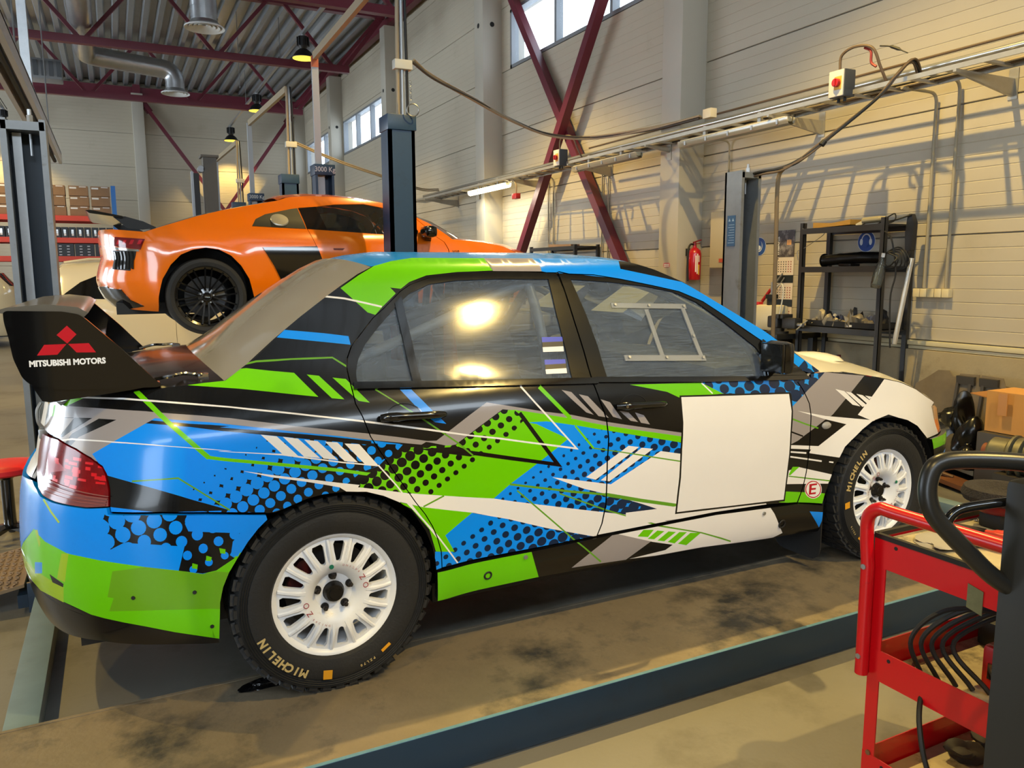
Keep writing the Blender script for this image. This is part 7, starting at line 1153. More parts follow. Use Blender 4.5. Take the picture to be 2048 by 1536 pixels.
def sign(y, z, rad, kind, lab):
    r = thing('safety_sign', lab, 'sign', (5.395, y, z)); th = np.linspace(0, 2*PI, 33)[:-1]
    def disc(rr, x, m, name, cy=0, cz=0, ey=1, ez=1): g = G().prism([(rr*ey*math.cos(a)+cy, rr*ez*math.sin(a)+cz) for a in th], (x, y, z), (0, 1, 0), (0, 0, 1), (-.0015, 0, 0)); return g.build(name, m, r, smooth=False)
    disc(rad, 5.398, M_swhite, 'rim'); disc(rad*.95, 5.3962, M_sblue, 'disc')
    if kind == 'ears':
        disc(rad*.62, 5.3945, M_swhite, 'pictogram_band', 0, .12*rad, .9, 1.0); disc(rad*.50, 5.3928, M_sblue, 'pictogram_head', 0, 0, .9, 1.25)
        for s in (-1, 1): disc(rad*.24, 5.3912, M_swhite, 'ear_muff', s*.52*rad, -.05*rad, .7, 1.3)
        disc(rad*.38, 5.3896, M_sblue, 'pictogram_face', 0, -.05*rad, .9, 1.3)
    else:
        disc(rad*.55, 5.3945, M_swhite, 'pictogram_head', 0, .05*rad, .85, 1.1); disc(rad*.50, 5.3928, M_sblue, 'pictogram_hair', 0, .12*rad, .85, 1.1); disc(rad*.34, 5.3912, M_swhite, 'pictogram_mask', .05*rad, -.12*rad, 1, .75)
    return r
sign(1.56, 1.78, .092, 'ears', 'round blue ear-protection sign on the wall behind the shelf'); sign(2.86, 1.775, .095, 'mask', 'round blue respirator sign on the wall beside the calendar'); sign(7.5, 1.72, .085, 'ears', 'round blue safety sign on the wall beyond the red braces')
cl = thing('wall_calendar', 'three-month wall calendar with photo header on the panel wall', 'calendar', (5.39, 2.51, 1.06))
ya, yb2 = 2.64, 2.385
def card(z0, z1, m, name, x=5.392): return G().box((x, yb2, z0), (x+.003, ya, z1)).build(name, m, cl, smooth=False)
hd = card(1.665, 1.925, mat('calendar_photo', (66, 62, 66), .45, var=.6, vscale=9, dirt=(150, 146, 150), dscale=5, dlo=.5, dhi=.62), 'photo_header')
G().box((5.390, 2.425, 1.78), (5.392, 2.48, 1.83)).build('header_light', mat('header_orange', (232, 170, 110), .5), hd, smooth=False)
text_on(G(), 'makita', .085, (5.3905, 2.605, 1.775), (0, 0, 1), (0, 1, 0), bold=.0012, sx=.8).build('header_lettering', M_lab, hd, smooth=False)
M_pg = mat('calendar_page', (222, 210, 202), .6); M_ink = mat('ink_red', (150, 60, 60), .6); M_inkk = mat('ink_dark', (70, 66, 66), .6)
for i, (z0, z1) in enumerate(((1.485, 1.660), (1.245, 1.405), (1.075, 1.170))):
    pg = card(z0, z1, M_pg, 'month_page')
    g = G(); g2 = G()
    for c in range(7):
        for q in range(5 if i < 2 else 3):
            zz = z1-.045-.024*q; yy = ya-.03-.032*c
            if zz > z0+.01: (g if c > 4 else g2).box((5.3912, yy-.006, zz-.006), (5.392, yy+.006, zz+.006))
    g2.box((5.3912, ya-.06, z1-.018), (5.392, ya-.02, z1-.010)); g.build('date_red', M_ink, pg, smooth=False); g2.build('date_print', M_inkk, pg, smooth=False)
for z0, z1 in ((1.41, 1.482), (1.175, 1.242), (1.045, 1.072)): card(z0, z1, mat('calendar_band', (22, 32, 34), .5, var=.5, vscale=60), 'picture_band')
# ================================================================== storage racks
M_shelf = mat('shelf_black_steel', (38, 37, 36), .45, var=.1)
def shelf_unit(yl, yr, lab, x0=5.02, x1=5.36, zt=1.95, levels=(1.90, 1.56, 1.03, .35)):
    r = thing('shelf_unit', lab, 'shelf', (5.2, (yl+yr)/2, 0), 'black steel shelf units at the wall')
    for xx, yy in ((x0, yl), (x0, yr), (x1, yl), (x1, yr)):
        g = G().box((xx-.02, yy-.02, 0), (xx+.02, yy-.015, zt)).box((xx-.02, yy-.02, 0), (xx-.015, yy+.02, zt)) if xx == x0 else G().box((xx-.02, yy-.02, 0), (xx+.02, yy+.02, zt)); g.build('upright', M_shelf, r, smooth=False)
    for z in levels:
        bd = G().box((x0-.015, yr, z-.012), (x1, yl, z)).build('shelf_board', M_shelf, r, smooth=False); G().box((x0-.022, yr, z-.05), (x0-.015, yl, z)).build('front_beam', M_shelf, bd, smooth=False); G().box((x1, yr, z-.05), (x1+.007, yl, z)).build('back_beam', M_shelf, bd, smooth=False)
    return r
shelf_unit(1.93, 1.09, 'black steel shelf unit with ear-protection sign behind it'); shelf_unit(7.1, 5.85, 'black steel shelf unit with a plank on top, beyond the red braces', 5.0, 5.36, 1.90, (1.88, 1.3, .5))
G().prism([(0, 0), (.62, 0), (.62, .03), (0, .045)], (5.10, 6.75, 1.882), (0, -1, 0), (0, 0, 1), (.14, 0, 0)).build('tmp', M_card)
o = bpy.data.objects['tmp']; o.name = 'wooden_plank'; tag(o, 'pale wooden plank lying on the far shelf unit', 'plank')
o = G().prism([(0, 0), (.40, .012), (.40, .055), (.20, .035), (0, .05)], (5.06, 1.86, 1.902), (0, -1, 0), (0, 0, 1), (.18, 0, 0)).build('wooden_plank', mat('plank_wood', (170, 128, 52), .6, var=.3, vscale=12, aniso=(8, 1, 8))); tag(o, 'yellow varnished plank lying on the near shelf top', 'plank')
r = thing('air_tool', 'pale pneumatic tool with hose lying on the shelf top beside the plank', 'air tool', (5.12, 1.3, 1.90)); G().cyl((5.10, 1.36, 1.94), (5.10, 1.20, 1.945), .026, n=14).cyl((5.10, 1.20, 1.945), (5.10, 1.14, 1.95), .026, .014, n=14).build('body', mat('tool_grey', (170, 160, 130), .4, .3), r); G().bar((5.10, 1.35, 1.93), (5.10, 1.42, 1.902), .03, .03).build('grip', mat('tool_grip', (200, 190, 160), .5), r, smooth=False); G().tube(smooth_path([(5.1, 1.14, 1.95), (5.12, 1.08, 1.98), (5.08, 1.04, 1.93), (5.10, 1.10, 1.91), (5.14, 1.2, 1.91)], 6), .006, 6).build('hose', M_ck, r)
# parts on the shelf boards
r = thing('exhaust_pipe', 'black flanged exhaust pipe lying on the middle shelf', 'exhaust', (5.15, 1.5, 1.56)); P = smooth_path([(5.12, 1.76, 1.615), (5.13, 1.60, 1.625), (5.15, 1.40, 1.635), (5.18, 1.22, 1.63)], 6); G().tube(P, [.048+.004*(i % 6 == 0) for i in range(len(P))], 16).build('pipe', mat('exhaust_black', (28, 26, 24), .3, .6), r); G().lathe([(.04, -.005), (.062, -.004), (.062, .004), (.04, .005)], (5.12, 1.765, 1.615), (0, 1, 0), 20, closed=True).build('flange', mat('exhaust_black', (28, 26, 24)), r); G().box((5.08, 1.45, 1.562), (5.2, 1.58, 1.585), bev=.008).build('bracket', mat('exhaust_black', (28, 26, 24)), r)
ty_ = thing('parts_tray', 'black plastic tray of greasy parts on the lower shelf board', 'tray', (5.15, 1.5, 1.03)); g = G().box((5.03, 1.12, 1.031), (5.33, 1.86, 1.038)).box((5.03, 1.12, 1.03), (5.04, 1.86, 1.085)).box((5.32, 1.12, 1.03), (5.33, 1.86, 1.085)).box((5.03, 1.12, 1.03), (5.33, 1.13, 1.085)).box((5.03, 1.85, 1.03), (5.33, 1.86, 1.085)); g.build('tray', M_kmat, ty_, smooth=False); G().box((5.026, 1.36, 1.045), (5.03, 1.41, 1.062)).build('tag', M_lab, ty_, smooth=False)
def lump(name, c, s, m, seed, lab, cat, grp=None, amp=.35, sub=3):
    bm = bmesh.new(); bmesh.ops.create_icosphere(bm, subdivisions=sub, radius=1); rs = np.random.default_rng(seed); K = rs.normal(size=(9, 3))*2.6; ph = rs.uniform(0, 6, 9)
    V = np.array([q.co[:] for q in bm.verts]); d = sum(np.sin(V @ K[i]+ph[i])*(1/(1+i*.5)) for i in range(9))*amp*.4
    V = V*(1+d)[:, None]*np.array(s); V[:, 2] = np.maximum(V[:, 2], -s[2]*.6); V = V+np.array(c)-[0, 0, V[:, 2].min()]; f = [[q.index for q in p.verts] for p in bm.faces]; bm.free()
    o = mk(name, V, f, m, smooth=True, ang=32); return tag(o, lab, cat, grp) if lab else o
for i in range(24):
    lump('greasy_part', (5.07+.075*(i % 3)+.012*math.sin(i*7), 1.81-.027*i, 1.039), (.032+.01*(i % 2), .036, .036+.014*((i*5) % 4)), [mat('part_pale', (128, 120, 104), .5, .3, var=.4, vscale=40), mat('part_dark', (44, 42, 42), .4, .4, var=.4, vscale=40), mat('part_blue', (60, 66, 92), .4, .3, var=.4, vscale=40)][(i*2) % 3], 40+i, ('pale', 'dark', 'bluish')[(i*2) % 3]+' greasy metal part heaped in the black tray', 'part', ('pale', 'dark', 'bluish')[(i*2) % 3]+' parts in the black tray', .9, 2)
r = thing('hanging_bottle', 'clear plastic bottle with brown dregs hanging from the shelf corner', 'bottle', (4.96, 1.07, 1.38)); G().lathe([(.001, 0), (.038, .004), (.042, .03), (.042, .13), (.030, .20), (.012, .245), (.012, .26), (.001, .26)], (4.955, 1.09, 1.38), (.02, -.20, 1), 20).build('bottle', glass('clear_bottle', (220, 228, 210), .08, .85, .12), r); G().lathe([(.001, .004), (.037, .006), (.040, .03), (.001, .032)], (4.955, 1.09, 1.38), (.02, -.20, 1), 20).build('dregs', mat('dregs_brown', (120, 90, 40), .3), r); G().cyl((4.96, 1.04, 1.63), (4.96, 1.035, 1.66), .014, n=12).build('cap', M_lab, r)
r = thing('cable_coil', 'tangle of black cable hung on the shelf corner post', 'cable', (4.97, 1.0, 1.62))
for k in range(5): G().tube([(4.98+.02*k+.012*math.sin(3*t+k), 1.0+(.07+.012*k)*math.cos(t), 1.61+(.05+.01*k)*math.sin(t)+.01*math.sin(2*t+k)) for t in np.linspace(0, 2*PI, 20)[:-1]], .006, 6, closed=True).build('loop', M_ck, r)
r = thing('work_lamp', 'black cased hand lamp with cable hung on the shelf top corner', 'work lamp', (5.22, 1.0, 1.75)); G().prism(rounded([(0, 1.68), (.055, 1.68), (.065, 1.82), (.05, 1.97), (.02, 1.98), (-.01, 1.90)], .02), (5.20, .97, 0), (0, 1, 0), (0, 0, 1), (.05, 0, 0)).build('case', mat('lamp_case_black', (26, 28, 34), .45), r); G().tube(smooth_path([(5.2, .98, 1.97), (5.15, 1.1, 1.93), (5.1, 1.2, 1.915), (5.02, 1.12, 1.86), (5.0, 1.02, 1.80), (5.0, .98, 1.70), (5.02, .96, 1.5), (5.0, .98, 1.3), (5.02, .97, .9)], 6), .007, 6).build('lead', M_ck, r)
o = G().cyl((5.12, .90, 1.62), (5.07, .97, .93), .020, n=14).build('metal_tube', mat('pale_tube', (200, 198, 190), .3, .5)); tag(o, 'long silver tube leaning against the shelf end', 'tube')
r = thing('wire_hanger', 'bent wire coat hanger hung on the shelf upright', 'hanger', (5.0, 1.9, 1.8)); G().tube(smooth_path([(5.0, 1.96, 1.62), (5.0, 1.97, 1.70), (5.01, 1.92, 1.72), (5.02, 1.70, 1.84), (5.03, 1.78, 1.87), (5.0, 1.92, 1.90)], 5), .003, 5).build('wire', M_rod, r)
# bottles and cans on the bottom board
def can(x, y, z, rr, h, m, lab, cap=None):
    r = thing('spray_can', lab, 'spray can', (x, y, z)); G().lathe([(.001, 0), (rr, .002), (rr, h*.78), (rr*.8, h*.84), (rr*.4, h*.86), (.001, h*.86)], (x, y, z), (0, 0, 1), 20).build('can', m, r); G().cyl((x, y, z+h*.84), (x, y, z+h), rr*.55, rr*.5, 14).build('cap', cap or m, r)
can(5.15, 1.80, .352, .033, .40, mat('can_tan', (180, 140, 110), .4), 'tan spray can with white cap on the bottom shelf', M_lab); can(5.10, 1.88, .352, .026, .36, mat('can_white', (210, 205, 195), .4), 'slim white spray can at the end of the bottom shelf'); can(5.15, 1.58, .352, .036, .43, mat('can_cream', (205, 195, 175), .4), 'cream spray can with dark red cap on the bottom shelf', mat('cap_darkred', (96, 20, 26), .4)); can(5.18, 1.46, .352, .030, .36, mat('can_grey', (96, 92, 88), .4), 'grey spray can on the bottom shelf beside the cream one')
r = thing('oil_canister', 'black oil canister with red cap standing on the bottom shelf', 'canister', (5.15, 1.24, .352)); G().prism(rounded([(-.10, .352), (.08, .352), (.09, .55), (.05, .62), (-.08, .60)], .03), (5.05, 1.24, 0), (0, 1, 0), (0, 0, 1), (.2, 0, 0)).build('body', M_kgloss, r); G().cyl((5.15, 1.25, .59), (5.15, 1.25, .68), .03, n=16).build('cap', mat('cap_red', (190, 30, 36), .4), r)
# ================================================================== workbench with vise
bn = thing('workbench', 'dark steel workbench with a thick top against the wall', 'workbench', (5.1, 2.4, 0)); G().box((4.80, 1.98, .90), (5.36, 3.0, .95), bev=.005).build('bench_top', mat('bench_steel', (46, 46, 44), .4, .5, var=.3, vscale=8), bn)
for xx, yy in ((4.84, 2.02), (4.84, 2.94), (5.30, 2.02), (5.30, 2.94)): G().box((xx-.03, yy-.03, 0), (xx+.03, yy+.03, .90)).build('leg', M_shelf, bn, smooth=False)
G().box((4.86, 2.3, .45), (5.33, 2.96, .89)).build('drawer_box', M_shelf, bn, smooth=False)
vs = thing('bench_vise', 'heavy dark bench vise bolted to the workbench', 'vise', (4.92, 2.05, .95)); G().cyl((4.93, 2.10, .95), (4.93, 2.10, .97), .10, n=24).cyl((4.93, 2.10, .97), (4.93, 2.10, 1.0), .06, n=20).build('base', M_shelf, vs); G().box((4.88, 2.06, 1.0), (4.99, 2.19, 1.11), bev=.015).box((4.87, 2.04, 1.09), (5.0, 2.075, 1.13), bev=.004).build('fixed_jaw', M_shelf, vs); G().box((4.89, 1.86, 1.0), (4.97, 2.02, 1.10), bev=.015).box((4.87, 1.99, 1.09), (5.0, 2.02, 1.13), bev=.004).build('moving_jaw', M_shelf, vs); G().cyl((4.93, 1.80, 1.04), (4.93, 1.90, 1.04), .018, n=12).cyl((4.86, 1.81, 1.0), (4.99, 1.81, 1.08), .007, n=8).build('screw_handle', M_galv, vs)
jn = thing('oil_pump_can', 'white plastic oil can with black hand pump standing on the workbench', 'oil can', (5.12, 2.38, .95)); G().box((5.02, 2.24, .95), (5.22, 2.54, 1.20), bev=.045).build('tank', mat('jerry_white', (214, 206, 180), .4), jn); G().cyl((5.1, 2.36, 1.19), (5.1, 2.36, 1.26), .045, n=16).cyl((5.1, 2.36, 1.26), (5.1, 2.36, 1.30), .06, n=16).build('pump_cap', M_kmat, jn); G().cyl((5.1, 2.36, 1.30), (5.1, 2.36, 1.42), .014, n=10).build('pump_rod', M_galv, jn); G().box((5.06, 2.49, 1.195), (5.12, 2.55, 1.225), bev=.006).build('red_cap', mat('cap_red', (190, 30, 36)), jn); G().tube(smooth_path([(5.1, 2.33, 1.36), (5.1, 2.24, 1.40), (5.08, 2.20, 1.30), (5.06, 2.22, 1.10), (5.04, 2.24, 1.0)], 6), .007, 6).build('clear_hose', mat('hose_white', (205, 205, 200), .4), jn)
pg = thing('grease_gun', 'grease gun with a red grip leaning above the workbench', 'grease gun', (5.28, 2.6, 1.2)); G().cyl((5.33, 2.72, 1.22), (5.35, 2.63, 1.34), .016, n=12).build('grip', mat('grip_red', (170, 24, 32), .45), pg); G().cyl((5.35, 2.63, 1.34), (5.37, 2.50, 1.50), .009, n=8).cyl((5.36, 2.60, 1.30), (5.375, 2.48, 1.46), .006, n=8).build('levers', M_galv, pg)
# ================================================================== scrap pile at the foot of the wall
M_shield = mat('shield_plastic', (112, 98, 74), .6, var=.3, vscale=10); M_shield2 = mat('shield_dark', (62, 56, 46), .55, var=.25)
o = G().prism([(.92, .02), (.90, .60), (.81, .66), (.72, .73), (.63, .735), (.59, .695), (.45, .69), (.10, .66), (.05, .02)], (5.20, 0, 0), (0, 1, 0), (.12, 0, 1), (.012, 0, 0)).build('splash_shield', M_shield, smooth=False); tag(o, 'muddy plastic underbody shield leaning on the concrete plinth', 'car part')
r = thing('ribbed_shield', 'dark ribbed plastic underbody tray leaning on the plinth beside the cardboard box', 'car part', (5.15, .3, 0)); G().prism([(.52, .02), (.51, .66), (.49, .73), (.34, .735), (.335, .715), (.325, .715), (.32, .735), (.16, .73), (.13, .66), (.08, .02)], (5.13, 0, 0), (0, 1, 0), (.12, 0, 1), (.01, 0, 0)).build('tray', M_shield, r, smooth=False)
for yy in (.50, .40, .30, .18): G().bar((5.12, yy, .05), (5.20, yy-.01, .66), .022, .02).build('rib', M_shield2, r, smooth=False)
for yy in (.43, .25): G().obox((5.205, yy, .685), (.016, 0, .001), (0, .07, 0), (-.004, 0, .032)).build('hook', M_shield2, r, smooth=False)
for i, (c, s) in enumerate((((4.92, .46, .16), (.10, .12, .20)), ((4.94, .27, .14), (.11, .12, .24)), ((4.80, .13, .12), (.11, .12, .22)), ((4.95, .64, .16), (.10, .09, .18)))): lump('bin_bag', c, s, mat('bag_black', (12, 12, 13), .25), 5+i, 'crumpled black plastic bag in the scrap pile', 'bag', 'black bags in the scrap pile', .75, 4)
tag(lump('scrap_heap', (4.98, .38, 0), (.22, .42, .19), mat('scrap_dark', (52, 46, 40), .6, .2, var=.5, vscale=14), 91, None, None, None, .6, 4), 'heap of dark worn car parts on the floor under the black bags', 'scrap heap')
cb = thing('open_carton', 'open brown cardboard carton standing on the scrap by the wall', 'carton', (4.9, -.2, .40)); G().box((4.75, -.50, .42), (5.05, -.02, .70)).build('carton', mat('carton_orange', (196, 142, 76), .75, var=.08), cb, smooth=False); G().prism([(-.02, .42), (.02, .56), (.02, .58), (-.02, .70)], (4.76, 0, 0), (0, 1, 0), (0, 0, 1), (.0, 0, 0)).build('side_fold', mat('carton_orange', (196, 142, 76)), cb, smooth=False) if False else None
G().obox((4.95, .06, .64), (.12, 0, .0), (0, .09, .012), (0, 0, .003)).build('flap', mat('carton_inner', (150, 104, 56), .8), cb, smooth=False); G().obox((4.72, -.15, .62), (.004, 0, .0), (0, .03, 0), (0, 0, .075)).build('tape', mat('tape_brown', (186, 128, 60), .35), cb, smooth=False)
o = G().box((4.70, -.55, .0), (5.1, .0, .415), bev=.01).build('scrap_crate', M_shield2); tag(o, 'dark scrap crate under the cardboard carton', 'crate')
gb = thing('gearbox_housing', 'grey cast gearbox housing with ribs lying by the wall', 'gearbox', (4.5, -.4, 0)); G().lathe([(.001, -.02), (.08, -.02), (.10, 0), (.10, .10), (.12, .12), (.12, .30), (.14, .32), (.14, .5), (.001, .5)], (4.55, -.22, .33), (.1, -1, 0), 24).build('housing', mat('cast_alu', (120, 116, 92), .5, .4, var=.3, vscale=20), gb)
for k in range(4): G().lathe([(.12, -.01), (.135, -.008), (.135, .008), (.12, .01)], (4.55, -.36-.06*k, .33), (.1, -1, 0), 24, closed=True).build('rib', mat('cast_alu', (120, 116, 92)), gb)
G().cyl((4.55, -.16, .33), (4.55, -.23, .33), .05, n=16).build('input_sleeve', mat('rusty_sleeve', (140, 76, 44), .6), gb); G().box((4.42, -.7, 0), (4.68, -.3, .22)).build('cradle', M_shield2, gb, smooth=False)
for i, (a, b, w, h, m, lab) in enumerate((((5.0, .62, .20), (4.85, .02, .17), .05, .05, mat('strip_alu', (170, 162, 130), .4, .4), 'pale metal strip lying on the scrap pile'), ((4.9, .55, .13), (4.78, .02, .10), .08, .04, mat('strip_alu2', (150, 146, 120), .4, .4), 'perforated metal channel lying below the black bags'), ((4.75, .50, .05), (4.55, -.15, .04), .16, .03, mat('strip_rust', (104, 62, 34), .6), 'rust-brown sheet metal lying on the floor before the pile'))): tag(G().bar(a, b, w, h).build('metal_strip', m, smooth=False), lab, 'scrap metal')
tag(G().tube(smooth_path([(4.78, .58, .36), (4.72, .42, .32), (4.66, .32, .20), (4.62, .24, .10), (4.66, .12, .06)], 6), .016, 8).build('bent_tube', mat('tube_rusty', (84, 62, 48), .5, .4)), 'thin bent rusty tube in the scrap pile', 'scrap metal')
# ================================================================== red tool trolley
M_tred = mat('trolley_red', (196, 10, 22), .32, coat=.3, var=.08, vscale=8, dirt=(150, 20, 26), dscale=20, dlo=.62, dhi=.75); M_mat = mat('tray_liner', (176, 164, 132), .6, var=.3, vscale=14, dirt=(90, 84, 70), dscale=9, dlo=.52, dhi=.66)
X0, X1, Y0, Y1 = 1.10, 1.84, -2.50, -2.02
tv = thing('tool_trolley', 'red three-tier tool trolley with tubular handle standing in front of the lift', 'tool trolley', (1.47, -2.26, 0))
for xx in (X0, X1):
    for yy, s in ((Y1, -1), (Y0, 1)):
        g = G().box((xx-.002, min(yy, yy+s*.034), .09), (xx+.002, max(yy, yy+s*.034), .86)).box((min(xx, xx+(.03 if xx == X0 else -.03)), yy-.002, .09), (max(xx, xx+(.03 if xx == X0 else -.03)), yy+.002, .86)); g.build('corner_post', M_tred, tv, smooth=False)
        G().cyl((xx, yy+.016, .045), (xx, yy-.016, .045), .045, n=18).cyl((xx, yy, .04), (xx, yy, .10), .012, n=8).build('caster', M_kmat, tv)
def tier(z, h, name, liner=None):
    g = G(); g.box((X0, Y0, z), (X1, Y1, z+.004), 0); t = .003
    g.box((X0-t, Y0, z), (X0, Y1, z+h)); g.box((X1, Y0, z), (X1+t, Y1, z+h)); g.box((X0, Y0-t, z), (X1, Y0, z+h)); g.box((X0, Y1, z), (X1, Y1+t, z+h)); o = g.build(name, M_tred, tv, smooth=False)
    if liner: G().box((X0+.004, Y0+.004, z+.005), (X1-.004, Y1-.004, z+liner), bev=.003).build('liner', M_mat, o)
    for yy in (Y1-.06, Y0+.06):
        G().cyl((X0-t-.001, yy, z+h*.8), (X0-t+.001, yy, z+h*.8), .005, n=10).build('punched_hole', M_kmat, o)
    return o
tt = tier(.775, .078, 'top_tray', .068); t2 = tier(.476, .082, 'middle_shelf', .010); t3 = tier(.185, .082, 'bottom_shelf', .010)
g = G().box((X0-.006, Y0, .850), (X0+.006, Y1, .862)).box((X0, Y1-.006, .850), (X1, Y1+.006, .862)).box((X0, Y0-.006, .850), (X1, Y0+.006, .862)).box((X1-.006, Y0, .850), (X1+.006, Y1, .862)); g.build('edge_trim', M_kmat, tv, smooth=False)
hx = X0-.02; P = smooth_path([(hx, Y1+.004, .485), (hx, Y1+.004, .62), (hx, Y1+.004, .78)], 3)+smooth_path([(hx-.004, Y1+.008, .84), (hx-.008, Y1+.004, .905), (hx-.010, Y1-.03, .935), (hx-.010, Y1-.08, .935), (hx-.010, Y0+.08, .935), (hx-.010, Y0+.03, .935), (hx-.008, Y0-.004, .905), (hx-.004, Y0-.008, .84)], 5)+[(hx, Y0-.004, .78), (hx, Y0-.004, .62), (hx, Y0-.004, .485)]
G().tube(P, .0165, 12).build('handle', M_tred, tv, ang=60)
for yy in (Y1+.004, Y0-.004):
    for zz in (.775, .535): G().cyl((hx-.018, yy, zz), (hx-.012, yy, zz), .007, n=10).build('handle_screw', M_galv, tv)
G().cyl((X0-.006, Y1-.018, .27), (X0-.001, Y1-.018, .27), .007, n=10).build('shelf_bolt', mat('bolt_brown', (130, 96, 70), .4, .5), tv)
# things on the trolley
r = thing('polishing_pad', 'round dark wool polishing pad on a red backing plate on the trolley', 'polishing pad', (1.47, -2.10, .885)); G().lathe([(.001, 0), (.05, 0), (.066, .012), (.072, .03), (.001, .03)], (1.47, -2.10, .885), (0, 0, 1), 30).build('backing', mat('pad_red', (120, 18, 26), .4), r)
G().box((1.43, -2.13, .843), (1.51, -2.07, .886), bev=.01).cyl((1.47, -2.12, .865), (1.62, -2.16, .865), .022, n=14).build('polisher_body', M_kmat, r)
g = G(); g.lathe([(.001, .05), (.035, .052), (.06, .066), (.085, .064), (.092, .045), (.085, .03), (.001, .028)], (1.47, -2.10, .885), (0, 0, 1), 36); g.build('wool', mat('pad_wool', (48, 42, 36), .95, bump=1.0, bscale=220, var=.4, vscale=90), r)
rs = np.random.default_rng(5); g = G()
for k in range(700):
    a = rs.uniform(0, 2*PI); q = rs.uniform(.05, .092); h = .066 if q < .085 else .055; b = np.array((1.47+q*math.cos(a), -2.10+q*math.sin(a), .885+h-.01)); d = np.array((math.cos(a), math.sin(a), .5))+rs.normal(size=3)*.5; d = d/np.linalg.norm(d)*rs.uniform(.006, .014); u = np.cross(d, (0, 0, 1)); u = u/np.linalg.norm(u)*.0007; g.add([b-u, b+u, b+d], [(0, 1, 2)])
o = g.build('fibre', mat('pad_wool', (48, 42, 36)), r, smooth=False); o['kind'] = 'stuff'
def pliers(c, a, m1, lab):
    r = thing('pliers', lab, 'pliers', c); ca, sa = math.cos(a), math.sin(a); R2 = lambda x, y, z=0: (c[0]+x*ca-y*sa, c[1]+x*sa+y*ca, c[2]+.012+z)
    for s in (-1, 1): G().tube(smooth_path([R2(0, 0), R2(-.05, s*.014), R2(-.11, s*.022), R2(-.17, s*.012)], 5), [.006]*3+[.0095]*9+[.006]*4, 8).build('grip', m1, r)
    G().obox(R2(.03, 0), np.array((ca, sa, 0))*.035, np.array((-sa, ca, 0))*.011, (0, 0, .006)).build('jaw', mat('plier_steel', (70, 68, 64), .35, .8), r, smooth=False)
pliers((1.36, -2.13, .843), 1.9, mat('grip_orange', (214, 72, 50), .45), 'pliers with orange grips lying on the trolley top'); pliers((1.27, -2.18, .843), 2.1, mat('grip_bright_red', (216, 24, 44), .35), 'pliers with bright red grips at the trolley edge'); pliers((1.33, -2.20, .843), 1.75, M_kmat, 'pliers with black grips lying on the trolley top')
r = thing('drill_chain', 'coil of shiny steel chain lying on the trolley top', 'chain', (1.44, -2.22, .843))
for k in range(34): t = k/33; G().lathe([(.006, -.002), (.009, 0), (.006, .002)], (1.44+.05*math.sin(t*5.2), -2.06-.17*t, .851+.006*(k % 2)), (.4, 1 if k % 2 else .1, .1 if k % 2 else 1), 8, closed=True).build('link', M_chrome, r)
o = G().obox((1.44, -2.30, .850), (.03, .05, 0), (-.012, .008, 0), (0, 0, .003)).build('steel_scraper', M_chrome, smooth=False); tag(o, 'flat bright steel scraper blade on the trolley top', 'scraper')
o = lump('cleaning_rag', (1.22, -2.12, .843), (.07, .05, .006), mat('rag_grey', (150, 146, 138), .9, var=.2), 9, 'grey cleaning rag on the near corner of the trolley', 'rag', None, .6, 3)
# middle shelf: red case and cables
r = thing('charger_case', 'red battery charger case with a dusty top on the middle shelf', 'charger', (1.42, -2.33, .49)); G().box((1.28, -2.47, .487), (1.62, -2.20, .60), bev=.012).build('case', mat('case_red', (200, 30, 26), .4, var=.1), r); G().box((1.29, -2.46, .60), (1.61, -2.21, .603)).build('lid_dust', mat('dusty_brown', (150, 96, 72), .7, var=.3, vscale=20), r, smooth=False); G().box((1.274, -2.25, .52), (1.28, -2.22, .56)).build('latch', M_chrome, r, smooth=False)
for k in range(5):
    P = [(1.18+.02*k, -2.12-.03*k, .492), (1.15+.02*k, -2.10-.015*k, .60), (1.20+.03*k, -2.16-.04*k, .69+.012*k), (1.28+.04*k, -2.28-.03*k, .70-.01*k), (1.34, -2.38, .66-.02*k), (1.30, -2.46, .62)]
    o = G().tube(smooth_path(P, 8), .0062, 6).build('charger_lead', M_ck); tag(o, 'black charger lead looping over the middle shelf', 'cable', 'leads on the middle shelf')
o = G().tube(smooth_path([(1.20, -2.13, .492), (1.12, -2.16, .50), (1.06, -2.20, .44), (1.06, -2.24, .33), (1.14, -2.29, .25), (1.25, -2.38, .20), (1.34, -2.46, .197)], 8), .0062, 6).build('trailing_lead', M_ck); tag(o, 'single black lead trailing from the middle to the bottom shelf', 'cable')
for k in range(3): o = G().tube(smooth_path([(1.20+.02*k, -2.42, .198), (1.17+.02*k, -2.40-.02*k, .30), (1.22+.03*k, -2.44, .38-.02*k), (1.30, -2.48, .30), (1.34, -2.47, .20)], 7), .006, 6).build('coiled_lead', M_ck); tag(o, 'black lead coiled on the bottom shelf', 'cable', 'leads on the bottom shelf')
for i, (x, y, s) in enumerate(((1.40, -2.10, .05), (1.52, -2.12, .06), (1.46, -2.40, .05))): lump('oily_rag', (x, y, .199), (s, s*.8, .03), mat('rag_dark', (40, 34, 32), .7, var=.4, vscale=20), 60+i, 'dark oily rag lying on the bottom shelf', 'rag', 'rags on the bottom shelf', .7, 3)
o = G().box((1.50, -2.17, .487), (1.72, -2.05, .56), bev=.01).build('tool_pouch', M_kmat); tag(o, 'black tool pouch at the back of the middle shelf', 'pouch')
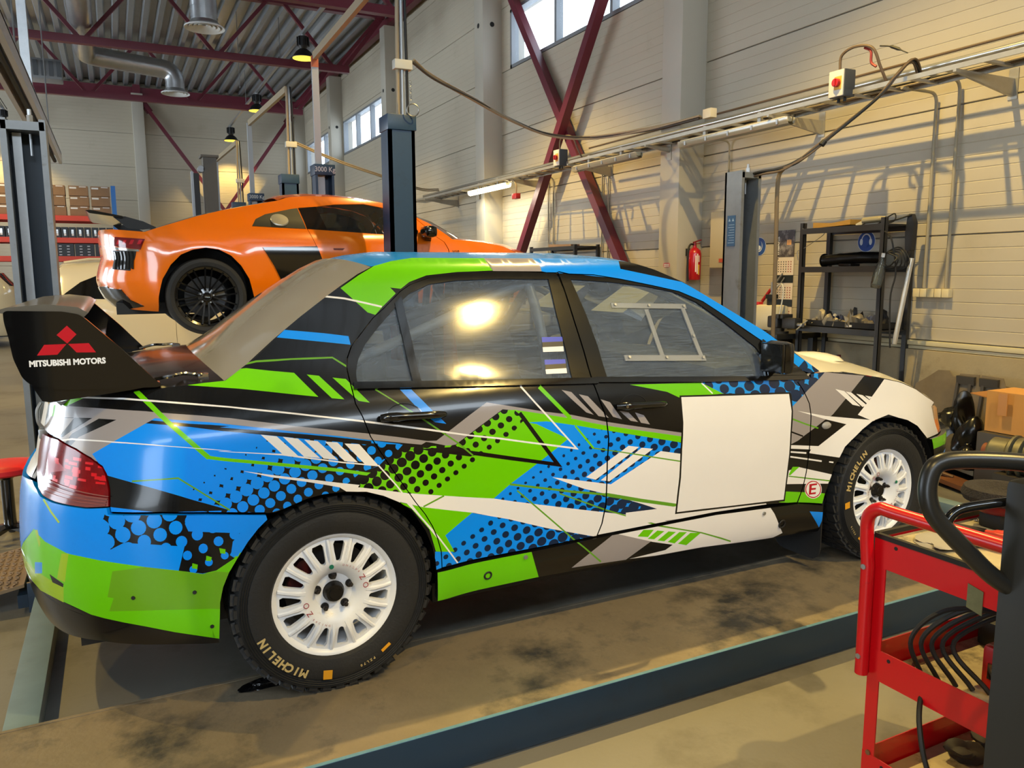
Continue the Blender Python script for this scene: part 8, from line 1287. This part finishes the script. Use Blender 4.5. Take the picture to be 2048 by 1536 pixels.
# ================================================================== black cart with loop handle
M_cart = mat('cart_black', (30, 30, 28), .5, var=.1, vscale=20); M_grip = mat('grip_rubber', (24, 24, 23), .33)
bc = thing('charger_cart', 'black upright cart with a padded loop handle beside the red trolley', 'cart', (.75, -2.66, 0))
LP = [(0.74, -2.612, 1.201), (0.698, -2.59, 1.211), (0.652, -2.566, 1.215), (0.606, -2.542, 1.216), (0.579, -2.529, 1.212), (0.565, -2.524, 1.2), (0.557, -2.524, 1.173), (0.557, -2.528, 1.149), (0.564, -2.535, 1.127), (0.58, -2.547, 1.104), (0.607, -2.565, 1.071), (0.64, -2.588, 1.032), (0.681, -2.614, 1.002)]
LV = [(0.579, -2.546, 1.109), (0.585, -2.546, 1.125), (0.599, -2.551, 1.137), (0.622, -2.562, 1.143), (0.673, -2.586, 1.15)]
G().tube(smooth_path(LP, 5), .0145, 14).build('loop_handle', M_grip, bc, ang=60)
G().tube(smooth_path(LV, 5), .008, 10).build('brake_lever', M_kgloss, bc, ang=60)
G().box((.652, -2.80, .06), (.80, -2.588, 1.19), bev=.012).build('mast', M_cart, bc)
G().box((.656, -2.95, .10), (1.05, -2.592, .95), bev=.015).build('housing', M_cart, bc); G().box((.40, -2.95, .06), (1.05, -2.56, .10), bev=.01).build('foot_plate', M_cart, bc) if False else None
for yy in (-2.62, -2.92): G().cyl((.85, yy+.02, .08), (.85, yy-.02, .08), .08, n=20).build('wheel', M_rubber, bc)
G().cyl((.648, -2.66, 1.10), (.654, -2.66, 1.10), .012, n=14).build('green_indicator', mat('indicator_green', (110, 140, 70), .4), bc)
G().obox((1.095, -2.285, .785), (.001, 0, 0), (0, .018, .004), (0, .0, .028)).build('metal_tag', mat('tag_olive', (110, 112, 84), .45, .4, var=.3, vscale=60), tv, smooth=False)

tag(lump('crumpled_film', (-.20, -.74, .151), (.09, .025, .014), mat('film_black', (12, 12, 13), .15, coat=.5), 77, None, None, None, .5, 4), 'crumpled black plastic film on the runway behind the rear tyre', 'plastic film')
